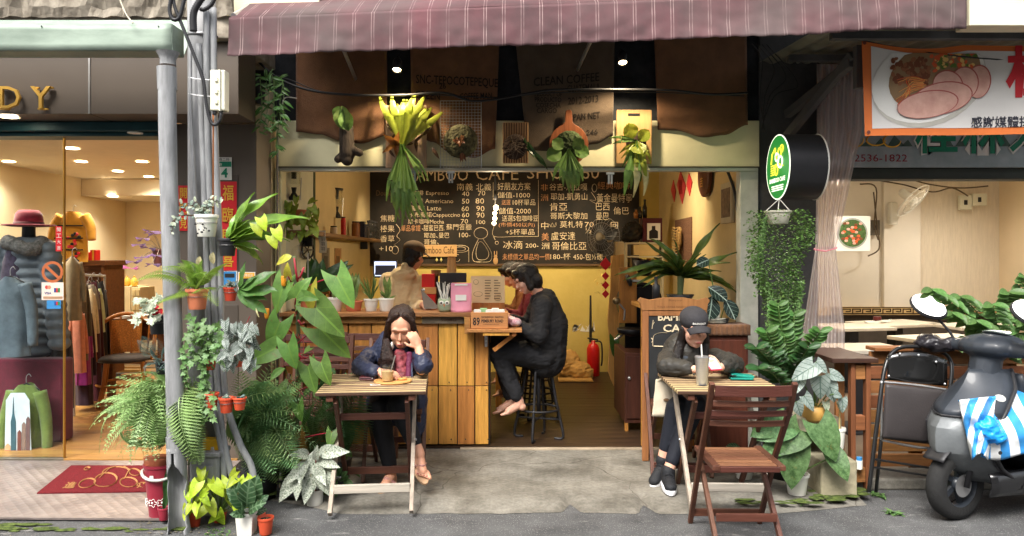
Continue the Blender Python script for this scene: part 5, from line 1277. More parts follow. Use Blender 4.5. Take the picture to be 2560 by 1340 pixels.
for i in range(14):
    a = rnd(0,6.28); q = P(1288,367,BD - .085); MB().tube(smoothpts([q + V((math.cos(a)*.09,.02,math.sin(a)*.09)),q + V((rnd(-.03,.03),-.01,rnd(-.03,.03))),q + V((math.cos(a + 2)*.09,.02,math.sin(a + 2)*.09))],4),.003,4).out('root',M('root tan',(.13,.09,.06),.9),t)
hangfronds(t,P(1318,350,BD - .05),((1372,415),(1335,405)),gDark,1.0)
t = T('mounted_fern','green fern on a round paddle board with handle up','mounted plant',P(1422,412,BD),GM)
pd_ = wood('acacia paddle',S(150,84,48),.6,2)
q = P(1422,361,BD)
out_ = [(math.cos(R(a))*.148,math.sin(R(a))*.156) for a in range(110,431,10)] + [(.028,.17),(.024,.25),(0.012,.262),(-.012,.262),(-.024,.25),(-.028,.17)]
MB().prism([q + V((a,0,b)) for a,b in out_],(0,.016,0)).out('board',pd_,t,bev=.003)
m = MB().ell(q + V((0,-.02,-.01)),(.115,.05,.11)); blob(m,'moss_ball',M('green moss ball',(.05,.07,.025),.95,var=.5,scale=30,bump=1,bscale=60),t,.008,1,disp=lambda p: V((rnd(-.005,.005),)*3))
for (x,y,dx,dz,s) in ((1405,370,-.6,.5,.1),(1435,370,.6,.5,.1),(1400,380,-.8,-.4,.12),(1440,375,.8,-.3,.11)): leaf(t,leafmesh('shield',gStag,1.0,'oval',.1,.1,.1,.03),P(x,y,BD - .09),V((dx,-.3,dz)),s,up=V((0,-1,.2)),name='shield_frond')
for (ex,ey) in ((1386,440),(1412,455),(1428,470),(1445,465),(1458,450)): b = P(1422,375,BD - .09); e = P(ex,ey,BD - .16); leaf(t,forkmesh(gStag,'flare%d' % (ex % 2),2,.25),b,e - b,(e - b).length*1.05,up=V((rnd(-.3,.3),-1,.2)),name='frond',wide=.5)
t = T('mounted_fern','young staghorn fern on a pale cutting board with handle slot','mounted plant',P(1585,410,BD),GM)
cbm = wood('pale cutting board',S(212,166,112),.85,2)
q0,q1 = P(1541,410,BD),P(1630,274,BD)
part('board',cbm,t,q0,q1 + V((0,.014,0)),bev=.012)
MB().ext(P(1570,290,BD - .002),P(1600,283,BD - .002) + V((0,.004,0))).out('handle_slot',blk,t,bev=.003)
m = MB().ell(P(1590,355,BD - .03),(.08,.045,.085)); blob(m,'root_ball',rootm,t,.008,1)
for (x,y,dx,dz,s) in ((1580,345,-.2,.6,.12),(1600,350,.5,.6,.1),(1590,360,.1,-.3,.12)): leaf(t,leafmesh('shield',gStagY,1.0,'oval',.1,.1,.1,.03),P(x,y,BD - .08),V((dx,-.3,dz)),s,up=V((0,-1,.2)),name='shield_frond')
for (ex,ey,mt) in ((1538,345,gStag),(1572,405,gStag),(1590,450,gStag),(1605,430,gStagY),(1625,395,gStagY),(1578,460,gStag),(1612,460,gDried),(1560,380,gStagY),(1600,400,gStagY)): b = P(1590,352,BD - .08); e = P(ex,ey,BD - rnd(.12,.2)); leaf(t,forkmesh(mt,'yf%d' % (ex % 3),2,.3),b,e - b,(e - b).length*1.1,up=V((rnd(-.3,.3),-1,.2)),name='frond',wide=.55)
for i,(x,y) in enumerate(((1034,440),(1127,441),(1526,444))):
    t = T('curtain_clip',('grey hanging clip beside the long staghorn fronds','grey hanging clip between title letters and header','grey hanging clip near the pale cutting board')[i],'clip',P(x,458,BD),'clips hung from the header rail')
    cm = M('clip plastic',S(150,160,170),.4)
    for dx in (-4,3): part('arm',cm,t,P(x + dx - 2,y + 16,BD - .01),P(x + dx + 2.5,y - 10,BD - .01) + V((0,.01,0)),bev=.001)
    part('bridge',cm,t,P(x - 10,y - 8,BD - .012),P(x + 10,y - 13,BD - .012) + V((0,.014,0)),bev=.001)
# hanging vine at the left corner
t = T('hanging_hoya','leafy vine hanging from a dark pot at the corner above the brown wall','hanging plant',P(675,215,5.35))
pot(t,P(648,262,5.36),.05,.16,blackp)
for k in range(7):
    x = rnd(648,705); vine(t,[P(655,200,5.35),P(x,195 + rnd(-10,15),5.30),P(x + rnd(-8,10),260,5.27),P(x + rnd(-8,12),rnd(290,330),5.27)],lance(gMid),.035,(.06,.10),STEM)
for k in range(3): vine(t,[P(690,250,5.3),P(697,310,5.3),P(692,340,5.3),P(rnd(683,700),382,5.3)],lance(gMid),.035,(.05,.09),STEM)

# ================================================================== café interior
chalk = M('chalk',S(226,206,170),.9,var=.25,scale=60); chalko = M('orange chalk',S(206,150,104),.9,var=.12,scale=60); chalkd = M('faint chalk',S(120,96,66),.95,var=.2,scale=60)
bb = T('menu_blackboard','wide chalk menu blackboard on the mustard back wall','blackboard',(0,CB,1.43))
BB = CB - .022
part('panel',M('blackboard',(0.010,0.008,0.006),.65,var=.5,scale=2.2,col2=(.026,.019,.013),detail=9),bb,P(922,660,BB),P(1598,380,BB) + V((0,.018,0)),bev=.002)
part('ledge',wood('board ledge',S(110,84,56),.7,0),bb,P(922,665,BB - .012),P(1598,659.5,BB - .012) + V((0,.034,0)),bev=.002)
MLINES = [('Double',941,489,42,14,2),('咖啡 Espresso',1028,490,94,15,0),('40',1155,490,18,12,0),('70',1195,489,18,13,0),('咖啡 Americano',1028,509,105,15,0),('50',1155,509,18,13,0),('80',1189,509,21,14,0),('咖啡 Latte',1028,527,75,15,0),('60',1154,528,18,13,0),('90',1191,528,20,14,0),('卡布奇諾Cappuccino',1022,545,128,16,0),('60',1155,543,18,12,0),('90',1191,544,20,14,0),('摩卡咖啡Mocha',1020,560,90,14,0),('70',1152,559,18,12,0),('100',1191,560,22,10,0),('南義',1142,476,40,19,0),('北義',1190,476,38,19,0),('單品拿鐵',1003,578,48,17,1),('-甜蜜巴西.',1055,577,56,16,0),('蘇門答臘',1116,575,63,16,0),('耶加、',1060,595,34,14,0),('曼巴',1097,595,26,14,0),('100-',1148,593,28,12,0),('哥倫、',1060,611,37,14,0),('焦糖',951,554,35,18,0),('榛果',951,580,35,18,0),('香草',951,605,35,18,0),('+10',948,628,34,14,0),
 ('好朋友方案',1244,475,82,20,0),('儲值-1000',1244,495,81,16,0),('送選',1254,512,22,14,1),('10杯單品',1282,513,56,16,0),('儲值-2000',1247,535,80,17,0),('送選5包咖啡豆',1255,553,90,16,0),('(市價450以內)',1247,569,90,14,1),('+5杯單品',1264,587,72,16,0),('冰滴',1258,622,48,22,0),('200-',1314,619,32,11,0),('未標價之單品均一價',1256,650,118,17,1),('180-杯',1376,649,50,17,0),('450-包½磅',1433,650,74,18,0),('非',1352,477,18,18,1),('洲',1352,502,18,18,1),('谷吉-馬拉嘎',1374,476,94,19,0),('耶加-凱勇山',1377,500,91,19,0),('肯亞',1375,527,43,22,0),('哥斯大黎加',1376,548,92,18,0),('莫札特',1400,569,57,18,0),('70',1462,568,22,14,0),('½',1464,583,14,15,0),('中',1353,573,18,19,0),('美',1354,601,18,20,1),('洲',1354,623,19,18,0),('盧安達',1378,600,60,22,0),('哥倫比亞',1380,625,86,22,0),('經典咖啡',1494,473,81,20,1),('黃金曼特寧',1492,506,88,24,0),('巴西',1490,526,34,20,0),('倫巴',1534,536,38,20,0),('曼巴',1490,550,32,20,0),('回',1527,572,18,18,0),('BAMBOO',1022,452,148,34,0),('CAFE',1190,450,106,36,0),('SHOP 60',1318,447,180,36,0)]
for s,x,y,w,h,k in MLINES:
    text(s,(chalk,chalko,chalkd)[k],bb,P(x,y,BB - .003),w=w/FPX*BB,h=h*.93/FPX*BB,jit=.05,bold=-.007)
def chalkline(pts,r=.0035,mt=chalk,name='drawing'):
    MB().tube(smoothpts([P(x,y,BB - .003) for x,y in pts],4),r,4,flat=.4).out(name,mt,bb)
def cc(x,y,a,b,s=0,e=360,n=14): return [(x + a*math.cos(R(s + (e - s)*i/n)),y + b*math.sin(R(s + (e - s)*i/n))) for i in range(n + 1)]
for l in ([(1233,456),(1233,500)],[(1235,565),(1235,591),(1290,591),(1346,591)],[(1346,591),(1346,520),(1346,450)],cc(1202,583,17,14),[(1196,598),(1182,630),(1184,652),(1205,655),(1226,652),(1228,630),(1208,598)],[(1196,606),(1190,630),(1195,648),(1215,648),(1222,632),(1206,606),(1196,606)],cc(1151,622,21,9),cc(1151,622,13,5),[(1172,626),(1172,655)],cc(1143,645,7,9,20,300),[(1374,560),(1377,566),(1381,557),(1385,566),(1390,556),(1389,566),(1376,567)],cc(1242,607,4,4),[(1233,590),(1238,600)],cc(1486,470,6,10),[(1478,480),(1490,500),(1474,500),(1492,510)],[(990,560),(1000,575),(992,590),(1000,600),(985,612)],cc(988,625,8,10)): chalkline(l)
m = MB().ell(P(1239,652,BB - .01),(.03,.01,.05)); m.ell(P(1239,641,BB - .01),(.022,.01,.022))
for dx in (-3,3): m.ell(P(1239 + dx,633,BB - .01),(.006,.006,.03))
tag(m.out('wooden_rabbit',M('rabbit wood',S(190,150,100),.7),smooth=True),'small wooden rabbit cut-out on the board ledge','figurine')
t = T('name_plank','pale wooden plank lettered Bamboo Cafe below the menu','sign',P(1097,642,BB - .03))
part('plank',wood('name plank wood',S(216,176,116),.85,0),t,P(1050,642,BB - .03),P(1142,612,BB - .03) + V((0,.02,0)))
text('Bamboo Cafe',M('marker ink',S(60,36,20),.7),t,P(1055,634,BB - .032),w=80/FPX*BB,h=18/FPX*BB)
for dx in (0,11): MB().lathe(P(1092 + dx,655,BB - .03),[(.004,0),(.004,.02),(.018,.02),(.0,.06)],8).out('tree_shape',M('pale tree',S(190,180,110),.6),t)
# ceiling spots that wash the back wall and counter
def ceilspot(label,x,y,aim,e,sz=70,col=warm):
    c = V((x,y,2.74)); t = T('track_spot',label,'lamp',c,'ceiling spots of the coffee shop')
    d = (V(aim) - c).normalized(); rt_ = frame(d) @ Matrix(((1,0,0),(0,0,1),(0,-1,0)))
    MB().lathe(c - d*.03,[(.03,0),(.04,.02),(.042,.1),(.036,.1)],16,rt_).out('housing',blackp,t,smooth=True)
    MB().lathe(c + d*.055,[(.035,0),(.035,.004)],16,rt_).out('lens',glow,t)
    MB().tube([c,c + V((0,0,.06))],.01,8).out('stem',blackp,t)
    lamp('track_light','SPOT',c + d*.075,e,col,t,.03,sz,aim,.8)
ceilspot('ceiling spot washing the window-wall end of the menu board',-1.35,8.2,(-1.3,CB,1.2),50,80)
ceilspot('ceiling spot aimed at the middle of the menu board',-.2,8.2,(-.2,CB,1.2),56,90)
ceilspot('ceiling spot aimed at the far end of the menu board',.9,8.2,(.9,CB,1.2),50,80)
ceilspot('ceiling spot washing the red diamonds on the side wall',1.0,7.3,(1.86,7.6,1.6),45,80)
ceilspot('ceiling spot above the barista and counter',-.9,6.6,(-.7,6.5,.9),55,100)
ceilspot('ceiling spot over the bar seats',.3,6.9,(.3,6.8,.6),28,100)
pn = T('pendant_lamp','black pendant cord with four glowing bulbs before the menu','lamp',P(1238,560,7.6))
MB().tube([P(1238,430,7.6) + V((0,0,.5)),P(1238,478,7.6)],.008,8).out('cord',blackp,pn)
MB().lathe(P(1238,500,7.6),[(.016,0),(.02,.02),(.018,.09)],14).out('socket',blackp,pn,smooth=True)
MB().tube([P(1238,500,7.6),P(1237,556,7.6)],.004,6).out('rod',steel,pn)
for x,y,r in ((1240,519,.026),(1237,533,.021),(1237,546,.021),(1235,558,.020)): MB().ell(P(x,y,7.6),r).out('bulb',MATS['lit bulb'],pn,smooth=True)
lamp('pendant_light','POINT',P(1238,540,7.45),10,warm,pn,.05)

# shelf on the side wall
shf = T('wall_shelf','long wooden shelf on the tan side wall','shelf',(-1.7,7.5,1.70))
part('board',wood('shelf wood',S(128,92,56),.7,1),shf,(CL + .014,5.85,1.69),(-1.62,9.2,1.725))
for y in (6.3,8.7): part('bracket',blackp,shf,(CL + .014,y,1.60),(-1.70,y + .03,1.689))
cg = glass('clear glass',(.96,.97,.96),.02)
def siphon(label,x,yb,D,s):
    c = P(x,yb,D); t = T('coffee_siphon',label,'siphon',c,'glass coffee siphons')
    MB().lathe(c + V((0,0,.10*s)),[(.02*s,0),(.05*s,.02*s),(.056*s,.15*s),(.05*s,.15*s),(.045*s,.03*s)],20).out('upper_glass',cg,t,smooth=True)
    MB().lathe(c + V((0,0,.25*s)),[(.06*s,0),(.06*s,.014*s),(.02*s,.014*s),(.02*s,-.08*s),(.016*s,-.08*s)],20).out('lid',blackp,t)
    MB().lathe(c,[(.04*s,0),(.04*s,.02*s),(.015*s,.06*s),(.022*s,.10*s)],20).out('neck',blackp,t,smooth=True)
    MB().tube([c + V((.05*s,0,0)),c + V((.06*s,0,.18*s))],.005,6).out('stand',steel,t)
siphon('tall glass coffee siphon with black lid at the shelf front',735,500,5.95,1.0)
siphon('glass coffee siphon with black lid half way along the shelf',841,545,7.6,1.15)
t = T('shelf_pothos','yellow green pothos trailing over the shelf end','potted plant',P(745,560,5.95))
pot(t,P(745,562,5.95),.07,.12,terr)
for i in range(34):
    e = P(rnd(697,792),rnd(492,585),5.88 - rnd(0,.12)); leaf(t,heart(leafmat('shelf pothos leaf',(.20,.30,.03),col2=(.32,.42,.05),scale=3))[i % 2],e,V((rnd(-.7,.7),-.5,-rnd(.2,1))),rnd(.06,.10),up=UPF)
vine(t,[P(745,540,5.95),P(720,555,5.85),P(716,590,5.85)],heart(MATS['shelf pothos leaf']),.04,(.06,.08))
for i,(x,D,w,h,c,lab) in enumerate(((833,7.5,.05,.18,S(180,30,30),'red canister on the long shelf'),(815,7.1,.07,.07,S(210,190,170),'white cup beside the red canister'),(868,8.1,.09,.16,S(130,80,40),'brown paper coffee bag on the shelf'),(880,8.35,.16,.17,S(40,42,60),'dark storage box on the shelf'),(893,8.6,.14,.15,S(50,44,40),'black tin on the shelf'))):
    t = T('shelf_item',lab,'container',(-1.72,D,1.7255),'things on the long shelf'); cen = V((-1.71,D,1.7255))
    mm = M('item%d' % i,c,.5)
    MB().lathe(cen,[(w*.5,0),(w*.5,h*.9),(w*.42,h*.92),(w*.42,h)],4 if w > .1 else 18,(0,0,R(45))).out('body',mm,t,bev=.002)
    MB().lathe(cen + V((0,0,h)),[(w*.44,0),(w*.44,.012)],4 if w > .1 else 18,(0,0,R(45))).out('lid',blackp,t)
bt = M('dark bottle glass',(.012,.012,.012),.15,coat=.5)
proto = T('bottle','dark syrup bottle in the row at the far shelf end','bottle',(-1.68,8.75,1.7255),'syrup bottles on the shelf',local=True)
MB().lathe((0,0,0),[(.03,0),(.032,.01),(.032,.12),(.012,.16),(.012,.2)],16).out('body',bt,proto,smooth=True)
MB().lathe((0,0,.2),[(.014,0),(.014,.02)],12).out('cap',blackp,proto)
for i in range(8): copy_tree(proto,(-1.67 - .05*(i % 2),8.8 + .05*i,1.7255))
t = T('paper_strip','curling printed paper strip hanging from the shelf','paper',P(808,640,6.4))
MB().sheet(lambda u,v: P(lerp(797,816,u) + 3*math.sin(v*5),lerp(632,576,v),6.4) + V((0,-.02*math.sin(v*4),0)),3,10).out('sheet',whitep,t,solid=.001)
for i in range(4): text('羽',blk,t,P(807,586 + i*12,6.35),h=.03,name='character',centre=True)
t = T('wheel_emblem','round black wheel emblem with star on the side wall','emblem',(CL + .02,6.35,1.4)); cw = P(785,625,6.6)
MB().tube([cw + V((.0,math.cos(R(a))*.18 - .1,math.sin(R(a))*.075))*1 + V((0,-.1,0)) for a in range(0,361,20)],.009,6).out('ring',blk,t)
for a in range(0,360,72): MB().tube([cw + V((0,-.2,0)),cw + V((0,math.cos(R(a))*.17 - .2,math.sin(R(a))*.07))],.006,5).out('spoke',blk,t)
for i,(y,c) in enumerate(((7.0,S(120,110,96)),(7.5,S(176,130,84)))):
    t = T('wall_poster',('small grey print under the long shelf','tan print of a figure under the long shelf')[i],'poster',(CL + .004,y,1.3)); part('sheet',M('poster%d' % i,c,.7,var=.4,scale=9),t,(CL + .002,y,1.28),(CL + .006,y + .28,1.6),bev=0); part('print',M('poster print%d' % i,tuple(k*.4 for k in c),.7),t,(CL + .006,y + .06,1.33),(CL + .008,y + .2,1.52),bev=0)

# ---- counter
ctop = wood('counter slab',S(160,110,66),.65,0)
pine = wood('honey pine plank',S(204,140,66),.62,2,.55,rv=.3,bump=.5)
ct = T('counter','rustic plank counter with live edge top facing the street','counter',(-.9,5.75,.04))
CT = 1.085
def edge(u): return 5.66 + .02*noise.noise(V((u*14,0,0)))
m = MB(); n = 40
pts = [V((lerp(CL + .02,-.31,i/n),edge(i/n),0)) for i in range(n + 1)]
m.prism([p + V((0,0,CT - .03)) for p in pts] + [V((-.31,6.15,CT - .03)),V((CL + .02,6.15,CT - .03))],(0,0,.03)); m.out('top',ctop,ct,bev=.003)
xs = [-1.76,-1.60,-1.43,-1.27,-1.09,-.93,-.75,-.572,-.424,-.288,-.18]
zj = 1.52 - (965 - 640)/FPX*5.74
for i,(a,b) in enumerate(zip(xs,xs[1:])):
    g_ = .004
    MB().ext((a + g_,5.735 + (i % 2)*.006,.06),(b - g_,5.76,zj - .003)).out('plank',pine,ct,bev=.003)
    MB().ext((a + g_,5.735 + (i % 2)*.006,zj + .003),(b - g_,5.76,1.0 if a < -.3 else .93)).out('plank',pine,ct,bev=.003)
    for z in (zj + .03,zj - .03,.10): MB().ell(((a + b)/2 + rnd(-.05,.05),5.734,z),.005,n=8,k=5).out('nail',blackp,ct)
part('frame',M('dark backing',(.02,.015,.01),.8),ct,(-1.77,5.762,.04),(-.17,5.78,1.0),bev=0)
part('end_panel',pine,ct,(-.20,5.781,.04),(-.175,6.14,.93),bev=.002)
part('apron',wood('crate board',S(176,124,66),.75,0),ct,(-1.77,5.71,1.0),(-.70,5.734,1.053),bev=.003)
part('apron',wood('grey crate board',S(118,104,86),.7,0),ct,(-.695,5.705,.998),(-.37,5.734,1.054),bev=.003)
part('bracket',wood('crate board',S(176,124,66),.75,0),ct,(-.36,5.60,.93),(-.315,5.734,1.054),bev=.003)
for x,s in ((-1.05,'N2-5061'),(-.55,'5008G')): text(s,M('stamp ink',S(80,50,26),.8),ct,(x,5.7035,1.018),w=.12,h=.02)
br = T('bar_shelf','lower wooden bar shelf jutting from the counter end','shelf',(-.1,5.9,.96))
m = MB(); m.ext((-.34,5.55,.945),(.075,7.6,.97)); m.out('top',wood('bar wood',S(190,132,74),.7,1),br,bev=.004)
part('cleat',pine,br,(-.22,5.56,.92),(-.02,5.62,.944)); part('cleat',pine,br,(.0,5.57,.915),(.03,7.5,.944))
MB().bar((-.14,5.66,.80),(.03,5.66,.93),.03,.03).out('brace',pine,br)
part('angle_bracket',steel,br,(-.212,5.70,.82),(-.188,5.735,.92))
for z in (.85,.88): MB().ell((-.2,5.699,z),.004,n=8,k=5).out('screw',blackp,br)
part('back_post',pine,br,(-.16,7.2,.04),(-.1,7.26,.944))

def cpot(label,x,w,yt,pm,D=5.85,taper=.75):
    c = P(x,0,D); c.z = CT; r = w/2/FPX*D; t = T('counter_plant',label,'potted plant',c,'potted plants along the counter')
    h = Z_(yt,D) - CT; pot(t,c,r,h,pm,taper=taper); return t,c + V((0,0,h*.88))
sn = strap(leafmat('snake leaf',(.10,.19,.05),col2=(.22,.30,.09),scale=5))
t,c = cpot('white ribbed pot with drooping philodendron leaf on the counter',835,47,744,whtp)
for ex,ey in ((845,680),(825,700),(855,690)): leaf(t,sn[2],c,P(ex,ey,5.85) - c,.16,up=V((0,-1,.1)),wide=1.2)
t,c = cpot('orange clay pot with broad leaves on the counter',884,46,752,terr)
for ex,ey in ((880,670),(900,668),(868,690),(892,655)): leaf(t,sn[ex % 2],c,P(ex,ey,5.85) - c,.26,up=V((.2,-1,.1)),wide=1.1)
t,c = cpot('white cup pot with thin arching leaves on the counter',928,38,747,whtp,taper=.7)
for i in range(9): leaf(t,sn[i % 3],c,hemi(180,360,30,85),rnd(.12,.24),up=V((0,-1,.3)),wide=.5)
t,c = cpot('white ribbed pot with pointed snake leaves by the barista',966,40,745,whtp)
for ex,ey in ((962,690),(975,700),(985,715),(950,720),(955,735),(990,740)): leaf(t,sn[2],c,P(ex,ey,5.8) - c,.2 if ey < 710 else .1,up=V((0,-1,.1)),wide=1.3)
t,c = cpot('dark clay pot behind the white ribbed pot',828,40,722,brnp,6.05)
clump(t,c,lance(gDark),8,(.12,.2),(0,360),(30,80))
t = T('glass_vase','clear glass vase with cut green stems on the counter','vase',V((X_(800,5.95),5.95,CT)))
c = V((X_(800,5.95),5.95,CT)); MB().lathe(c,[(.03,0),(.032,.01),(.028,.12),(.02,.16),(.024,.2)],18,cap=False).out('glass',cg,t,smooth=True)
for i in range(12): e = P(rnd(765,860),rnd(655,700),5.9); leaf(t,lance(gDark)[i % 2],c + V((0,0,.15)),e - c - V((0,0,.15)),(e - c).length*.9,up=V((0,-1,.4)),wide=1.6)
t = T('glass_flask','round clear glass flask on a stand at the counter end','flask',V((X_(748,5.9),5.9,CT)))
c = P(748,632,5.9); MB().ell(c,.062,n=20,k=14).out('bulb',cg,t,smooth=True); MB().tube([V((c.x,c.y,CT)),c + V((0,0,-.06))],.012,10).out('stem',cg,t); MB().tube([V((c.x + .07,c.y,CT)),V((c.x + .07,c.y,c.z))],.005,8).out('stand',steel,t); MB().lathe(V((c.x,c.y,CT)),[(.06,0),(.06,.012)],18).out('base',blackp,t)
t = T('small_jar','terracotta jar with white saucer at the counter end','jar',V((X_(765,5.8),5.8,CT))); c = V((X_(765,5.8),5.8,CT)); pot(t,c + V((0,0,.01)),.045,.08,terr); MB().lathe(c,[(.06,0),(.065,.01)],20).out('saucer',whtp,t)
t = T('wooden_stool_rack','small wooden rack behind the glass vase','rack',V((X_(790,6.0),6.0,CT)))
c = V((X_(790,6.0),6.0,CT)); part('shelf',pine,t,c + V((-.12,-.05,.13)),c + V((.12,.05,.15)))
for dx in (-.11,.09): part('leg',pine,t,c + V((dx,-.05,0)),c + V((dx + .02,.05,.129)))
# owl cup with straws
t = T('owl_cup','green owl shaped cup holding paper straws','cup',V((X_(1112,5.78),5.78,CT))); c = V((X_(1112,5.78),5.78,CT)); og = M('celadon glaze',S(150,166,140),.35,coat=.4)
MB().lathe(c,[(.04,0),(.055,.02),(.058,.06),(.052,.10),(.046,.10),(.045,.05)],24).out('body',og,t,smooth=True)
for s in (-1,1):
    MB().ell(c + V((s*.022,-.052,.072)),(.018,.008,.018)).out('eye',whtp,t,smooth=True); MB().ell(c + V((s*.022,-.059,.072)),(.008,.004,.008)).out('pupil',blk,t)
    MB().lathe(c + V((s*.035,0,.095)),[(.015,0),(.0,.025)],8).out('ear',og,t)
MB().ell(c + V((0,-.06,.055)),(.006,.006,.012)).out('beak',terr,t)
for i in range(16): MB().tube([c + V((rnd(-.025,.025),rnd(-.02,.02),.03)),c + V((rnd(-.07,.05),rnd(-.03,.03),rnd(.20,.235)))],.003,6).out('straw',whitep,t)
t = T('pink_coffee_bag','pink stand-up coffee pouch with white label on the counter','bag',V((X_(1153,5.76),5.76,CT))); pk = M('pink foil pouch',S(226,150,170),.35,var=.06,bump=.15,bscale=12)
c = V((X_(1153,5.76),5.76,CT)); m = MB().sheet(lambda u,v: c + V((math.cos(u*6.2832)*(.078 + .004*math.cos(u*12.57))*(1 - .02*v),math.sin(u*6.2832)*lerp(.042,.004,v ** .8),v*.225)),32,12); m.f.append(tuple(range(32))[::-1]); m.out('pouch',pk,t,smooth=True)
part('label',whitep,t,c + V((-.042,-.034,.09)),c + V((.042,-.031,.135)),bev=0); part('label',whitep,t,c + V((-.05,-.012,.205)),c + V((.05,-.009,.218)),bev=0)
t = T('menu_card','kraft menu sheet standing on the counter behind the napkin crate','menu',V((X_(1219,5.95),5.95,.97))); kr = M('kraft card',S(226,196,150),.8,var=.06)
MB().sheet(lambda u,v: P(lerp(1177,1262,u),lerp(758,690,v),5.95 + .04*v),6,4).out('sheet',kr,t,solid=.002)
for i in range(16):
    y = 700 + (i % 8)*6.5; x = 1212 if i < 8 else 1235; part('print',M('menu ink',S(110,84,60),.8),t,P(x,y + 2,5.94),P(x + rnd(10,18),y,5.94) + V((0,.001,0)),bev=0)
for x,y,a,b in ((1190,705,.02,.02),(1195,735,.035,.02),(1245,745,.03,.02)): MB().tube([P(x,y,5.935) + V((math.cos(R(k))*a,0,math.sin(R(k))*b)) for k in range(0,361,24)],.0015,4).out('print',MATS['menu ink'],t)
part('stand',pine,t,P(1180,790,5.93),P(1262,757,5.93) + V((0,.03,0)))
t = T('napkin_crate','wooden crate printed 89 Pembury Road full of napkins','crate',V((X_(1223,5.6),5.6,.97))); cr_ = wood('crate wood',S(212,150,88),.8,0)
x0,x1 = X_(1177,5.58),X_(1270,5.58)
part('front',cr_,t,(x0,5.58,.972),(x1,5.592,1.095)); part('back',cr_,t,(x0,5.75,.972),(x1,5.762,1.095)); part('side',cr_,t,(x0,5.593,.972),(x0 + .012,5.749,1.095)); part('side',cr_,t,(x1 - .012,5.593,.972),(x1,5.749,1.095))
text('89',blk,t,(x0 + .016,5.5785,.995),h=.062,w=.052,bold=.02); text('PEMBURY ROAD',blk,t,(x0 + .08,5.5785,1.018),w=.165,h=.024,bold=.03); text('SHOREDITCH',blk,t,(x0 + .08,5.5785,1.052),w=.09,h=.014,bold=.02); text('DALSTON',blk,t,(x0 + .182,5.5785,1.052),w=.063,h=.014,bold=.02); text('LONDON BUS ROUTE',blk,t,(x0 + .09,5.5785,1.000),w=.12,h=.008)
for i in range(5): part('napkin',(whitep,M('green print napkin',S(150,190,140),.8))[i == 1],t,(x0 + .02 + i*.045,5.62 + .02*(i % 2),1.0),(x0 + .075 + i*.045,5.70,1.11 + .01*(i % 2)),bev=.002)
t = T('plastic_bag','crumpled pink and white plastic bag on the bar shelf','bag',V((X_(1290,5.75),5.75,.97)))
m = MB().ell((X_(1288,5.75),5.75,1.005),(.05,.06,.035)); m.ell((X_(1278,5.75),5.78,1.01),(.04,.05,.04)); blob(m,'film',M('pink film',S(230,150,180),.3,var=.3,col2=S(236,220,220),scale=12,bump=.5),t,.006,1,disp=lambda p: V((rnd(-.003,.003),)*3))
t = T('monitor','small lit computer monitor behind the barista','monitor',V((X_(962,7.0),7.0,1.1)))
part('screen',M('lit screen',S(150,160,190),.4,emit=1.6,var=.02),t,P(936,690,7.0),P(990,654,7.0) + V((0,.004,0)),bev=0)
part('window',M('screen dark',(.02,.02,.03),.5,emit=.3),t,P(938,688,6.998),P(988,663,6.998) + V((0,.001,0)),bev=0)
part('case',blackp,t,P(933,694,7.005),P(993,651,7.005) + V((0,.03,0))); MB().tube([P(962,690,7.03),P(962,760,7.03)],.02,8).out('stand',blackp,t)
part('worktop',ctop,None,(-1.5,6.95,.93),(-.6,7.5,.96)); tag(bpy.data.objects['worktop'],'dark work surface under the monitor','worktop')
t = T('cash_register','black touch terminal standing behind the straws','terminal',V((X_(1132,6.05),6.05,CT))); part('screen',blackp,t,P(1099,706,6.05),P(1166,682,6.05) + V((0,.03,0))); part('body',blackp,t,P(1095,770,6.08),P(1130,706,6.08) + V((0,.06,0)))
t = T('wooden_bottle','tall tapered wooden bottle behind the terminal','bottle',V((X_(1129,6.15),6.15,CT))); MB().lathe(V((X_(1129,6.15),6.15,CT)),[(.05,0),(.05,.2),(.034,.40),(.036,.405),(.036,.42)],8).out('body',wood('bottle wood',S(206,150,90),.8,2),t,bev=.002); MB().lathe(V((X_(1129,6.15),6.15,CT + .42)),[(.03,0),(.03,.012)],8).out('cap',pine,t)
t = T('red_toy_phone','red enamel retro telephone box on the counter','ornament',V((X_(1071,6.1),6.1,CT))); part('body',rb,t,P(1054,772,6.1),P(1088,735,6.1) + V((0,.08,0))); part('top',rb,t,P(1054,718,6.1),P(1086,685,6.1) + V((0,.08,0))); part('strip',wood('crate wood',S(212,150,88),.8,0),t,P(1060,735,6.09),P(1090,718,6.09) + V((0,.05,0)))
t = T('basket','small wicker basket beside the black terminal','basket',V((X_(1090,6.2),6.2,1.3))); MB().lathe(P(1090,690,6.2),[(.035,0),(.042,.05),(.038,.05),(.03,.01)],16).out('weave',M('wicker',S(130,96,56),.8,var=.4,scale=60,bump=.8),t); MB().tube([P(1090,690,6.2),V((X_(1090,6.2),6.2,CT))],.02,8).out('stand',blackp,t)
t = T('paper_card','grey clipboard leaning by the barista hands','clipboard',V((X_(1070,5.95),5.95,CT))); MB().prism([P(1052,722,5.97),P(1095,765,5.9),P(1092,772,5.9),P(1060,772,5.95)],(0,.008,0)).out('board',M('grey card',S(130,122,112),.6),t); part('clip',steel,t,P(1055,728,5.955),P(1062,722,5.955) + V((0,.01,0)))
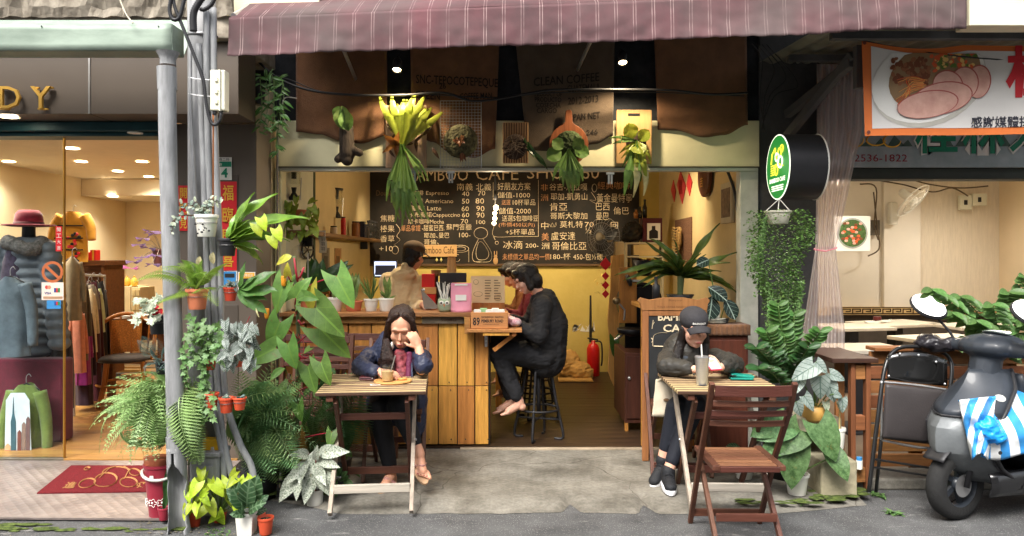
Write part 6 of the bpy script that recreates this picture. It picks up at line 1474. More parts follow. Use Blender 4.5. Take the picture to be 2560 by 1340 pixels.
# ================================================================== tables, chairs, people
acac = wood('acacia slat',S(206,178,134),.5,0,.6,rv=.4)
acad = wood('dark acacia',S(96,60,44),.7,2,.5,rv=.15)
acax = wood('dark acacia rail',S(92,54,42),.7,0,.45,rv=.15)
worn = wood('worn white leg',S(172,158,142),.72,2,.7,rv=.1)
wornx = wood('worn white rail',S(182,172,158),.72,0,.7,rv=.1)
def wear_gapshade(name,m0,edge,hw):
    """slat with a worn pale top; gap shade painted into its dark edges (own y axis)"""
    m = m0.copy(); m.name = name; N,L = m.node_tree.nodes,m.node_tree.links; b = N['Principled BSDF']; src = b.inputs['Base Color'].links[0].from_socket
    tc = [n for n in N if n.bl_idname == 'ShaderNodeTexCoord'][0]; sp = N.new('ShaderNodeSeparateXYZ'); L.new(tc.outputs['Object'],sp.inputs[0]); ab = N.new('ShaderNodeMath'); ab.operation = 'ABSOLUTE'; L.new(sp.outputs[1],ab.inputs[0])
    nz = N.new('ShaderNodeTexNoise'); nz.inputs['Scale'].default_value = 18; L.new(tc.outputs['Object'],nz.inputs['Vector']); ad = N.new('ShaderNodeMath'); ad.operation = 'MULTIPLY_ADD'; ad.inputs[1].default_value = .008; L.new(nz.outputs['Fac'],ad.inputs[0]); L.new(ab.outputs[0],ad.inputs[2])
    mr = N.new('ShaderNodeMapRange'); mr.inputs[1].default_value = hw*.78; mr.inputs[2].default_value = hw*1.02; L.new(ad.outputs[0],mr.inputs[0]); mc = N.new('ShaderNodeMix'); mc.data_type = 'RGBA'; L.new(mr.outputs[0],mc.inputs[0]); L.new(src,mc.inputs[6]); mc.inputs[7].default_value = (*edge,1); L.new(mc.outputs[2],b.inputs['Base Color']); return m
SLT = wear_gapshade('worn gap shaded slat',acac,S(70,48,34),.024); SME = MB().box((0,0,0),(.63,.050,.02)).mesh('slat',SLT)  # dark edge colour stands in for shade in the slat gaps
def folding_table(label,loc,rz):
    t = T('folding_table',label,'table',loc,'slatted folding tables',rz,local=True)
    W,Dp,H = .63,.70,.70
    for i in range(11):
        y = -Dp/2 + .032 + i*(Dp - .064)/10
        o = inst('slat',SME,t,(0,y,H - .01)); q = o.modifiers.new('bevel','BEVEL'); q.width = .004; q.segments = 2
    for s in (-1,1): MB().ext((s*.235 - .02,-Dp/2 + .02,H - .055),(s*.235 + .02,Dp/2 - .02,H - .0205)).out('batten',acad,t,bev=.003)
    for s in (-1,1):
        MB().bar((s*.232,-.335,.0),(s*.232,.24,H - .03),.024,.042,V((0,1,0))).out('leg',worn,t,bev=.003)
        MB().bar((s*.205,.22,.0),(s*.205,-.30,H - .055),.024,.042,V((0,1,0))).out('leg',acad,t,bev=.003)
        MB().ell((s*.246,-.05,.35),.008,n=8,k=5).out('bolt',steel,t)
    MB().ext((-.22,-.268,.095),(.22,-.246,.145)).out('rail',wornx,t,bev=.003)
    MB().ext((-.192,.135,.09),(.192,.157,.135)).out('rail',acax,t,bev=.003)
    MB().ext((-.192,-.205,.51),(.192,-.183,.55)).out('rail',acax,t,bev=.003)
    return t
TL = folding_table('slatted folding table with latte glass and wooden tray',(-.845,4.60,.036),R(5.3))
TR = folding_table('slatted folding table with steel tumbler and teal wallet',(1.285,4.62,.036),R(-1.5))
def folding_chair(label,loc,rz,group='dark slatted folding chairs',seat=True):
    """local: the sitter faces +Y; the back rails are at -Y"""
    t = T('folding_chair',label,'chair',loc,group,rz,local=True)
    for s in (-1,1):
        MB().tube([(s*.195,.26,0),(s*.198,.0,.45),(s*.205,-.20,.74),(s*.205,-.275,.885)],.018,4,flat=1.0).out('upright',acad,t,bev=.003)
        if seat: MB().bar((s*.165,.18,.425),(s*.165,-.26,0),.022,.036,V((0,1,0))).out('leg',acad,t,bev=.003)
    for z,h in ((.845,.055),(.775,.03),(.72,.03),(.66,.03)):
        f = (z - .74)/.145; y0 = -.20 - .075*f if z > .74 else -.20 + (.74 - z)*.69
        m = MB().sheet(lambda u,v: V((lerp(-.19,.19,u),y0 - .012 - .03*(1 - (2*u - 1) ** 2)*.8,z + (v - .5)*h)),10,2); m.out('back_slat',acax,t,solid=.016,bev=.003)
    if seat:
        for i in range(6): y = -.165 + i*.062; MB().ext((-.145,y - .022,.437),(.145,y + .022,.453)).out('seat_slat',wood('seat slat',S(126,84,60),.7,0,.5),t,bev=.003)
        for s in (-1,1): MB().ext((s*.165 - .02,-.205,.428),(s*.165 + .02,.20,.4535)).out('seat_rail',acad,t,bev=.003)
        MB().ext((-.15,-.225,.425),(.15,-.203,.452)).out('seat_rail',acax,t,bev=.003)
        MB().ext((-.155,-.165,.155),(.155,-.145,.195)).out('stretcher',acax,t,bev=.003)
        MB().ext((-.185,.215,.05),(.185,.235,.09)).out('stretcher',acax,t,bev=.003)
    return t
folding_chair('empty dark slatted folding chair drawn up to the tumbler table',(1.205,3.95,.004),R(-1))
folding_chair('dark slatted folding chair under the woman in the navy jacket',(-.80,5.12,.036),R(184))
folding_chair('dark slatted folding chair under the woman in the black cap',(1.16,5.22,.036),R(176))
# folded chairs leaning at the counter
def folded(label,x,y,rz,tilt):
    t = T('folded_chair',label,'chair',(x,y,.036),'folded chairs leaning against the counter',rz,local=True)
    tl = lambda p: Euler((tilt,0,0)).to_matrix() @ V(p)
    def bx(n,lo,hi,mt):
        m = MB().ext(lo,hi); m.v = [tl(p) for p in m.v]; m.out(n,mt,t,bev=.003)
    for s in (-1,1):
        bx('upright',(s*.205 - .014,-.02,0),(s*.205 + .014,.02,.92),acad); bx('leg',(s*.165 - .012,.022,.02),(s*.165 + .012,.05,.62),acad)
    for z,h in ((.885,.05),(.80,.035),(.745,.035),(.69,.035),(.48,.05),(.43,.04),(.38,.04),(.33,.04),(.28,.04),(.07,.05)): bx('slat',(-.19,-.016,z - h/2),(.19,.012,z + h/2),acax)
folded('folded dark chair leaning at the counter behind the philodendron',-1.50,5.40,R(2),R(-10))
folded('second folded dark chair stacked in front of the first',-1.38,5.26,R(-4),R(-10))
folded('folded dark chair standing closest to the navy jacket',-1.06,5.44,R(-3),R(-9))

# ---- people
skin = M('skin',S(202,148,120),.5,var=.06,scale=9,sss=.12)
skin2 = M('pale skin',S(216,166,142),.5,var=.05,scale=9,sss=.12)
hairb = M('black hair',(.012,.009,.008),.38,var=.4,scale=30,st=(12,12,1.2),bump=.6,bscale=30)
hairr = M('dark brown hair',(.010,.007,.006),.4,var=.5,scale=20,st=(12,12,1.2),bump=.6,bscale=30,col2=(.042,.018,.012))
lipm = M('lips',S(168,92,84),.45); browm = M('brow',(.02,.014,.012),.7)
def head(m,c,f,u,k=1.0):
    """adds a head to m: centre c, facing f, up u; returns the frame (right, forward, up)"""
    f = V(f).normalized(); r = f.cross(V(u)).normalized(); u = r.cross(f).normalized(); q = lambda a,b,d: V(c) + (r*a + f*b + u*d)*k
    B = Matrix((r,f,u)).transposed()
    m.ell(q(0,-.012,.03),V((.074,.092,.085))*k,B,20,14); m.ell(q(0,.022,-.035),V((.060,.064,.078))*k,B,18,12)
    m.ell(q(0,.050,-.085),V((.030,.028,.024))*k,B)                                   # chin
    for s in (-1,1):
        m.ell(q(s*.036,.055,-.028),V((.026,.024,.026))*k,B); m.ell(q(s*.074,-.005,-.008),V((.010,.020,.030))*k,B)   # cheeks, ears
    m.cap(q(0,.082,.008),q(0,.099,-.024),.006*k,.0115*k); m.ell(q(0,.086,-.062),V((.024,.012,.011))*k,B)
    m.cap(q(-.04,.074,.03),q(.04,.074,.03),.012*k,.012*k)                          # brow ridge
    return q,B
def face(t,q,B,k=1.0,closed=True):
    for s in (-1,1):
        MB().tube([q(s*(.016 + .009*i),.0915 - .0035*i,.012 - .003*math.sin(i*1.57/1.5)) for i in range(4)],[.0014,.0022,.0022,.0012],5,flat=.7).out('eyelid',browm,t)
        MB().tube([q(s*(.013 + .011*i),.094 - .004*i,.034 + .003*math.sin(i)) for i in range(4)],[.0014,.002,.0018,.001],5,flat=.6).out('eyebrow',browm,t)
    MB().ell(q(0,.0965,-.060),V((.020,.006,.0052))*k,B,12,6).out('lips',lipm,t,smooth=True)
def hand(m,w,d,nrm,side,curl=.5,k=1.0,spread=.02):
    """palm and five fingers from the wrist w along d; nrm = back of the hand; side +1: thumb toward d x nrm"""
    d = V(d).normalized(); nrm = (V(nrm) - d*V(nrm).dot(d)).normalized(); x = d.cross(nrm)*side; B = Matrix((x,d,nrm)).transposed(); w = V(w)
    m.ell(w + d*.048*k,V((.040,.052,.017))*k,B); m.cap(w - d*.01,w + d*.03*k,.025*k,.024*k)
    for i,L in enumerate((.070,.080,.074,.058)):
        o = (1.5 - i)*.0195*k; p = w + d*(.085 - .006*abs(i - 1.2))*k + x*o; v = d.copy(); a = curl
        dirn = (d + x*(1.5 - i)*spread*3).normalized()
        for j,s in enumerate((.45,.32,.23)):
            ang = a*(.5 + .5*j); v = (dirn*math.cos(ang) - nrm*math.sin(ang)).normalized(); p2 = p + v*L*s*k; m.cap(p,p2,(.0092 - .0007*j)*k,(.0086 - .0007*j)*k,8); p = p2; a += curl*.55
    p = w + d*.022*k + x*.03*k; v = (x*.8 + d*.75 - nrm*.25).normalized(); p2 = p + v*.038*k; m.cap(p,p2,.013*k,.011*k,8); v2 = (v + d*.6 - nrm*curl*.6 - x*.3).normalized(); m.cap(p2,p2 + v2*.030*k,.0105*k,.0085*k,8)
def limb(m,pts,rs):
    for a,b,r0,r1 in zip(pts,pts[1:],rs,rs[1:]): m.cap(a,b,r0,r1)
def foot(m,ank,d,up,k=1.0):
    d = V(d).normalized(); up = V(up); x = d.cross(up).normalized(); ank = V(ank)
    m.ell(ank - d*.02*k - up*.045*k,(.032*k,.036*k,.032*k)); m.cap(ank - up*.02,ank + d*.09*k - up*.052*k,.036*k,.030*k)
    for i in range(5): p = ank + d*(.10 - .004*i)*k - up*.060*k + x*(i - 2)*.0165*k; m.cap(p,p + d*(.045 - .006*i)*k,.014*k,(.0125 if i == 0 else .009)*k,8)
def fold(c,amp=.006,f=26):                           # cloth creases: two octaves, the fine one ridged
    def g(p):
        a = p*f*.6; n = V((noise.noise(a),noise.noise(a + V((7,3,1))),noise.noise(a + V((1,9,4)))))*amp
        w = V((p.x*.5 + p.z*.5,p.y*.5,p.z*1.5 - p.x*.5))*f*1.15 + n*40
        return n,amp*1.5*(.28 - abs(noise.noise(w)) - .5*abs(noise.noise(w*2.1)))
    return g

# --- woman in the navy jacket (faces the street, head on her hand)
wa = T('person','woman in navy jacket resting her head on her hand over a latte','person',(-.80,5.05,.036))
D1 = 5.0
hc = P(1003,822,4.92); fc = V((.05,-1,-.42)); upv = V((.06,-.4,1)); KH = 1.06
neck0,chest,pel = P(990,905,5.05),V((-.80,5.10,.86)),V((-.80,5.14,.53))
shR,shL = P(925,893,5.06),P(1050,893,5.06)     # image left / image right shoulder
elR,wrR = P(900,965,4.82),P(948,944,4.66)      # arm lying on the table
elL,wrL = P(1054,958,4.72),P(1047,868,4.79)    # elbow on the table, hand at the cheek
elR.z = max(elR.z,.80); wrR.z = .79; elL.z = .80
knR,anR = V((-.86,4.78,.52)),V((-.785,4.80,.118))
knL,anL = V((-.72,4.72,.56)),P(1048,1135,4.62)
m = MB(); q,B = head(m,hc,fc,upv,KH)
limb(m,[hc + V((0,.05,-.07)),neck0,chest,pel],[.048,.052,.12,.13])
limb(m,[shR,elR,wrR],[.05,.04,.027]); limb(m,[shL,elL,wrL],[.05,.04,.027])
limb(m,[pel + V((-.08,0,0)),knR,anR],[.085,.055,.036]); limb(m,[pel + V((.08,0,0)),knL,anL],[.085,.055,.036])
hand(m,wrR,V((1,-.15,-.1)),V((0,-.3,1)),1,.45); hand(m,wrL,V((-.45,-.1,.9)),V((.35,-.9,.2)),-1,1.0,.95)
foot(m,anR,V((-.25,-1,0)),V((0,0,1))); foot(m,anL,V((.40,-.75,-.55)),V((.2,-.4,.85)))
blob(m,'body',skin,wa,.0055,3); face(wa,q,B)
navy = M('navy nylon',S(38,44,66),.5,var=.18,scale=5,bump=.4,bscale=9)
m = MB()
limb(m,[neck0 + V((0,.03,-.055)),chest,pel + V((0,.02,-.02))],[.11,.165,.175])
for a,b in ((shR,-1),(shL,1)): m.ell(a + V((0,.01,-.01)),(.08,.08,.075)); m.cap(neck0 + V((b*.05,.03,-.04)),a,.065,.07)
limb(m,[shR,elR,wrR + V((-.035,.01,.0))],[.068,.062,.045]); limb(m,[shL,elL + V((.01,.01,.02)),wrL + V((.005,.005,-.05))],[.068,.064,.044])
m.ell(wrR + V((-.045,.012,0)),(.03,.045,.045)); m.ell(wrL + V((.005,.005,-.06)),(.046,.046,.028))
m.cap(pel + V((-.12,-.03,0)),pel + V((-.13,-.02,-.14)),.09,.08); m.cap(pel + V((.14,-.08,0)),pel + V((.15,-.10,-.20)),.085,.06)
blob(m,'jacket',navy,wa,.009,3,disp=fold(0,.008,26))
m = MB().cap(P(1000,888,4.90),P(1004,945,4.86),.045,.055); m.ell(P(1002,915,4.89),(.065,.04,.10))
blob(m,'blouse',M('floral blouse',S(130,24,40),.6,var=.8,scale=34,col2=S(160,76,84)),wa,.008,2,disp=fold(0,.006,30))
m = MB().cap(P(1024,885,4.89),P(1022,945,4.83),.02,.026); blob(m,'scarf',M('plum scarf',S(96,34,64),.7),wa,.008,2,disp=fold(0,.005,30))
leg_ = M('black leggings',(.008,.009,.012),.75,var=.2,bump=.2)
m = MB(); limb(m,[pel + V((-.08,-.02,0)),knR,anR + (knR - anR)*.12],[.108,.078,.048]); limb(m,[pel + V((.08,-.02,0)),knL,anL + (knL - anL)*.25],[.108,.078,.050]); blob(m,'leggings',leg_,wa,.009,2)
m = MB()                                              # long hair, parted, falling past the chest
hq = lambda a,b,d: q(a,b,d)
m.ell(hq(0,-.046,.050),(.094,.106,.096),B,20,14); m.ell(hq(0,-.05,-.02),(.095,.083,.11),B)
for s in (-1,1):
    limb(m,[hq(s*.028,.035,.112),hq(s*.072,.03,.065),hq(s*.085,.02,.0),hq(s*.09,.005,-.08)],[.022,.020,.022,.03])

for k in range(7): limb(m,[hq(.092,.015,-.07),P(956 + k*4,892 + k,4.86 - .008*k),P(958 + k*4.5,958 - k*4,4.81)],[.024,.016,.007])
limb(m,[hq(-.08,-.03,-.08),P(1030,905,5.0),P(1032,925,4.98)],[.032,.03,.018])
limb(m,[hq(.07,-.05,-.08),P(955,905,5.0),P(960,940,4.97)],[.04,.04,.025])
blob(m,'hair',hairr,wa,.007,2,disp=fold(0,.004,50))
for s in (-1,1): MB().tube(smoothpts([P(1000 + s*30,878,4.98),P(1003 + s*26,905,4.87),P(1005 + s*25,945,4.80)],5),.010,8,flat=.6).out('lapel',navy,wa,smooth=True)
m = MB().ell(hq(.052,.05,-.095),(.012,.02,.03),B); m.out('face_mask',whitep,wa,smooth=True)
sole = M('tan sandal sole',S(176,142,110),.7)
for an,d,u in ((anR,V((-.25,-1,0)),V((0,0,1))),(anL,V((.40,-.75,-.55)),V((.2,-.4,.85)))):
    d = d.normalized(); u = (u - d*u.dot(d)).normalized(); x = d.cross(u); b = an + d*.055 - u*.086
    pts = [b + x*(.045*math.sin(R(a))*(1.0 if math.cos(R(a)) > 0 else .85)) + d*(.125*math.cos(R(a))) for a in range(0,360,20)]
    sd = MB().prism(pts,u*.018).out('sandal',sole,wa,bev=.003)
    MB().tube(smoothpts([b - x*.042 + u*.03 + d*-.02,b + u*.072 + d*.03,b + x*.042 + u*.03 + d*-.02],5),.010,8,flat=.6).out('strap',M('pink strap',S(206,150,140),.6,bump=1,bscale=160),sd)
    for i in range(5): MB().ell(an + d*(.148 - .010*i) - u*.052 + x*(i - 2)*.0165,.0055,n=8,k=5).out('toenail',M('nail varnish',S(140,20,50),.3),sd)

# --- woman in the black cap (looks at her phone)
wb = T('person','woman in black cap and dark bomber jacket looking at her phone','person',(1.17,5.1,.036))
hc = P(1735,822,4.98); fc = V((.12,-1,-.22)); upv = V((0,-.2,1))
neck0,chest,pel = P(1722,893,5.08),V((1.20,5.13,.84)),V((1.17,5.18,.53))
shR,shL = P(1672,898,5.08),P(1786,896,5.08)
elR,wrR = P(1668,955,4.84),P(1738,935,4.70); elL,wrL = P(1832,950,4.86),P(1800,928,4.66)
for p in (elR,elL): p.z = .80
wrR.z,wrL.z = .80,.82
kn1,an1 = V((1.08,4.86,.52)),P(1656,1150,4.88)
kn2,an2 = V((1.20,4.84,.55)),V((1.00,4.74,.142))
m = MB(); q,B = head(m,hc,fc,upv,1.07)
limb(m,[hc + V((0,.05,-.07)),neck0,chest,pel],[.045,.05,.115,.125])
limb(m,[shR,elR,wrR],[.048,.038,.026]); limb(m,[shL,elL,wrL],[.048,.038,.026])
limb(m,[pel + V((-.08,0,0)),kn2,an2],[.08,.052,.036]); limb(m,[pel + V((.08,0,0)),kn1,an1],[.08,.052,.036])
hand(m,wrR,V((.7,-.5,.25)),V((-.3,-.6,.6)),-1,.7,.95); hand(m,wrL,V((-.75,-.45,.25)),V((.2,-.8,.3)),1,.7,.95)
blob(m,'body',skin2,wb,.0055,3); face(wb,q,B)
olv = M('dark olive bomber',S(50,48,44),.55,var=.18,scale=6,bump=.4,bscale=10)
m = MB()
limb(m,[neck0 + V((0,.03,-.06)),chest,pel + V((0,.02,.0))],[.10,.16,.165])
for a,b in ((shR,-1),(shL,1)): m.ell(a + V((0,.01,-.01)),(.078,.078,.072)); m.cap(neck0 + V((b*.055,.02,-.035)),a,.055,.068)
limb(m,[shR,elR,wrR + V((-.05,.03,0))],[.075,.072,.048]); limb(m,[shL,elL,wrL + V((.04,.04,0))],[.075,.075,.048])
blob(m,'jacket',olv,wb,.009,3,disp=fold(0,.008,26))
m = MB().cap(neck0 + V((.0,-.02,-.07)),chest + V((-.01,-.10,0)),.045,.055); blob(m,'shirt',M('grey tee',S(64,70,78),.8),wb,.008,2)
m = MB(); limb(m,[pel + V((-.08,-.02,0)),kn2,an2 + (kn2 - an2)*.16],[.105,.072,.048]); limb(m,[pel + V((.08,-.02,0)),kn1,an1 + (kn1 - an1)*.25],[.105,.072,.046]); blob(m,'leggings',M('navy leggings',(.009,.011,.018),.75,var=.2,bump=.2),wb,.009,2)
m = MB().ell(q(0,-.03,.03),(.082,.088,.085),B); m.ell(q(0,-.05,-.05),(.075,.06,.09),B)
for s in (-1,1): limb(m,[q(s*.074,.0,.0),q(s*.082,-.01,-.10),P(1722 - s*36,905,4.98),P(1722 - s*28,938,4.93)],[.022,.032,.036,.02])
limb(m,[q(.07,-.02,-.06),P(1690,900,4.97),P(1696,945,4.90)],[.03,.035,.022])
blob(m,'hair',hairb,wb,.007,2,disp=fold(0,.003,50))
capm = M('washed black cotton',S(48,47,50),.85,var=.15,scale=8,bump=.3,bscale=60)
m = MB(); m.ell(q(0,-.012,.062),(.096,.112,.085),B,24,16); cp = blob(m,'cap',capm,wb,.006,2)
m = MB().sheet(lambda u,v: q(lerp(-.078,.078,u)*(1 - .18*v),.078 + .02*(1 - (2*u - 1) ** 2) + v*(.06 - .03*(2*u - 1) ** 2),.052 - .026*v - .03*(2*u - 1) ** 2),14,6); m.out('visor',capm,cp,smooth=True,solid=.006)
text('BALENCIAGA',whitep,cp,q(.044,.088,.058),w=.088,h=.013,right=-B.col[0],up=B.col[2],bold=.02,warp=lambda p: p + B.col[1]*(.014 - 5.2*((p - q(0,0,0)).dot(B.col[0])) ** 2))
for s in (-1,1): MB().tube(smoothpts([P(1722 + s*36,880,5.02),P(1722 + s*22,900,4.94),P(1722 + s*12,940,4.88)],5),.011,8,flat=.6).out('collar',olv,wb,smooth=True)
MB().tube([P(1806,898,4.965),P(1812,915,4.93)],.003,6).out('zip',steel,wb)
shm = M('black knit shoe',(.012,.013,.016),.7,var=.3,bump=.4,bscale=120); slm = M('white sole',S(224,224,226),.5)
for a,d in ((an1,V((-.5,-.6,-.35))),(an2,V((-.10,-1,-.02)))):
    d = d.normalized(); u = V((0,0,1)); u = (u - d*u.dot(d)).normalized(); x = d.cross(u)
    m = MB(); m.cap(a + u*.0,a - u*.05,.045,.044); m.cap(a - u*.05,a + d*.12 - u*.055,.045,.038); m.ell(a + d*.14 - u*.055,(.04,.045,.03),Matrix((x,d,u)).transposed()); sh_ = blob(m,'shoe',shm,wb,.007,2)
    m = MB(); pts = [a + d*.05 - u*.098 + x*.047*math.sin(R(k)) + d*.142*math.cos(R(k)) for k in range(0,360,15)]; m.prism(pts,u*.03); m.out('sole',slm,sh_,bev=.006)
    for k in range(4): MB().tube([a + d*(.03 + .022*k) - u*(.0 + .011*k) - x*.03,a + d*(.03 + .022*k) + u*(.008 - .011*k),a + d*(.03 + .022*k) - u*(.0 + .011*k) + x*.03],.004,5).out('lace',shm,sh_)
# --- barista (seen from behind)
wc_ = T('person','barista in khaki hooded sweater and dark cap behind the counter','person',(-.98,6.45,.05))
D2 = 6.4; hc = P(1035,640,D2); fc = V((.45,.75,-.15)); nk = P(1018,685,D2); ch = P(1000,750,D2); pl_ = V((ch.x - .02,6.4,.95))
m = MB(); q,B = head(m,hc,fc,V((.05,0,1)))
limb(m,[hc + V((-.01,-.01,-.06)),nk,ch,pl_,V((pl_.x,6.4,.1))],[.05,.055,.12,.13,.1])
s1,s2 = P(972,705,6.35),P(1042,712,6.45); e1,w1 = P(978,790,6.25),P(1010,790,6.15); e2,w2 = P(1048,775,6.25),P(1058,762,6.02)
limb(m,[s1,e1,w1],[.05,.042,.03]); limb(m,[s2,e2,w2],[.05,.042,.03]); hand(m,w2,V((.8,-.4,-.1)),V((0,-.3,1)),1,.6)
blob(m,'body',skin,wc_,.008,2)
khk = M('khaki fleece',S(196,172,130),.9,var=.15,scale=6,bump=.35,bscale=12,sheen=.3)
m = MB(); limb(m,[nk + V((0,0,-.05)),ch,pl_,V((pl_.x,6.4,.80))],[.11,.17,.17,.17]); limb(m,[s1,e1,w1],[.085,.075,.05]); limb(m,[s2,e2,w2 + (e2 - w2)*.25],[.09,.08,.052])
for a in (s1,s2): m.cap(nk + V((0,0,-.04)),a,.07,.08)
hd = MB(); m.ell(nk + V((-.02,-.06,.0)),(.11,.075,.075)); m.cap(nk + V((-.07,-.05,-.02)),nk + V((-.01,-.09,.07)),.05,.035)
blob(m,'sweater',khk,wc_,.010,3,disp=fold(0,.009,24))
m = MB().ell(q(0,-.02,.02),(.085,.10,.095),B); m.ell(q(0,-.055,-.05),(.07,.055,.06),B); blob(m,'hair',hairb,wc_,.009,2,disp=fold(0,.006,40))
m = MB().ell(q(0,-.01,.065),(.092,.11,.07),B); c_ = blob(m,'cap',M('tan black cap',S(30,26,24),.85,var=.3,scale=4,col2=S(110,86,60)),wc_,.008,2)
MB().sheet(lambda u,v: q(lerp(-.07,.07,u),.08 + .07*v,.06 - .02*v - .03*(2*u - 1) ** 2),8,4).out('visor',blackp,c_,solid=.006)

# --- customers on the bar stools
def bar_stool(label,x,y):
    t = T('bar_stool',label,'stool',(x,y,.05),'industrial bar stools',rnd(0,1),local=True)
    H = .60
    MB().lathe((0,0,H),[(.145,0),(.15,.006),(.15,.026),(.145,.03)],32).out('seat',wood('stool seat',S(190,120,60),.7,0),t,auto=40)
    MB().lathe((0,0,H - .025),[(.13,0),(.13,.024)],28).out('seat_ring',blackp,t,auto=40)
    MB().tube([(0,0,.2),(0,0,H - .02)],.017,10).out('screw_post',blackp,t,smooth=True)
    MB().tube([V((.165*math.cos(R(a)),.165*math.sin(R(a)),.24)) for a in range(0,361,15)],.009,8).out('foot_ring',blackp,t,smooth=True)
    for a in (45,135,225,315):
        d = V((math.cos(R(a)),math.sin(R(a)),0)); MB().tube(smoothpts([d*.10 + V((0,0,H - .03)),d*.15 + V((0,0,.28)),d*.20 + V((0,0,.06)),d*.19 + V((0,0,.008)),d*.13 + V((0,0,.008))],5),.011,8).out('leg',blackp,t,smooth=True)
    for a in (45,135): d = V((math.cos(R(a)),math.sin(R(a)),0)); MB().tube([d*.17 + V((0,0,.16)),-d*.17 + V((0,0,.16))],.007,6).out('brace',blackp,t)
    return t
bar_stool('bar stool with wooden seat under the customer in black',.215,5.98)
bar_stool('bar stool hidden behind the first at the bar shelf',.23,6.75)
bar_stool('farthest bar stool in the row at the bar shelf',.23,7.45)
def customer(label,x,y,hairm,top,legs,hx,lean,near):
    t = T('person',label,'person',(x,y,.05)); k = 1.0
    pel = V((x,y,.73)); nk = V((x - lean,y - .02,1.20)); hc = V((hx,y - .03,1.335)); f = V((-1,-.12,-.55))
    sN,sF = V((x - lean*.8,y - .17,1.13)),V((x - lean*.8,y + .17,1.13))
    eN,wN = V((x - lean - .02,y - .24,.90)),V((x - lean - .22,y - .16,.995)); eF,wF = V((x - lean - .10,y + .20,.93)),V((x - lean - .26,y + .02,1.02))
    kN,aN = V((x - .38,y - .12,.77)),V((x - .20,y - .14,.37)); kF,aF = V((x - .34,y + .12,.70)),V((x - .27,y + .06,.34))
    m = MB(); q,B = head(m,hc,f,V((-.4,0,1)))
    limb(m,[hc + V((.05,0,-.06)),nk,pel],[.045,.052,.12]); limb(m,[sN,eN,wN],[.048,.038,.027]); limb(m,[sF,eF,wF],[.048,.038,.027]); limb(m,[pel + V((0,-.08,0)),kN,aN],[.085,.055,.036]); limb(m,[pel + V((0,.08,0)),kF,aF],[.085,.055,.036])
    hand(m,wN,V((-.9,.3,.2)),V((0,-.3,1)),1,.8); hand(m,wF,V((-.9,0,.3)),V((0,-.3,1)),1,.8)
    foot(m,aN,V((-1,0,-.25)),V((0,0,1))); foot(m,aF,V((-1,0,-.25)),V((0,0,1)))
    blob(m,'body',skin2,t,.0065 if near else .010,3)
    if near: face(t,q,B)
    m = MB(); limb(m,[nk + V((.03,0,-.06)),(nk + pel)/2 + V((.05,0,0)),pel + V((.01,0,-.03))],[.12,.162,.17])
    for s,e,w in ((sN,eN,wN),(sF,eF,wF)): limb(m,[nk + V((.01,0,-.04)),s,e,w + (e - w)*.2],[.07,.085,.07,.046])
    blob(m,'top',top,t,.009 if near else .013,3,disp=fold(0,.007,26))
    m = MB(); limb(m,[pel + V((0,-.08,-.01)),kN,aN + (kN - aN)*.14],[.115,.085,.058]); limb(m,[pel + V((0,.08,-.01)),kF,aF + (kF - aF)*.14],[.115,.085,.058]); m.ell(pel,(.15,.17,.11)); blob(m,'trousers',legs,t,.010,3,disp=fold(0,.008,24))
    m = MB().ell(q(0,-.02,.035),(.088,.105,.09),B); m.ell(q(0,-.05,-.04),(.085,.07,.085),B)
    for s in (-1,1): m.cap(q(s*.078,.0,.05),q(s*.082,.01,-.07),.024,.03)
    m.cap(q(-.05,.06,.085),q(.05,.06,.085),.026,.026)
    blob(m,'hair',hairm,t,.008,2,disp=fold(0,.004,40))
    return t
blackc = M('black cotton',(.014,.014,.016),.8,var=.25,scale=8,bump=.45,bscale=14)
customer('customer in black shirt and trousers eating on the front bar stool',.26,5.98,hairb,blackc,blackc,.115,.03,True)
customer('customer with reddish brown hair and maroon top further along the bar',.24,6.72,hairr,M('maroon top',S(96,26,36),.85,var=.15),M('grey trousers',S(60,60,64),.85),.06,.06,False)
customer('customer in brown jacket at the far end of the bar shelf',.20,7.40,hairb,M('brown jacket',S(120,76,44),.85,var=.15),M('dark jeans',S(36,40,54),.85),-.02,.08,False)
# ================================================================== on the tables
t = T('serving_tray','round wooden tray under the latte glass','tray',(X_(982,4.60),4.60,.737)); c = V((X_(982,4.60),4.60,.737))
MB().lathe(c,[(.112,0),(.118,.006),(.116,.012),(.104,.012),(.10,.007)],36).out('plate',wood('tray wood',S(206,150,88),.8,0),t,auto=40)
t = T('latte_glass','ribbed glass of milky coffee on the round tray','glass',c + V((-.03,-.02,.01))); c2 = c + V((-.03,-.02,.0085))
MB().lathe(c2,[(.03,0),(.034,.004),(.043,.10),(.0405,.10),(.032,.006)],20,cap=False).out('glass',glass('tumbler glass',(.93,.95,.95),.06),t,auto=40); MB().lathe(c2 + V((0,0,.005)),[(.031,0),(.0365,.056)],20).out('coffee',M('latte',S(206,168,116),.5),t,auto=40)
MB().tube([c2 + V((.01,0,.02)),c2 + V((.05,-.01,.16))],.004,6).out('spoon',steel,t)
t = T('cookie','small biscuit on the tray beside the glass','biscuit',c + V((.05,.04,.01))); MB().lathe(c + V((.05,.04,.0085)),[(.03,0),(.032,.006),(.026,.012)],16).out('disc',M('biscuit',S(196,140,80),.8,bump=.5),t); MB().ell(c + V((.05,.04,.02)),.008).out('nut',brst,t)
t = T('purse','dark maroon folded purse on the slatted table','purse',(X_(922,4.68),4.68,.737)); c = V((X_(922,4.68),4.68,.737)); lth = M('maroon leather',S(74,28,32),.4,bump=.3)
MB().ext(c + V((-.055,-.04,0)),c + V((.055,.04,.014))).out('body',lth,t,bev=.005); MB().ext(c + V((-.055,-.042,.0142)),c + V((.055,.03,.024))).out('flap',lth,t,bev=.005); MB().ell(c + V((.03,-.04,.016)),.005).out('stud',steel,t)
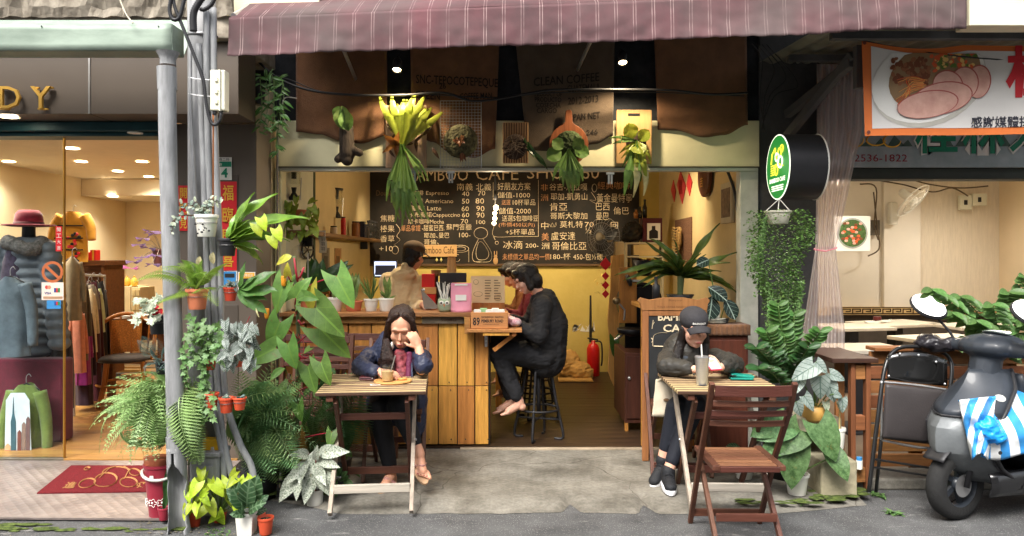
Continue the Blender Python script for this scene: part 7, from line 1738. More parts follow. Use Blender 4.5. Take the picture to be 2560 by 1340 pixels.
t = T('paper_slip','small paper slip at the edge of the latte table','paper',(X_(938,4.5),4.5,.737)); MB().box((X_(938,4.5),4.5,.738),(.06,.04,.001),(0,0,.3)).out('sheet',whitep,t); MB().box((X_(938,4.5),4.5,.739),(.04,.02,.0005),(0,0,.3)).out('print',MATS['menu ink'],t)
t = T('steel_tumbler','stainless steel tumbler with white straw','tumbler',(X_(1755,4.50),4.50,.737)); c = V((X_(1755,4.50),4.50,.737)); ss = M('brushed steel',(.52,.52,.52),.32,metal=.75,var=.05,st=(1,1,30),scale=8)
MB().lathe(c,[(.031,0),(.033,.006),(.043,.165),(.0445,.168),(.043,.174),(.04,.174)],32).out('body',ss,t,auto=50); MB().lathe(c + V((0,0,.166)),[(.041,0),(.041,.006)],28).out('lid',M('clear lid',S(190,190,186),.2),t); MB().tube([c + V((0,0,.17)),c + V((-.004,0,.245))],.0045,8).out('straw',whitep,t)
t = T('phone','phone in red case held by the woman in the cap','phone',P(1782,905,4.62)); q_ = frame(V((-.15,.85,.45)),V((0,-.4,1)))
MB().box(P(1780,908,4.62),(.075,.145,.009),q_).out('case',M('red case',S(206,50,76),.4),t,bev=.004); MB().box(P(1780,908,4.62) + q_.col[2]*.0055,(.068,.136,.002),q_).out('screen',M('phone glow',(.3,.34,.4),.3,emit=.4),t)
t = T('wallet','teal wallet lying on the tumbler table','wallet',(X_(1852,4.70),4.70,.737)); c = V((X_(1852,4.70),4.70,.737)); tl_ = M('teal leather',S(20,128,112),.45,bump=.2)
for i in range(2): MB().box(c + V((.006*i,0,.009 + .016*i)),(.14,.085,.014),(0,R(4*i),R(-6))).out('flap',tl_,t,bev=.004)
MB().box(c + V((-.05,-.02,.03)),(.05,.04,.006),(0,0,.2)).out('card',blackp,t)
t = T('tote_bag','natural canvas tote bag hanging at the table corner','bag',P(1668,1040,4.93)); cv = M('canvas',S(196,184,162),.9,var=.06,bump=.3,bscale=90)
def tote(u,v):
    p = P(lerp(1640,1694,u) + lerp(-8,6,v)*0 - 10*(1 - v)*(1 - u) + 6*(1 - v)*u,lerp(1040,948,v),4.93); return p + V((0,-.02*math.sin(u*3.14) - .008*noise.noise(V((u*5,v*5,2))),0))
MB().sheet(tote,12,12).out('panel',cv,t,smooth=True,solid=.018)
MB().tube(smoothpts([P(1645,950,4.92),P(1690,934,4.80),P(1755,922,4.74)],6),.011,6,flat=.35).out('strap',cv,t); MB().ell(P(1666,1000,4.895),(.02,.003,.012)).out('print',MATS['menu ink'],t)

# ================================================================== café, far side
t = T('fire_extinguisher','red fire extinguisher on the floor by the mustard wall','extinguisher',(X_(1483,9.1),9.1,.05)); c = V((X_(1483,9.1),9.1,.05)); fr = M('extinguisher red',S(190,22,24),.3,coat=.4)
MB().lathe(c,[(.075,0),(.08,.01),(.08,.33),(.06,.38),(.025,.40),(.025,.43)],24).out('cylinder',fr,t,smooth=True); MB().tube(smoothpts([c + V((.02,0,.42)),c + V((.10,0,.40)),c + V((.11,0,.2)),c + V((.10,0,.12))],5),.01,8).out('hose',blackp,t); MB().bar(c + V((-.07,0,.46)),c + V((.06,0,.44)),.02,.02).out('lever',blackp,t)
tag(MB().tube([c + V((-.02,.1,.4)),c + V((-.02,.12,.98))],[.02,.012],10).out('umbrella',blackp),'closed black umbrella standing behind the fire extinguisher','umbrella')
for i in range(5): x = rnd(1435,1475); tag(MB().prism([P(x + rnd(-14,14),812 + rnd(-10,12) + j*3,CB - .004) for j in range(5)],(0,.002,0)).out('peeling_paint',whitep),'pale flake of peeling paint on the mustard wall','paint','paint flakes on the mustard wall')
t = T('paper_sacks','brown paper sacks slumped by the mustard wall','sack',(X_(1420,9.0),9.0,.05)); m = MB()
m.ell((X_(1420,9.0),9.0,.18),(.16,.16,.2)); m.ell((X_(1450,9.0),8.9,.12),(.16,.14,.13)); blob(m,'sack',M('kraft paper',S(176,136,76),.8,var=.2,bump=.7,bscale=10),t,.015,1,disp=fold(0,.02,14)); MB().box((X_(1440,8.6),8.7,.065),(.4,.2,.02)).out('flat_sack',MATS['kraft paper'],t,bev=.004)
led = wood('live edge board',S(206,156,90),.75,2)
t = T('live_edge_board','tall live edge wooden slab painted with a palm leaf','board',(X_(1542,7.2),7.2,.05))
L_ = [(1528,640),(1560,635),(1562,760),(1556,900),(1548,985),(1532,960),(1520,930),(1524,860),(1519,800),(1526,720)]
MB().prism([P(x,y,7.2) for x,y in L_],(0,.035,0)).out('slab',led,t,bev=.004)
for i in range(9): leaf(t,lance(gMid)[i % 2],P(1540,900,7.19),V((rnd(-.25,.4),-.05,1 - .1*i)),rnd(.2,.5),up=V((0,-1,0)),name='painted_leaf',wide=.8)
t = T('diamond_string','string of red paper diamonds with gold tinsel','ornament',P(1514,745,7.1))
for i,y in enumerate((660,690,713,735)): r_ = .055 if i == 0 else .036; MB().prism([P(1514,y,7.1) + V((a*r_,0,b*r_*1.15)) for a,b in ((0,1),(1,0),(0,-1),(-1,0))],(0,.006,0)).out('diamond',red,t)
MB().tube([P(1514,640,7.105),P(1514,740,7.105)],.003,4).out('cord',goldp,t)
for i in range(24): leaf(t,lance(M('gold tinsel',S(206,176,90),.4,metal=.5))[0],P(1500 + rnd(-8,8),rnd(640,735),7.12),hemi(0,360,-60,60),.05,name='tinsel',wide=1.4)
t = T('desk_fan','grey wire desk fan in front of the menu board','fan',P(1545,690,7.9)); fcn = P(1508,592,7.9); fx = Euler((0,0,R(-42))).to_matrix()
m = MB()
for k in range(28): a = R(k*360/28); m.tube([fcn + fx @ V((math.cos(a)*r,-.09*math.sin(min(1,r/.2)*1.5 + 1.6)*0 - (.07*(1 - (r/.21) ** 2)),math.sin(a)*r)) for r in (.04,.12,.21)],.0015,4)
for r in (.08,.15,.21): m.tube([fcn + fx @ V((math.cos(R(a))*r,-.07*(1 - (r/.21) ** 2),math.sin(R(a))*r)) for a in range(0,361,15)],.0022,4)
m.out('guard',steel,t); MB().ell(fcn + fx @ V((0,-.07,0)),(.045,.02,.045),fx).out('badge',M('badge',S(150,140,120),.5),t,smooth=True)
for a in (0,120,240): leaf(t,leafmesh('blade',M('fan blade',S(40,38,36),.4),.75,'oval',0,.05,.05),fcn,fx @ V((math.cos(R(a + 20)),0,math.sin(R(a + 20)))),.19,up=fx @ V((.3,-1,0)),name='blade')
part('stand',M('fan beige',S(196,176,140),.5),t,P(1536,662,7.95),P(1560,604,7.95) + V((0,.06,0)),bev=.012); MB().ell(fcn + fx @ V((0,.08,0)),(.06,.09,.06),fx).out('motor',MATS['fan beige'],t,smooth=True)
part('neck',MATS['fan beige'],t,V((X_(1545,7.95),7.96,.9)),V((X_(1552,7.95),7.99,Z_(662,7.95))))
t = T('shelf_unit','pale shelf unit with boxes and books behind the roaster','shelf',(X_(1612,8.3),8.3,.05)); wsh = M('pale laminate',S(196,186,160),.5)
for y in (606,640,668): part('shelf',wsh,t,P(1564,y + 4,8.3),P(1660,y,8.3) + V((0,.3,0)))
for x in (1564,1655): part('side',wsh,t,V((X_(x,8.3),8.305,.05)),V((X_(x + 5,8.3),8.595,Z_(606,8.3) - .001)))
for i in range(9): part('book',M('book%d' % (i % 4),(S(206,190,160),S(150,160,170),S(196,120,60),S(110,84,60))[i % 4],.7),t,P(1574 + i*8,667,8.4),P(1580 + i*8,646 + (i % 3)*2,8.4) + V((0,.15,0)))
part('drawer',M('beige drawer',S(206,176,120),.6),t,P(1585,638,8.29),P(1648,612,8.29) + V((0,.2,0)))
t = T('grinder_box','maroon carton with coffee grinder picture on the shelf unit','box',P(1632,606,8.35)); part('carton',M('maroon carton',S(76,22,36),.5),t,P(1607,605,8.35),P(1656,545,8.35) + V((0,.2,0))); part('picture',whitep,t,P(1618,600,8.345),P(1651,558,8.345) + V((0,.004,0)),bev=0); m = MB().lathe(P(1634,596,8.343),[(.05,0),(.05,.08),(.02,.1),(.02,.14)],12,Matrix.Diagonal((1,.02,1))); m.out('print',blk,t)
t = T('black_bag','black bin bag bundle beside the maroon carton','bag',P(1580,606,8.35)); m = MB().ell(P(1582,580,8.4),(.12,.1,.12)); m.ell(P(1570,595,8.4),(.1,.1,.06)); blob(m,'bundle',M('black film',(.012,.012,.013),.3,bump=.8,bscale=14),t,.012,1,disp=fold(0,.02,18))
for i,(x,h,lab) in enumerate(((1590,.10,'small brown jar above the black bag'),(1600,.12,'dark jar above the carton'),(1612,.2,'black bottle standing on the maroon carton'))):
    t = T('jar',lab,'jar',P(x,545,8.4)); MB().lathe(P(x,546,8.4),[(.025,0),(.027,h*.6),(.012,h*.8),(.012,h)],14).out('body',(M('brown jar',S(150,100,50),.4),bt,bt)[i],t,smooth=True); MB().lathe(P(x,546,8.4) + V((0,0,h)),[(.014,0),(.014,.015)],12).out('cap',blackp,t)
# roaster
t = T('coffee_roaster','black coffee roasting machine with wooden panel and knobs','roaster',(X_(1590,6.5),6.5,.05)); iron = M('cast iron',(.014,.014,.016),.42,metal=.5,var=.2); rd = 6.5
MB().lathe(P(1605,760,rd),[(.17,0),(.19,.02),(.19,.3),(.17,.32)],28,(R(-90),0,0)).out('drum',iron,t,auto=40); MB().lathe(P(1605,760,rd - .02),[(.15,0),(.15,.02)],28,(R(-90),0,0)).out('face_plate',iron,t,auto=40)
part('base',iron,t,P(1562,880,rd + .02),P(1640,805,rd + .02) + V((0,.35,0))); part('wood_panel',wood('roaster panel',S(176,112,50),.7,2),t,P(1548,808,rd - .06),P(1592,668,rd - .06) + V((0,.02,0)))
MB().tube([P(1572,702,rd - .06),P(1608,702,rd - .10)],.01,8).out('shaft',steel,t); MB().lathe(P(1568,702,rd - .12),[(.05,0),(.055,.02),(.03,.035)],20,(0,R(70),0)).out('hand_wheel',blackp,t,smooth=True)
MB().tube([P(1545,755,rd - .1),P(1562,775,rd - .08),P(1560,800,rd - .06)],.008,8).out('sampler',steel,t); MB().ell(P(1541,752,rd - .12),(.035,.03,.032)).out('sampler_knob',M('bronze',S(130,110,80),.35,metal=.7),t,smooth=True)
MB().lathe(P(1612,690,rd + .1),[(.05,0),(.11,.14),(.10,.14)],20).out('hopper',iron,t,smooth=True); MB().lathe(P(1580,832,rd - .15),[(.02,-.03),(.12,0),(.13,.04),(.12,.04)],24).out('cooling_tray',iron,t,smooth=True)
MB().tube([P(1536,850,rd - .15),P(1560,835,rd - .12)],.009,8).out('tray_handle',steel,t)
t = T('side_cabinet','dark brown cabinet under the coffee roaster','cabinet',(X_(1605,6.3),6.3,.05)); cbd = wood('cabinet brown',S(84,46,30),.65,2)
part('body',cbd,t,V((X_(1562,6.2),6.2,.12)),V((X_(1640,6.2),6.85,Z_(882,6.2)))); part('door',cbd,t,V((X_(1566,6.2),6.185,.16)),V((X_(1636,6.2),6.199,Z_(890,6.2)))); MB().ell((X_(1572,6.2),6.175,.5),.015).out('knob',steel,t)
for x in (1563,1630): part('leg',pine,t,V((X_(x,6.2),6.2,.05)),V((X_(x + 8,6.2),6.26,.119)))
# things on the side wall (normal -X): built in the wall plane
def wallpt(x,y,off=.01): D = CR*FPX/(x - HX); return V((CR - off,D,Z_(y,D)))
t = T('red_diamond','largest red paper diamond with woven pattern on the side wall','ornament',wallpt(1707,510),'red paper diamonds on the side wall'); MB().prism([wallpt(1703,428),wallpt(1694,462),wallpt(1707,510),wallpt(1716,465)],(.006,0,0)).out('paper',red,t)
for k in range(3): MB().tube([wallpt(1700 + k*3,450,.014),wallpt(1702 + k*3,485,.014)],.003,4).out('pattern',M('dark red',S(140,16,26),.6),t)
for lab,pts in (('red paper diamond lowest on the side wall',((1685,450),(1679,475),(1687,505),(1691,478))),('red paper diamond highest on the side wall',((1724,432),(1718,462),(1726,490),(1732,455)))): tag(MB().prism([wallpt(*p) for p in pts],(.005,0,0)).out('red_diamond',red),lab,'ornament','red paper diamonds on the side wall')
t = T('woven_mat','woven wall mat with rope mask ornament','ornament',wallpt(1710,650)); wv = M('woven reed',S(116,84,66),.85,var=.5,scale=70,bump=.8,bscale=60); q0,q1 = wallpt(1690,655),wallpt(1731,542)
MB().ext((CR - .012,q1.y,q0.z),(CR - .002,q0.y,q1.z)).out('mat',wv,t); m = MB().ell(wallpt(1706,598,.04),(.03,.1,.12)); m.ell(wallpt(1706,580,.03),(.03,.07,.06)); blob(m,'mask',M('straw rope',S(206,170,110),.85,bump=1,bscale=70),t,.01,1)
for y in range(568,640,7): MB().tube([wallpt(1697,y,.075),wallpt(1706,y + 3,.08),wallpt(1715,y,.075)],.006,5).out('rope',MATS['straw rope'],t)
t = T('round_plaque','dark oval wooden plaque high on the side wall','plaque',wallpt(1772,490)); pc_ = wallpt(1772,440,.02); MB().lathe(pc_,[(.20,0),(.20,.03),(.18,.04)],28,Matrix.Rotation(R(-90),3,'Y')).out('disc',wood('plaque wood',S(110,62,40),.6,2),t,bev=.003); text('吉',goldp,t,wallpt(1772,455,.07),h=.1,right=(0,-1,0),centre=True)
t = T('wall_panel','narrow framed light strip panel on the side wall','panel',wallpt(1822,560)); q0,q1 = wallpt(1810,560),wallpt(1837,452); MB().ext((CR - .03,q1.y,q0.z),(CR - .002,q0.y,q1.z)).out('frame',wsh,t,bev=.004); MB().ext((CR - .034,q1.y + .03,q0.z + .05),(CR - .0305,q0.y - .03,q1.z - .05)).out('print',M('panel print',S(120,100,80),.6,var=.5,scale=20),t)
tag(MB().tube(smoothpts([P(1818,425,5.9),P(1840,500,5.9),P(1846,650,5.9),P(1842,820,5.9)],6),.012,8).out('black_cable',blackp,smooth=True),'black cable running down beside the white pillar','cable')
# dracaena
t = T('dracaena','dracaena with long arching strap leaves on the cabinet','potted plant',P(1700,745,5.85)); c = P(1700,735,5.85); MB().lathe(P(1700,752,5.85),[(.08,0),(.11,.05),(.10,.05)],20).out('pot',blackp,t,smooth=True); MB().tube([P(1700,748,5.85),P(1702,690,5.85)],[.02,.03],10).out('cane',M('cane',(.10,.13,.05),.6),t)
gDra = leafmat('dracaena leaf',(.04,.10,.025),col2=(.16,.24,.05),scale=3,rough=.3)
for ex,ey in ((1790,572),(1870,725),(1828,700),(1800,690),(1835,640),(1590,655),(1600,620),(1625,610),(1650,640),(1612,690),(1630,700),(1668,590),(1700,610),(1760,660),(1742,640),(1800,640),(1660,660),(1680,630),(1775,720),(1640,670),(1690,600),(1720,600),(1600,670),(1780,680)):
    e = P(ex,ey,5.75 - rnd(0,.2)); b = P(1702,695,5.85); d = e - b; k = .28 if d.z < .12 else .05; leaf(t,strap(gDra)[ex % 3 if ex < 1860 else 1],b,d + V((0,0,k*d.length + .03)),d.length*1.12,up=V((0,-.7,1)),wide=.9)
t = T('black_alocasia','dark velvety leaves with pale veins by the white pillar','potted plant',P(1800,815,5.62)); MB().lathe(P(1800,812,5.62),[(.05,0),(.07,.05),(.06,.05)],18).out('pot',blackp,t,smooth=True)
for (b,e) in (((1775,720),(1818,748)),((1815,752),(1840,795)),((1780,745),(1775,800)),((1770,650),(1745,660))): pb,pe = P(*b,5.55),P(*e,5.5); leaf(t,leafmesh('blk',gBlack,.75,'oval',.1,.1,.15),pb,pe - pb,(pe - pb).length*1.1,up=V((.2,-1,.4))); MB().tube([P(1800,805,5.62),pb],.004,5).out('stem',STEM,t)
# sandwich board
t = T('chalk_sign','wooden easel chalkboard lettered BAMBOO CAFE','sign',(X_(1685,5.35),5.35,.036)); ew = wood('easel pine',S(158,104,62),.7,2); sd_ = 5.35
for x0 in (1606,1752): part('post',ew,t,V((X_(x0,sd_),sd_,.037)),V((X_(x0 + 16,sd_),sd_ + .03,Z_(775,sd_))))
MB().prism([P(x,y,sd_ - .004) for x,y in ((1604,776),(1768,776),(1770,760),(1776,752),(1768,744),(1745,750),(1710,744),(1660,744),(1625,750),(1602,744),(1595,752),(1602,762))],(0,.034,0)).out('crest',ew,t,bev=.003)
part('rail',ew,t,P(1622,790,sd_ + .002),P(1752,776,sd_ + .002) + V((0,.026,0))); part('rail',ew,t,P(1622,1030,sd_ + .002),P(1752,1012,sd_ + .002) + V((0,.026,0)))
part('board',M('slate',(.022,.023,.024),.7,var=.3,scale=5),t,P(1621,1013,sd_ + .01),P(1753,788,sd_ + .01) + V((0,.012,0)),bev=0)
text('BAMBOO',chalk,t,P(1645,802,sd_ + .006),w=.31,h=.055,bold=.02); text('CAFE',chalk,t,P(1658,830,sd_ + .006),w=.21,h=.055,bold=.02); text('Vous serez toujours',M('burnt letters',S(110,70,40),.7),t,P(1642,771,sd_ - .006),w=.24,h=.022); text('Bonjour',MATS['burnt letters'],t,P(1672,754,sd_ - .006),w=.1,h=.016)
for l in ([(1632,865),(1634,840),(1650,832),(1668,832)],[(1634,865),(1660,866)],[(1636,805),(1632,812),(1630,822),(1633,800)],[(1628,845),(1632,850),(1629,856)]): MB().tube(smoothpts([P(x,y,sd_ + .006) for x,y in l],4),.004,4,flat=.4).out('drawing',chalk,t)
part('foot',ew,t,V((X_(1622,sd_),sd_ + .25,.037)),V((X_(1636,sd_),sd_ + .28,1.05))); part('foot',ew,t,V((X_(1740,sd_),sd_ + .25,.037)),V((X_(1752,sd_),sd_ + .28,1.05)))
t = T('black_bottle','matt black bottle standing behind the chalk sign','bottle',P(1640,745,5.55)); MB().lathe(P(1640,748,5.55),[(.03,0),(.03,.1),(.012,.12),(.012,.15)],16).out('body',blackp,t,smooth=True); MB().lathe(P(1640,748,5.55) + V((0,0,.15)),[(.015,0),(.015,.02)],12).out('cap',blackp,t)
t = T('low_cabinet','dark red cabinet with burlap runner behind the woman in the cap','cabinet',(1.55,5.62,.036)); cr2 = wood('red brown cabinet',S(92,46,32),.7,2)
part('body',cr2,t,(1.42,5.50,.04),(1.755,5.68,Z_(836,5.5))); part('door',cr2,t,(1.44,5.488,.09),(1.735,5.499,Z_(850,5.5))); MB().sheet(lambda u,v: V((lerp(1.40,1.765,u),5.478 + .006*math.sin(u*60),lerp(Z_(838,5.5),Z_(812,5.5),v))),40,4).out('runner',burl,t,smooth=True,solid=.006); part('runner_top',burl,t,(1.40,5.485,Z_(814,5.5)),(1.765,5.69,Z_(811,5.5)))
part('shelf',pine,t,(.98,5.70,1.12),(1.42,6.1,1.15));
for x in (1.0,1.38): part('leg',pine,t,(x,5.72,.05),(x + .03,5.75,1.119))
t = T('cup_stack','white cup and saucers stacked on the burlap runner','cup',P(1790,811,5.57)); c = V((X_(1790,5.57),5.57,Z_(811,5.5) + .002))
for i in range(3): MB().lathe(c + V((0,0,.012*i)),[(.04,0),(.075,.012),(.072,.012)],24).out('saucer',whtp,t,smooth=True)
MB().lathe(c + V((0,0,.038)),[(.025,0),(.035,.06),(.032,.06)],20).out('cup',whtp,t,smooth=True)
# ================================================================== between café and restaurant
t = T('round_lightbox_sign','round green lit BAMBOO CAFE drum sign on the grey pier','sign',(1.86,5.25,1.95)); sc_ = P(1946,418,5.2); RS = .228
MB().lathe(sc_,[(RS,0),(RS,.26)],40,Matrix.Rotation(R(90),3,'Y')).out('drum',M('dark drum',(.03,.03,.032),.5,metal=.3),t,auto=40)
MB().lathe(sc_ - V((.006,0,0)),[(RS*.965,0),(RS*.965,.005)],40,Matrix.Rotation(R(90),3,'Y')).out('face',M('lit green acrylic',S(20,104,40),.3,var=.02,emit=.5),t); lw = M('lit white acrylic',S(236,240,220),.3,var=0,emit=.6); ly = M('lit yellow acrylic',S(226,216,60),.3,var=0,emit=.6)
MB().tube([sc_ + V((-.003,math.cos(R(a))*RS*.985,math.sin(R(a))*RS*.985)) for a in range(0,361,8)],.004,6).out('rim',lw,t,smooth=True); MB().tube([sc_ + V((.26,math.cos(R(a))*RS*.99,math.sin(R(a))*RS*.99)) for a in range(0,361,8)],.006,6).out('rim',whtp,t,smooth=True)
sx = sc_.x - .009; F = lambda a,b: V((sx,sc_.y - a,sc_.z + b))
text('BAMBOO CAFE',lw,t,F(-.15,-.105),w=.30,h=.032,right=(0,-1,0),bold=.02)
for b in (-.135,-.15,-.165): MB().ext((sx,sc_.y - .13*(1 + b),sc_.z + b),(sx + .002,sc_.y + .13*(1 + b),sc_.z + b + .007)).out('line',lw,t)
for k in range(5): MB().ext((sx,sc_.y + .03,sc_.z - .05 + k*.016),(sx + .002,sc_.y + .13,sc_.z - .042 + k*.016)).out('emblem',ly,t)
for l in (cc(-.02,-.02,.03,.035),cc(.05,.10,.03,.03),cc(.09,.12,.025,.025),[(-.12,.03),(-.1,.1),(-.04,.14),(-.02,.06)],[(-.02,.02),(.03,.02),(.11,.0)]): MB().tube([F(a,b) for a,b in l],.005,4).out('emblem',ly,t)
for l in (cc(.0,.07,.03,.03),cc(.06,.03,.04,.04)): MB().tube([F(a,b) for a,b in l],.006,4).out('emblem',lw,t)
lamp('sign_light','POINT',sc_ - V((.12,.0,0)),.12,(.5,1,.5),t,.1)
t = T('hanging_creeper','dense curtain of tiny green leaves hanging below the drum sign','hanging plant',P(1945,555,5.05)); hp = P(1945,560,5.05); pot(t,hp,.09,.09,M('pale basket',S(196,190,176),.7))
for dx in (-.09,.0,.09): MB().tube([hp + V((dx*.9,0,.09)),P(1948,497,5.1)],.003,5).out('hanger',whtp,t)
m = MB(); gC = leafmat('creeper leaf',(.06,.15,.03),col2=(.17,.30,.08),scale=40,rv=0)
for i in range(5200):
    a = rnd(0,6.283); v = rnd(0,1) ** .8*(.95 + .4*noise.noise(V((math.cos(a)*2.5,math.sin(a)*2.5,3))))*1.12; r_ = (.15 + .02*math.sin(v*7))*(1 if v < .7 else 1 - (v - .7)*1.6)*rnd(.6,1.15)*(1 + .25*noise.noise(V((math.cos(a)*3,math.sin(a)*3,v*4))))
    p = hp + V((math.cos(a)*r_*1.1,math.sin(a)*r_,.10 - v*.70)) + V((.03*math.sin(v*9),0,0)); d = V((math.cos(a),math.sin(a) - .3,rnd(-.8,.4))).normalized(); s_ = rnd(.012,.022); x_ = d.cross(V((rnd(-1,1),rnd(-1,1),1))).normalized()*s_*.5
    m.add([p,p + d*s_*.5 + x_,p + d*s_,p + d*s_*.5 - x_],[(0,1,2,3)])
for k in range(30):
    e,s0 = (P(rnd(1872,1905),rnd(540,760),5.0),V((-.1,-.05,.05))) if k < 10 else (P(rnd(1895,2010),rnd(770,860),4.95),V((rnd(-.12,.14),-.08,-.4)))
    for j in range(26): p = (hp + s0).lerp(e,j/25) + V((rnd(-.015,.015),)*3); s_ = .016; m.add([p,p + V((s_*.5,0,-s_*.4)),p + V((0,-.004,-s_)),p + V((-s_*.5,0,-s_*.4))],[(0,1,2,3)])
stuff(m.out('foliage',gC,t))
t = T('zz_plant','upright glossy zz plant in front of the grey pier','potted plant',(X_(1965,5.0),5.0,.036)); c = V((X_(1965,5.0),5.0,.036)); MB().lathe(c,[(.13,0),(.17,.45),(.16,.45)],24).out('pot',blackp,t,smooth=True)
for (e,n_) in (((1945,765),9),((1985,790),8),((2050,830),8),((1890,870),7),((1915,830),8),((2020,870),7),((1960,840),8),((1930,890),6),((2000,900),6),((1895,920),5)):
    b = P(1965,980,5.0); pe = P(*e,4.85 - rnd(0,.12)); sp = smoothpts([b,b.lerp(pe,.5) + V((0,-.02,.04)),pe],n_); MB().tube(sp,.005,6).out('stem',STEM,t,smooth=True)
    for i in range(len(sp) // 3,len(sp),1):
        dd = (pe - b).normalized()
        for s in (-1,1): leaf(t,oval(gMid if e[1] < 850 else gDark)[i % 2],sp[i],(V((s,-.2,0)) + dd*.7).normalized(),rnd(.075,.1),up=V((0,-1,.6)),wide=.9)
t = T('silver_alocasia','alocasia with silver dark veined leaves in an ochre pot','potted plant',P(2035,1050,4.75)); MB().lathe(P(2035,1052,4.75),[(.055,0),(.07,.015),(.085,.10),(.078,.10)],24).out('pot',M('ochre glaze',S(176,136,70),.5),t,smooth=True)
for (b,e,s) in (((2035,915),(1975,950),1),((2050,940),(2052,1005),1),((2075,935),(2118,950),1),((2040,905),(2072,935),1),((2000,945),(1990,985),.9),((2010,990),(2040,1030),.9),((2070,955),(2090,1010),.8),((1990,1005),(2005,1045),.8),((2105,995),(2110,1035),.6),((2085,985),(2110,990),.6)): pb,pe = P(*b,4.66 - rnd(0,.08)),P(*e,4.60); leaf(t,leafmesh('silv',gSilver,.72,'heart',.15,.1,.15),pb,pe - pb,(pe - pb).length*1.0,up=V((rnd(-.5,.5),-1,.5))); MB().tube([P(2035,1030,4.75),pb.lerp(P(2035,1000,4.75),.4),pb],.004,5).out('stem',STEM,t)
t = T('mottled_philodendron','large silver mottled philodendron leaves by the concrete block','potted plant',(X_(1992,4.62),4.62,.036)); c = V((X_(1992,4.62),4.62,.036)); pot(t,c,.075,.13,whtp)
for (b,e) in (((2045,1060),(2105,1160)),((1975,1110),(1990,1235)),((1960,1060),(1895,1100)),((1950,1110),(1905,1130)),((2085,1140),(2128,1205)),((2000,1075),(1950,1140)),((1930,1060),(1880,1090))): pb,pe = P(*b,4.52),P(*e,4.42); leaf(t,leafmesh('mam',gMam,.82,'heart',.25,.12,.2,.008,12),pb,pe - pb,(pe - pb).length*.98,up=V((.1,-1,.45))); MB().tube(smoothpts([c + V((0,0,.12)),c.lerp(pb,.6) + V((0,0,.05)),pb],4),.005,6).out('stem',STEM,t)
t = T('small_philodendron','small mottled plant beneath the tumbler table','potted plant',(X_(1860,4.95),4.95,.036)); pot(t,V((X_(1860,4.95),4.95,.036)),.07,.12,whtp); clump(t,V((X_(1860,4.95),4.95,.15)),oval(gCal),16,(.07,.1),(150,390),(10,70),.03,.12)
t = T('white_planter','slim white planter with bamboo sticks on the concrete block','planter',P(2098,1110,4.7)); pot(t,P(2096,1120,4.7),.045,.13,whtp)
for x in (2062,2098): MB().tube([P(x,1100,4.7),P(x + 2,1000,4.68)],.005,6).out('stick',M('bamboo stick',S(206,180,120),.6),t); leaf(t,heart(gVar)[0],P(x + 2,1005,4.66),V((.1,-.3,-.8)),.07,up=UPF)
t = T('concrete_block','stepped mossy concrete block under the plants','block',(X_(2070,4.7),4.7,.02)); cbk = M('mossy block',S(150,142,118),.9,var=.3,scale=6,bump=.6,bscale=30); part('upper_block',cbk,t,V((X_(1992,4.75),4.72,.335)),V((X_(2100,4.75),4.95,Z_(1045,4.72))),bev=.01); part('lower_block',cbk,t,V((X_(2050,4.6),4.58,.03)),V((X_(2140,4.6),4.9,.25)),bev=.01); part('support',cbk,t,V((X_(2000,4.75),4.93,.03)),V((X_(2100,4.75),5.05,.334)),bev=.01)
# vinyl curtain
vin = bpy.data.materials.new('pink vinyl'); vin.use_nodes = True; MATS['pink vinyl'] = vin; N,L = vin.node_tree.nodes,vin.node_tree.links; b_ = N['Principled BSDF']; b_.inputs['Base Color'].default_value = (.88,.82,.80,1); b_.inputs['Roughness'].default_value = .12; tn_ = N.new('ShaderNodeBsdfTranslucent'); tn_.inputs[0].default_value = (.85,.78,.76,1); m2_ = N.new('ShaderNodeMixShader'); m2_.inputs[0].default_value = .5; L.new(b_.outputs[0],m2_.inputs[1]); L.new(tn_.outputs[0],m2_.inputs[2]); tr_ = N.new('ShaderNodeBsdfTransparent'); tr_.inputs[0].default_value = (.95,.88,.88,1); mx_ = N.new('ShaderNodeMixShader'); mx_.inputs[0].default_value = .5; L.new(tr_.outputs[0],mx_.inputs[1]); L.new(m2_.outputs[0],mx_.inputs[2]); L.new(mx_.outputs[0],N['Material Output'].inputs[0])
t = T('vinyl_curtain','clear pinkish vinyl curtain tied at its waist beside the restaurant','curtain',P(2055,885,5.3))
def cur(u,v):
    y = lerp(885,160,v); k = abs(y - 622)
    if y > 622: l,r_ = lerp(2038,2000,min(1,k/250)),lerp(2090,2112,min(1,k/200))
    else: l,r_ = lerp(2038,2042,min(1,k/200)),lerp(2090,2155,min(1,k/300))
    x = lerp(l,r_,u); return P(x,y,5.3 + .035*math.sin(u*38 + 1.5*math.sin(v*3))*min(1,.25 + k/160) + .02*noise.noise(V((u*9,v*4,1))))
MB().sheet(cur,70,50).out('sheet',vin,t,smooth=True); MB().tube([P(2036,624,5.22),P(2064,628,5.20),P(2092,620,5.22),P(2092,618,5.36),P(2036,622,5.36),P(2036,624,5.22)],.006,6).out('tie',M('pink cord',S(206,130,140),.5),t)
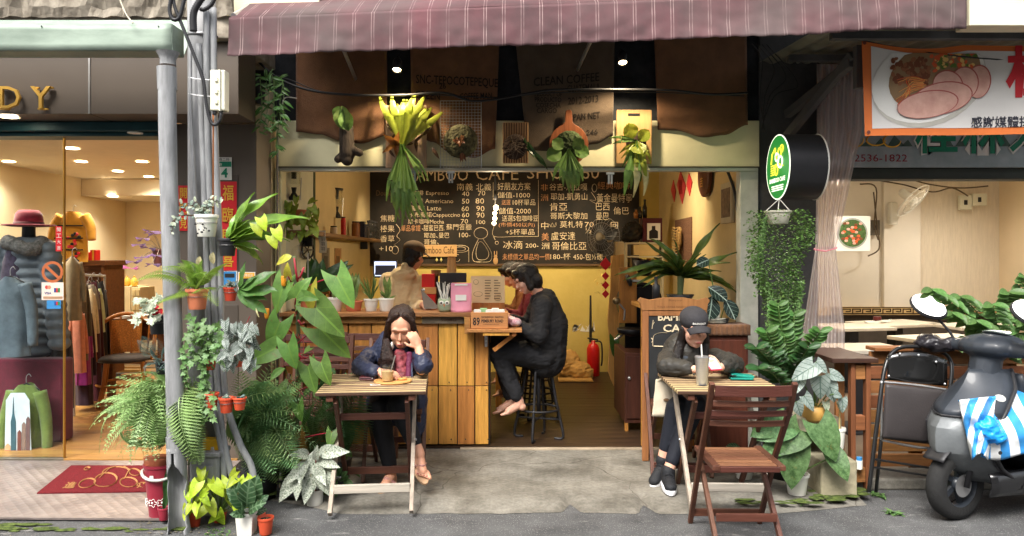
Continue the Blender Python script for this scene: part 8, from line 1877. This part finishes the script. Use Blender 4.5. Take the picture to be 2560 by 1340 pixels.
# ================================================================== restaurant
t = T('noodle_banner','orange edged vinyl banner printed with a noodle bowl','banner',P(2380,340,4.75)); bD = 4.75
def ban(x,y,o=0.0): p = P(x,y,bD); return p + V((0,.012*math.sin(p.x*7) - o,0))
MB().sheet(lambda u,v: ban(lerp(2154,2720,u) + lerp(8,0,v)*(1 - u),lerp(340 - 6*u,102 + 26*math.sin(min(1,u*2.2)*3.14)*.6 + 20*u,v)),40,8).out('cloth',M('banner orange',S(226,122,60),.5,var=.03),t,smooth=True)
MB().sheet(lambda u,v: ban(lerp(2176,2720,u) + lerp(3,0,v)*(1 - u),lerp(322 - 6*u,116 + 26*math.sin(min(1,u*2.2)*3.14)*.6 + 20*u,v),.003),40,8).out('field',M('banner white',S(226,222,216),.5,var=.05,scale=2),t,smooth=True)
def disc(cx,cy,rx,ry,o,mt,name='print',rot=0,n=28):
    k,c_,s_ = (1 if n < 10 else 8),math.cos(R(rot)),math.sin(R(rot))
    def f(u,v): a,b = rx*v*math.cos(u*6.2832),ry*v*math.sin(u*6.2832); return ban(cx + a*c_ - b*s_,max(cy + a*s_ + b*c_,134),o)
    MB().sheet(f,n,k).out(name,mt,t)
bw = M('bowl white',S(236,234,226),.4,var=.03); disc(2322,205,150,108,.006,M('bowl shade',S(196,192,180),.5),'print',-22); disc(2320,198,148,104,.0075,bw,'print',-22); disc(2335,190,122,84,.009,M('broth shade',S(150,120,84),.5),'print',-22)
prk = M('pork pink',S(216,158,142),.55,var=.15,scale=9,col2=S(228,182,164)); prk2 = M('pork edge',S(176,86,78),.6); mince = M('mince',S(122,70,44),.7); carrot = M('carrot',S(216,96,52),.6); grn_ = M('scallion',S(96,120,50),.6); egg = M('noodle yellow',S(226,160,84),.6)
random.seed(21); bwp = lambda p: V((p.x,bD + .012*math.sin(p.x*7) - .007,p.z))
for i in range(90): disc(2288 + rnd(-62,34),176 + rnd(-28,34),rnd(5,9),rnd(4,6),.010 + i*1e-5,(mince,mince,M('mince light',S(150,96,64),.7))[i % 3],'print',rnd(0,180),7)
for i in range(80): disc(2385 + rnd(-60,62),152 + rnd(-26,28),rnd(4,8),rnd(3,6),.0112 + i*1e-5,(carrot,grn_,carrot,M('corn',S(230,190,110),.6))[i % 4],'print',rnd(0,180),7)
for i in range(22): a = rnd(-20,50); MB().tube(smoothpts([ban(2240 + rnd(-8,30),265 - i*3,.0125),ban(2262 + rnd(0,20),235 - i*2,.0125),ban(2300 + rnd(0,16),222 - i,.0125)],3),.0025,4).out('print',(egg,carrot)[i % 3 == 0],t)
for k,(x,y,rx,ry,r0) in enumerate(((2446,204,28,40,8),(2410,208,34,40,12),(2368,214,38,36,20),(2352,246,78,38,-12),(2316,262,78,32,-10))): disc(x,y,rx + 2,ry + 2,.0135 + k*.0012,prk2,'print',r0); disc(x - 1,y + 1,rx,ry,.0141 + k*.0012,prk,'print',r0)
text('桂林',M('banner red',S(206,44,52),.5),t,ban(2512,245,.006),h=130/FPX*bD,bold=.03,warp=bwp); text('感謝媒體採訪',M('banner ink',S(50,50,60),.5),t,ban(2429,319,.006),h=28/FPX*bD,bold=.015,warp=bwp)
for x,y in ((2160,108),(2170,331)): MB().lathe(ban(x,y,.004),[(.008,0),(.012,.002)],12,(R(90),0,0)).out('eyelet',brnp,t)
MB().tube(arc(P(2150,100,4.75),P(2720,150,4.75),.05),.004,5).out('rope',blackp,t)
t = T('restaurant_signboard','weathered blue green restaurant signboard with phone number','sign',P(2400,418,5.45)); MB().ext(P(2060,418,5.45),P(2700,200,5.45) + V((0,.03,0))).out('board',M('faded landscape board',S(150,168,170),.6,var=.2,scale=2.5,col2=S(184,196,200)),t)
for i in range(14): x = 2150 + i*34; MB().add([P(x,366,5.447),P(x + 30 + (i % 3)*8,366,5.447),P(x + 18,366 - 14 - (i*7) % 18,5.447)],[(0,1,2)]).out('hill',M('painted hill',S(78,102,92),.6,var=.3),t)
for s,x,w in (('桂',2288,106),('林',2406,106),('米',2524,100)): text(s,whitep,t,P(x - 4,389,5.443),w=(w + 8)/FPX*5.45,h=118/FPX*5.45,bold=.05); text(s,MATS['sign green'],t,P(x,384,5.441),w=w/FPX*5.45,h=108/FPX*5.45,bold=.02)
text('2536-1822',M('number red',S(150,54,66),.6),t,P(2136,404,5.447),w=132/FPX*5.45,h=18/FPX*5.45)
for a in ((2140,345,20,22),(2190,350,24,14),(2230,352,22,16)): MB().tube(smoothpts([P(x,y,5.446) for x,y in cc(a[0],a[1],a[2],a[3],0,300)],3),.008,4,flat=.4).out('cloud_scroll',goldp,t)
t = T('lean_to_roof','corrugated sheet roof over the restaurant front','roof',(4.2,5.0,2.9)); MB().sheet(lambda u,v: V((lerp(1.9,7.5,u),lerp(4.45,5.84,v),2.92 + .10*v + .012*math.sin(u*260))),260,2).out('sheet',M('corrugated',S(126,124,112),.6,metal=.3,var=.3,scale=3),t,smooth=True)
for y in (4.5,5.2): MB().ext((1.95,y,2.84 + .07*(y - 4.45)),(7.4,y + .05,2.885 + .07*(y - 4.45))).out('purlin',pier,t)
part('lightbox',M('cream lightbox',S(226,216,186),.5),None,(2.66,4.30,2.86),(4.6,4.44,3.6)); tag(bpy.data.objects['lightbox'],'cream sign box above the corrugated roof','sign box')
o = part('striped_placard',cream,None,(-1.73,4.6,3.02),(-1.2,4.63,3.5)); tag(o,'red and cream placard tucked behind the awning end','placard')
for k,(p,q__) in enumerate((((2.02,5.6,2.35),(2.26,4.9,2.85)),((2.1,5.65,2.6),(2.25,4.9,2.80)),((2.28,4.86,2.62),(2.28,4.86,2.9)))): tag(MB().bar(p,q__,.05,.06).out('roof_brace',M('grey bracket',(.09,.09,.09),.7),bev=.004),('long grey brace from pier to roof edge','short upper brace beside the long one','grey hanger post at the banner corner')[k],'brace','roof braces over the pier')
for k in range(4): tag(MB().tube(smoothpts([P(1880 + k*12,110,5.4),P(1905 + k*30,150 + k*20,5.45),P(1900 + k*12,240,5.5),P(1912 - k*4,330,5.55)],5),.004,5).out('wire',blackp,smooth=True),'thin black wire hanging in the dark corner over the pier','wire','wires over the pier')
t = T('restaurant_lamp','lit warm lamp under the restaurant beam','lamp',P(2182,437,6.2)); MB().ell(P(2182,437,6.2),(.06,.06,.022)).out('bulb',glow,t,smooth=True); MB().tube([P(2140,436,6.2),P(2172,436,6.2)],.012,8).out('arm',whtp,t); lamp('restaurant_light','POINT',P(2182,452,6.2),20,(1,.86,.66),t,.06)
for i,(x,y) in enumerate(((3.6,7.8),(5.3,8.4),(4.4,6.8))): t = T('ceiling_lamp',('round ceiling lamp over the wall fan','round ceiling lamp near the ribbed wall','round ceiling lamp over the front tables')[i],'lamp',(x,y,2.6),'ceiling lamps of the restaurant'); MB().lathe((x,y,2.57),[(.12,0),(.14,.02),(.14,.045)],24).out('shade',whtp,t); MB().lathe((x,y,2.562),[(.11,0),(.11,.006)],24).out('lens',glow,t); lamp('ceiling_light','SPOT',(x,y,2.55),52,(1,.92,.81),t,.1,160,(x,y,0),.8)
t = T('bowl_poster','square canvas of a noodle bowl on the restaurant wall','poster',P(2132,630,8.6)); part('canvas',bw,t,P(2086,628,8.6),P(2176,540,8.6) + V((0,.03,0))); c = P(2131,583,8.595); rr_ = 8.6/FPX; MB().lathe(c,[(38*rr_,0),(38*rr_,.002)],28,(R(90),0,0)).out('bowl',M('grey bowl',S(160,166,160),.5),t); MB().lathe(c - V((0,.003,0)),[(34*rr_,0),(34*rr_,.002)],28,(R(90),0,0)).out('greens',M('greens',S(70,96,50),.6,var=.5,scale=30),t)
for i in range(30): MB().ell(c + V((rnd(-.12,.1),-.007 - i*1e-4,rnd(-.13,.12))),(.022,.003,.016),n=8,k=4).out('topping',(prk,mince,carrot)[i % 3],t)
t = T('wall_fan','white oscillating wall fan on the restaurant pilaster','fan',P(2232,560,9.4)); fw = P(2283,502,9.1); A = frame(V((.5,-.55,-.65))); m = MB()
for k in range(24): a = R(k*15); m.tube([fw + A @ V((math.cos(a)*r,.05*(1 - (r/.24) ** 2),math.sin(a)*r)) for r in (.04,.14,.24)],.002,4)
for r in (.09,.17,.24): m.tube([fw + A @ V((math.cos(R(a))*r,.05*(1 - (r/.24) ** 2),math.sin(R(a))*r)) for a in range(0,361,15)],.003 if r < .2 else .008,4)
m.out('guard',whtp,t); MB().cap(fw,fw + A @ V((0,-.16,0)),.06,.05).out('motor',whtp,t,smooth=True); part('bracket',whtp,t,P(2226,562,9.45),P(2246,505,9.45) + V((0,.09,0)),bev=.02)
for a in (0,120,240): leaf(t,leafmesh('blade',M('clear blade',S(200,190,170),.3),.75,'oval',0,.05,.05),fw,A @ V((math.cos(R(a)),0,math.sin(R(a)))),.22,up=A @ V((.3,1,0)),name='blade')
for k,pts in enumerate((((2150,460),(2190,470),(2186,560),(2196,600)),((2180,450),(2240,440),(2320,460),(2400,470),(2470,465)),((2200,452),(2260,462),(2330,480),(2380,470),(2420,490)),((2184,480),(2192,560),(2198,620),(2170,640)))): tag(MB().tube(smoothpts([P(x,y,9.4) for x,y in pts],6),.009,6).out('cable',M('brown cable',S(90,76,58),.7),smooth=True),('cable bent down between bowl poster and fan','longest cable drooping under the restaurant ceiling','cable dipping toward the cream switch box','cable curling below the grey fuse box')[k],'cable','cables along the restaurant wall')
for i,(x0,y0,x1,y1,mm,lab) in enumerate(((2178,550,2200,588,M('grey fuse',S(96,90,80),.5),'grey fuse box beside the bowl poster'),(2401,488,2430,524,cb,'cream switch box on the ribbed wall'),(2432,484,2468,514,cb,'cream socket box with plugs on the ribbed wall'))): t = T('switch_box',lab,'switch',P((x0 + x1)/2,y1,9.5),'electric boxes on the restaurant wall'); part('case',mm,t,P(x0,y1,9.52),P(x1,y0,9.52) + V((0,.06,0))); part('switch',blackp,t,P((x0 + x1)/2 - 4,(y0 + y1)/2 + 6,9.51),P((x0 + x1)/2 + 4,(y0 + y1)/2 - 6,9.51) + V((0,.02,0)))
def rtable(label,x,D,w,dp,rz=.35):
    t = T('dining_table',label,'table',(x,D,.05),'white topped dining tables',rz,local=True); MB().ext((-w/2,-dp/2,.665),(w/2,dp/2,.70)).out('top',M('white laminate',S(226,216,196),.35),t,bev=.006); MB().ext((-.06,-.06,.02),(.06,.06,.664)).out('column',blackp,t,bev=.004); MB().ext((-.22,-.22,0),(.22,.22,.02)).out('base',blackp,t,bev=.004); return t
rtable('white topped dining table with napkins and jar',4.45,8.6,.9,.6); rtable('white topped dining table against the curtain',3.75,8.2,.7,.6,.2); rtable('white topped dining table behind the scooter mirror',4.1,7.0,.8,.6,.3); rtable('low white topped table by the pallet fence',2.95,6.3,.7,.5,.1); rtable('long white topped table behind the shrub',5.4,8.3,1.2,.6,.1)
t = T('sauce_jar','dark red sauce jar among napkins on a dining table','jar',P(2193,800,8.55)); c = V((X_(2193,8.55),8.55,.7505)); MB().lathe(c,[(.04,0),(.045,.06),(.04,.07)],16).out('sauce',M('chilli',S(90,24,20),.4),t); MB().lathe(c + V((0,0,.071)),[(.04,0),(.042,.05)],16,cap=False).out('rim',cg,t)
for i in range(4): tag(MB().box(c + V((-.12 + .07*i,-.1 + .03*i,.012)),(.12,.09,.02),(.1,.1*i,i)).out('napkin',whitep),'crumpled white napkin on the dining table','napkin','napkins on the dining table')
# pallet fence
pw_ = wood('pallet wood',S(150,98,56),.6,0,.7,rv=.25); pv = wood('pallet post wood',S(146,96,54),.6,2,.7,rv=.25)
t = T('pallet_fence','brown pallet wood fence along the restaurant front','fence',(3.0,4.95,.02)); fz = Z_(892,4.8)
part('top_board',wood('dark cap',S(70,46,34),.7,0),t,V((X_(2068,4.8),4.72,fz - .03)),V((X_(2182,4.8),5.3,fz)))
for x0,x1 in ((2128,2140),(2166,2178)): part('post',pv,t,V((X_(x0,4.75),4.75,.02)),V((X_(x1,4.75),4.80,fz - .031)))
for y0,y1 in ((948,912),(1080,1040),(1218,1170)): part('block',pw_,t,V((X_(2141,4.75),4.755,Z_(y1,4.75) - .095)),V((X_(2165,4.75),4.81,Z_(y1,4.75))))
part('side_board',pv,t,V((X_(2090,4.9),4.9,.02)),V((X_(2112,4.9),4.93,fz - .031)))
for i in range(8): z = .08 + i*.1; part('slat',pw_,t,V((X_(2170,5.1),5.06 + (i % 2)*.01,z)),V((X_(2180,5.1) + 2.4,5.085 + (i % 2)*.01,z + .085)))
part('cap_rail',pw_,t,V((X_(2170,5.1),5.0,.875)),V((X_(2180,5.1) + 2.4,5.14,.90)))
for x in (2.75,3.4,4.1): part('stile',pv,t,(x,5.10,.02),(x + .08,5.14,.874))
part('kerb_stone',conc,None,(2.15,4.80,.0),(4.6,5.06,.075),bev=.012); struct(bpy.data.objects['kerb_stone'])
t = T('spray_can','small white can with blue cap on the pallet fence','can',P(2150,1172,4.7)); MB().lathe(P(2148,1172,4.72),[(.02,0),(.02,.055)],14).out('can',whtp,t); MB().lathe(P(2148,1172,4.72) + V((0,0,.055)),[(.017,0),(.017,.02)],14).out('cap',blue,t)
# folding steel chair
t = T('steel_folding_chair','black padded steel folding chair leaning on the pallet fence','chair',(2.55,4.6,0)); fm = M('black enamel tube',(.012,.012,.012),.3,coat=.3); fD = 4.62
MB().tube(smoothpts([P(2172,1228,4.50),P(2195,1040,4.56),P(2210,930,4.62),P(2228,885,4.66),P(2262,867,4.68),P(2330,872,4.68),P(2372,895,4.66),P(2378,950,4.62),P(2352,1080,4.58),P(2335,1225,4.5)],6),.0125,10).out('frame',fm,t,smooth=True)
MB().sheet(lambda u,v: P(lerp(2218,2368,u),lerp(950 + 16*u,876 + 10*u + 14*(2*u - 1) ** 2,v),4.63 - .03*math.sin(u*3.14)),12,5).out('back_plate',M('gloss black plate',(.012,.012,.012),.12,coat=.5),t,smooth=True,solid=.003)
MB().sheet(lambda u,v: P(lerp(2205,2352,u) + 8*v,lerp(1095 + 16*u,960 + 16*u,v),4.585 - .022*(math.sin(u*3.14)*math.sin(v*3.14)) ** .4),16,16).out('seat_pad',M('dark vinyl pad',S(58,54,54),.45,bump=.15,bscale=120),t,smooth=True,solid=.02)
MB().tube(smoothpts([P(2204,1100,4.6),P(2205,970,4.6),P(2215,956,4.6),P(2350,972,4.6),P(2360,990,4.6),P(2352,1115,4.6),P(2204,1100,4.6)],5),.008,8).out('seat_frame',steel,t,smooth=True)
for a,b in (((2186,1148),(2338,1172)),((2184,1168),(2336,1192))): MB().tube([P(*a,4.54),P(*b,4.54)],.007,8).out('cross_bar',fm,t)
MB().tube([P(2210,1030,4.6),P(2190,1230,4.62)],.011,8).out('leg',fm,t,smooth=True)
for x,y in ((2250,885),(2296,888),(2340,905),(2222,940),(2362,960)): MB().ell(P(x,y,4.6),.008,n=8,k=5).out('rivet',steel,t)
# shrub behind the scooter
t = T('leafy_shrub','leafy green shrub growing behind the scooter handlebar','shrub',(X_(2500,4.9),4.9,.05)); MB().lathe((X_(2500,4.9),4.9,0),[(.12,0),(.16,.4),(.15,.4)],20).out('pot',blackp,t,smooth=True)
for ex,ey,n_ in ((2330,722,6),(2560,690,6),(2600,720,6),(2380,780,6),(2590,780,6),(2440,800,5),(2560,840,6),(2480,760,5),(2520,730,6),(2400,740,5),(2470,850,5),(2380,850,3),(2550,880,5)):
    b = P(2500,900,4.9); e = P(ex,ey,4.75 - rnd(-.05,.1)); sp = smoothpts([b,b.lerp(e,.55) + V((0,0,.07)),e],n_); MB().tube(sp,.004,5).out('stem',STEM,t,smooth=True)
    for i in range(n_ // 2,len(sp),1):
        for s in (-1,1): leaf(t,oval(leafmat('shrub leaf',(.07,.17,.04),col2=(.15,.28,.08),scale=4))[i % 2],sp[i],(V((s*.6,-.4,-.5)) + (e - b).normalized()*.6),rnd(.09,.13),up=V((0,-1,.7)),wide=.85)
# weeds
for i,(x,y) in enumerate(((2200,1240),(2235,1285),(2010,1262))): t = T('weed',('fern-like weed in the kerb crack by the folding chair','tuft of weed on the asphalt near the scooter wheel','seedling on the mossy pavement edge')[i],'weed',G(x,y)); clump(t,G(x,y),lance(gIvy),22,(.04,.09),(0,360),(5,45),.03)
# ================================================================== parked scooter
sco = T('scooter','parked grey scooter with striped blue tarpaulin over its seat','scooter',G(2385,1297))
O_ = G(2388,1297); fb,fs_ = V((.93,.37,0)).normalized(),V((-.37,.93,0)).normalized()
Q = lambda a,s,z: O_ + fb*a + fs_*s + V((0,0,z))
SB_ = Matrix((fb,fs_,V((0,0,1)))).transposed()
gp = M('scooter silver',S(104,108,110),.5,var=.2,scale=7,coat=.1,metal=.2,bump=.1,detail=9)
gd = M('scooter dark grey',S(46,51,58),.45,var=.2,scale=7,coat=.15,detail=9); rub = M('tyre rubber',(.018,.018,.018),.85,bump=.4,bscale=60)
def wheel(a):
    c = Q(a,0,.205); B = SB_ @ Matrix.Rotation(R(90),3,'X')
    w = MB().lathe(c,[(.125,-.045),(.165,-.05),(.195,-.035),(.205,0),(.195,.035),(.165,.05),(.125,.045)],36,B,cap=False).out('tyre',rub,sco,smooth=True)
    r_ = MB().lathe(c,[(.128,-.04),(.12,-.02),(.12,.02),(.128,.04)],28,B,cap=False); r_.lathe(c,[(.04,-.04),(.04,.04)],16,B); r_.out('rim',gd,sco,smooth=True)
    for k in range(5): an = R(72*k); MB().bar(c,c + fb*math.cos(an)*.12 + V((0,0,math.sin(an)*.12)),.03,.02,fs_).out('spoke',gd,sco)
    MB().lathe(c - fs_*.05,[(.03,0),(.065,.002)],24,B).out('brake_disc',steel,sco)
wheel(0); wheel(1.25)
for s in (-.07,.07): MB().tube([Q(0,s,.2),Q(.10,s,.55)],.016,8).out('fork',blackp,sco,smooth=True)
MB().box(Q(.03,.085,.32),(.06,.04,.09),SB_).out('caliper',fr,sco,bev=.006)
MB().sheet(lambda u,v: Q(.24*math.cos(R(lerp(60,140,u)))*.98,lerp(-.065,.065,v),.205 + .24*math.sin(R(lerp(60,140,u)))),16,4).out('front_fender',blackp,sco,smooth=True,solid=.006)
LV = [(.86,.13,.10),(.76,.05,.17),(.64,-.08,.21),(.53,-.17,.21),(.42,-.16,.20),(.32,-.08,.185),(.22,.08,.17)]
def lev(v):
    k = v*(len(LV) - 1); i = min(int(k),len(LV) - 2); f = k - i; return [lerp(LV[i][j],LV[i + 1][j],f) for j in range(3)]
def fair(u,v): z,a,w = lev(v); s = (2*u - 1); return Q(a + .20*abs(s) ** 1.5 + .012*abs(math.sin(v*9)),s*w,z)
MB().sheet(lambda u,v: fair(u,.38 + .62*v),10,12).out('front_fairing',gp,sco,solid=.008,auto=22)
MB().sheet(lambda u,v: fair(u,.375*v) - fb*.006,10,8).out('upper_cowl',gd,sco,solid=.008,auto=22)
for e in (.02,.98): MB().tube([fair(e,.38 + .62*i/10) - fb*.012 for i in range(11)],.006,6).out('seam',blackp,sco)
MB().tube([fair(i/10,.38) - fb*.01 for i in range(11)],.007,6).out('seam',blackp,sco)
for e in (0,1): MB().tube([fair(e,i/24) for i in range(25)],.012,8).out('trim',blackp,sco,smooth=True)
MB().sheet(lambda u,v: Q(lerp(.34,.40,v),(2*u - 1)*lerp(.16,.2,v),lerp(.84,.26,v)),8,8).out('leg_shield',gd,sco,smooth=True,solid=.01)
for y in ((2430,1035),(2370,1100)): MB().ell(P(y[0],y[1],4.2),.006,n=8,k=5).out('screw',blackp,sco)
MB().ell(Q(.17,-.13,.70),(.045,.05,.035),SB_).out('turn_signal',M('clear lens',S(206,206,200),.15),sco,smooth=True)
m = MB(); m.ell(Q(.28,0,.985),(.14,.17,.075),SB_); m.ell(Q(.36,0,1.01),(.10,.15,.05),SB_); m.cap(Q(.27,0,.96),Q(.22,0,.72),.085,.09); m.cap(Q(.28,.12,.98),Q(.27,.24,.975),.05,.035); m.cap(Q(.28,-.12,.98),Q(.27,-.24,.975),.05,.035)
blob(m,'handlebar_cover',gd,sco,.009,3)
m = MB().cap(Q(.26,.24,.97),Q(.24,.40,.94),.05,.06); m.ell(Q(.23,.36,.97),(.09,.08,.055),SB_); blob(m,'grip_muff',M('muff leather',S(36,34,38),.3,bump=.4,bscale=16),sco,.009,2,disp=fold(0,.01,24))
MB().ell(Q(.36,0,1.052),(.07,.09,.012),SB_ @ Matrix.Rotation(R(20),3,'Y')).out('dial',M('dial',S(110,120,118),.15,coat=.6),sco,smooth=True)
MB().tube([Q(.36,0,1.068) + SB_ @ V((.05*math.cos(R(a)),.07*math.sin(R(a)),.0)) for a in range(0,361,24)],.004,5).out('dial_ring',lw,sco)
for s in (.2,-.2):
    MB().tube(smoothpts([Q(.28,s,.96),Q(.27,s*1.15,1.03),Q(.24,s*1.3,1.09),Q(.22,s*1.45,1.13)],4),.008,8).out('mirror_stalk',blackp,sco,smooth=True)
    c = Q(.18,s*1.6,1.20); nrm = (V((0,0,EYE)) - c).normalized() + V((0,-.45,.89)); nrm.normalize(); y_ = V((-.6,.1,.6)); A = frame(y_ - nrm*y_.dot(nrm),nrm)
    mr = MB().ell(c,(.075,.115,.024),A,20,10).out('mirror',blackp,sco,smooth=True); MB().lathe(c + A.col[2]*.012,[(.001,.014),(.095,.012)],28,A @ Matrix.Diagonal((.68,1.08,1))).out('mirror_glass',M('mirror glass',(.9,.9,.9),.03,metal=1,var=0),mr)
part_ = MB().box(Q(.58,0,.22),(.62,.32,.10),SB_).out('floorboard',blackp,sco,bev=.02)
MB().sheet(lambda u,v: Q(lerp(.05,.95,u),-.165 - .02*math.sin(v*3.14),lerp(.12 + .05*(1 - u),.30,v)),12,5).out('belly_panel',M('black panel',(.012,.012,.013),.25,coat=.4),sco,smooth=True,solid=.01)
text('SYM',whitep,sco,Q(.30,-.197,.165),w=.13,h=.05,right=fb,bold=.03)
m = MB(); m.cap(Q(.80,0,.5),Q(1.35,0,.58),.17,.14); m.cap(Q(.8,0,.35),Q(1.2,0,.4),.16,.12); blob(m,'rear_body',gd,sco,.014,2)
m = MB().cap(Q(.80,0,.68),Q(1.35,0,.70),.12,.11); blob(m,'seat',M('seat vinyl',(.02,.02,.022),.5),sco,.012,2)
MB().box(Q(.62,-.12,.36),(.16,.12,.10),SB_).out('engine_cover',M('chrome cover',(.5,.5,.5),.2,metal=1),sco,bev=.02); MB().bar(Q(.55,-.2,.29),Q(.85,-.2,.31),.03,.02).out('side_stand',M('alloy',(.6,.6,.6),.35,metal=.9),sco,bev=.004)
MB().tube([Q(.46,.02,.74),Q(.46,-.02,.70)],.014,8).out('ignition',steel,sco)
# tarpaulin
def stripe_mat():
    m = M('striped tarpaulin',S(226,228,228),.45,var=.05,bump=.2,bscale=18); N,L = m.node_tree.nodes,m.node_tree.links; b = N['Principled BSDF']; src = b.inputs['Base Color'].links[0].from_socket
    uv = N.new('ShaderNodeAttribute'); uv.attribute_name = 'band'; sp = N.new('ShaderNodeMath'); sp.operation = 'FRACT'; L.new(uv.outputs['Fac'],sp.inputs[0]); lt = N.new('ShaderNodeMath'); lt.operation = 'LESS_THAN'; lt.inputs[1].default_value = .48; L.new(sp.outputs[0],lt.inputs[0])
    mc = N.new('ShaderNodeMix'); mc.data_type = 'RGBA'; L.new(lt.outputs[0],mc.inputs[0]); L.new(src,mc.inputs[6]); mc.inputs[7].default_value = (*S(56,140,206),1); L.new(mc.outputs[2],b.inputs['Base Color']); return m
SM = stripe_mat(); tp = T('tarpaulin','blue and white striped tarpaulin bundled over the scooter','tarpaulin',P(2500,1150,4.1))
def drape(name,fn,nu,nv,band):
    m = MB().sheet(fn,nu,nv); o = m.out(name,SM,tp,smooth=True,solid=.004); at = o.data.attributes.new('band','FLOAT','POINT')
    for i in range(len(at.data)): at.data[i].value = band((i % (nu + 1))/nu,(i // (nu + 1))/nv)
drape('sheet',lambda u,v: P(lerp(2452,2680,u) + 14*math.sin(v*5)*(1 - u),lerp(1142 + 8*math.sin(u*9),978 - 10*u,v),4.08 - .05*math.sin(v*3.1) + .03*noise.noise(V((u*5,v*4,3))) + .22*v*v),40,30,lambda u,v: u*4.6 + v*1.1 + 10)
drape('fold',lambda u,v: P(lerp(2396,2470,u) + 34*(1 - v)*(1 - u) + 20*v*u,lerp(1150 - 60*u*(1 - u),990 + 10*(1 - u),v),4.05 - .06*math.sin(u*3.1) + .05*noise.noise(V((u*4,v*5,7))) + .12*v),26,26,lambda u,v: u*2.0 - v*1.6 + 20)
m = MB().ell(P(2468,1075,4.08),(.07,.06,.075)); m.ell(P(2490,1090,4.06),(.05,.05,.05)); blob(m,'lining',M('bright blue film',S(30,140,216),.35,bump=.5,bscale=20),tp,.008,1,disp=fold(0,.02,18))
MB().lathe(P(2500,1132,3.995),[(.006,0),(.011,.002)],12,(R(90),0,0)).out('eyelet',blackp,tp)
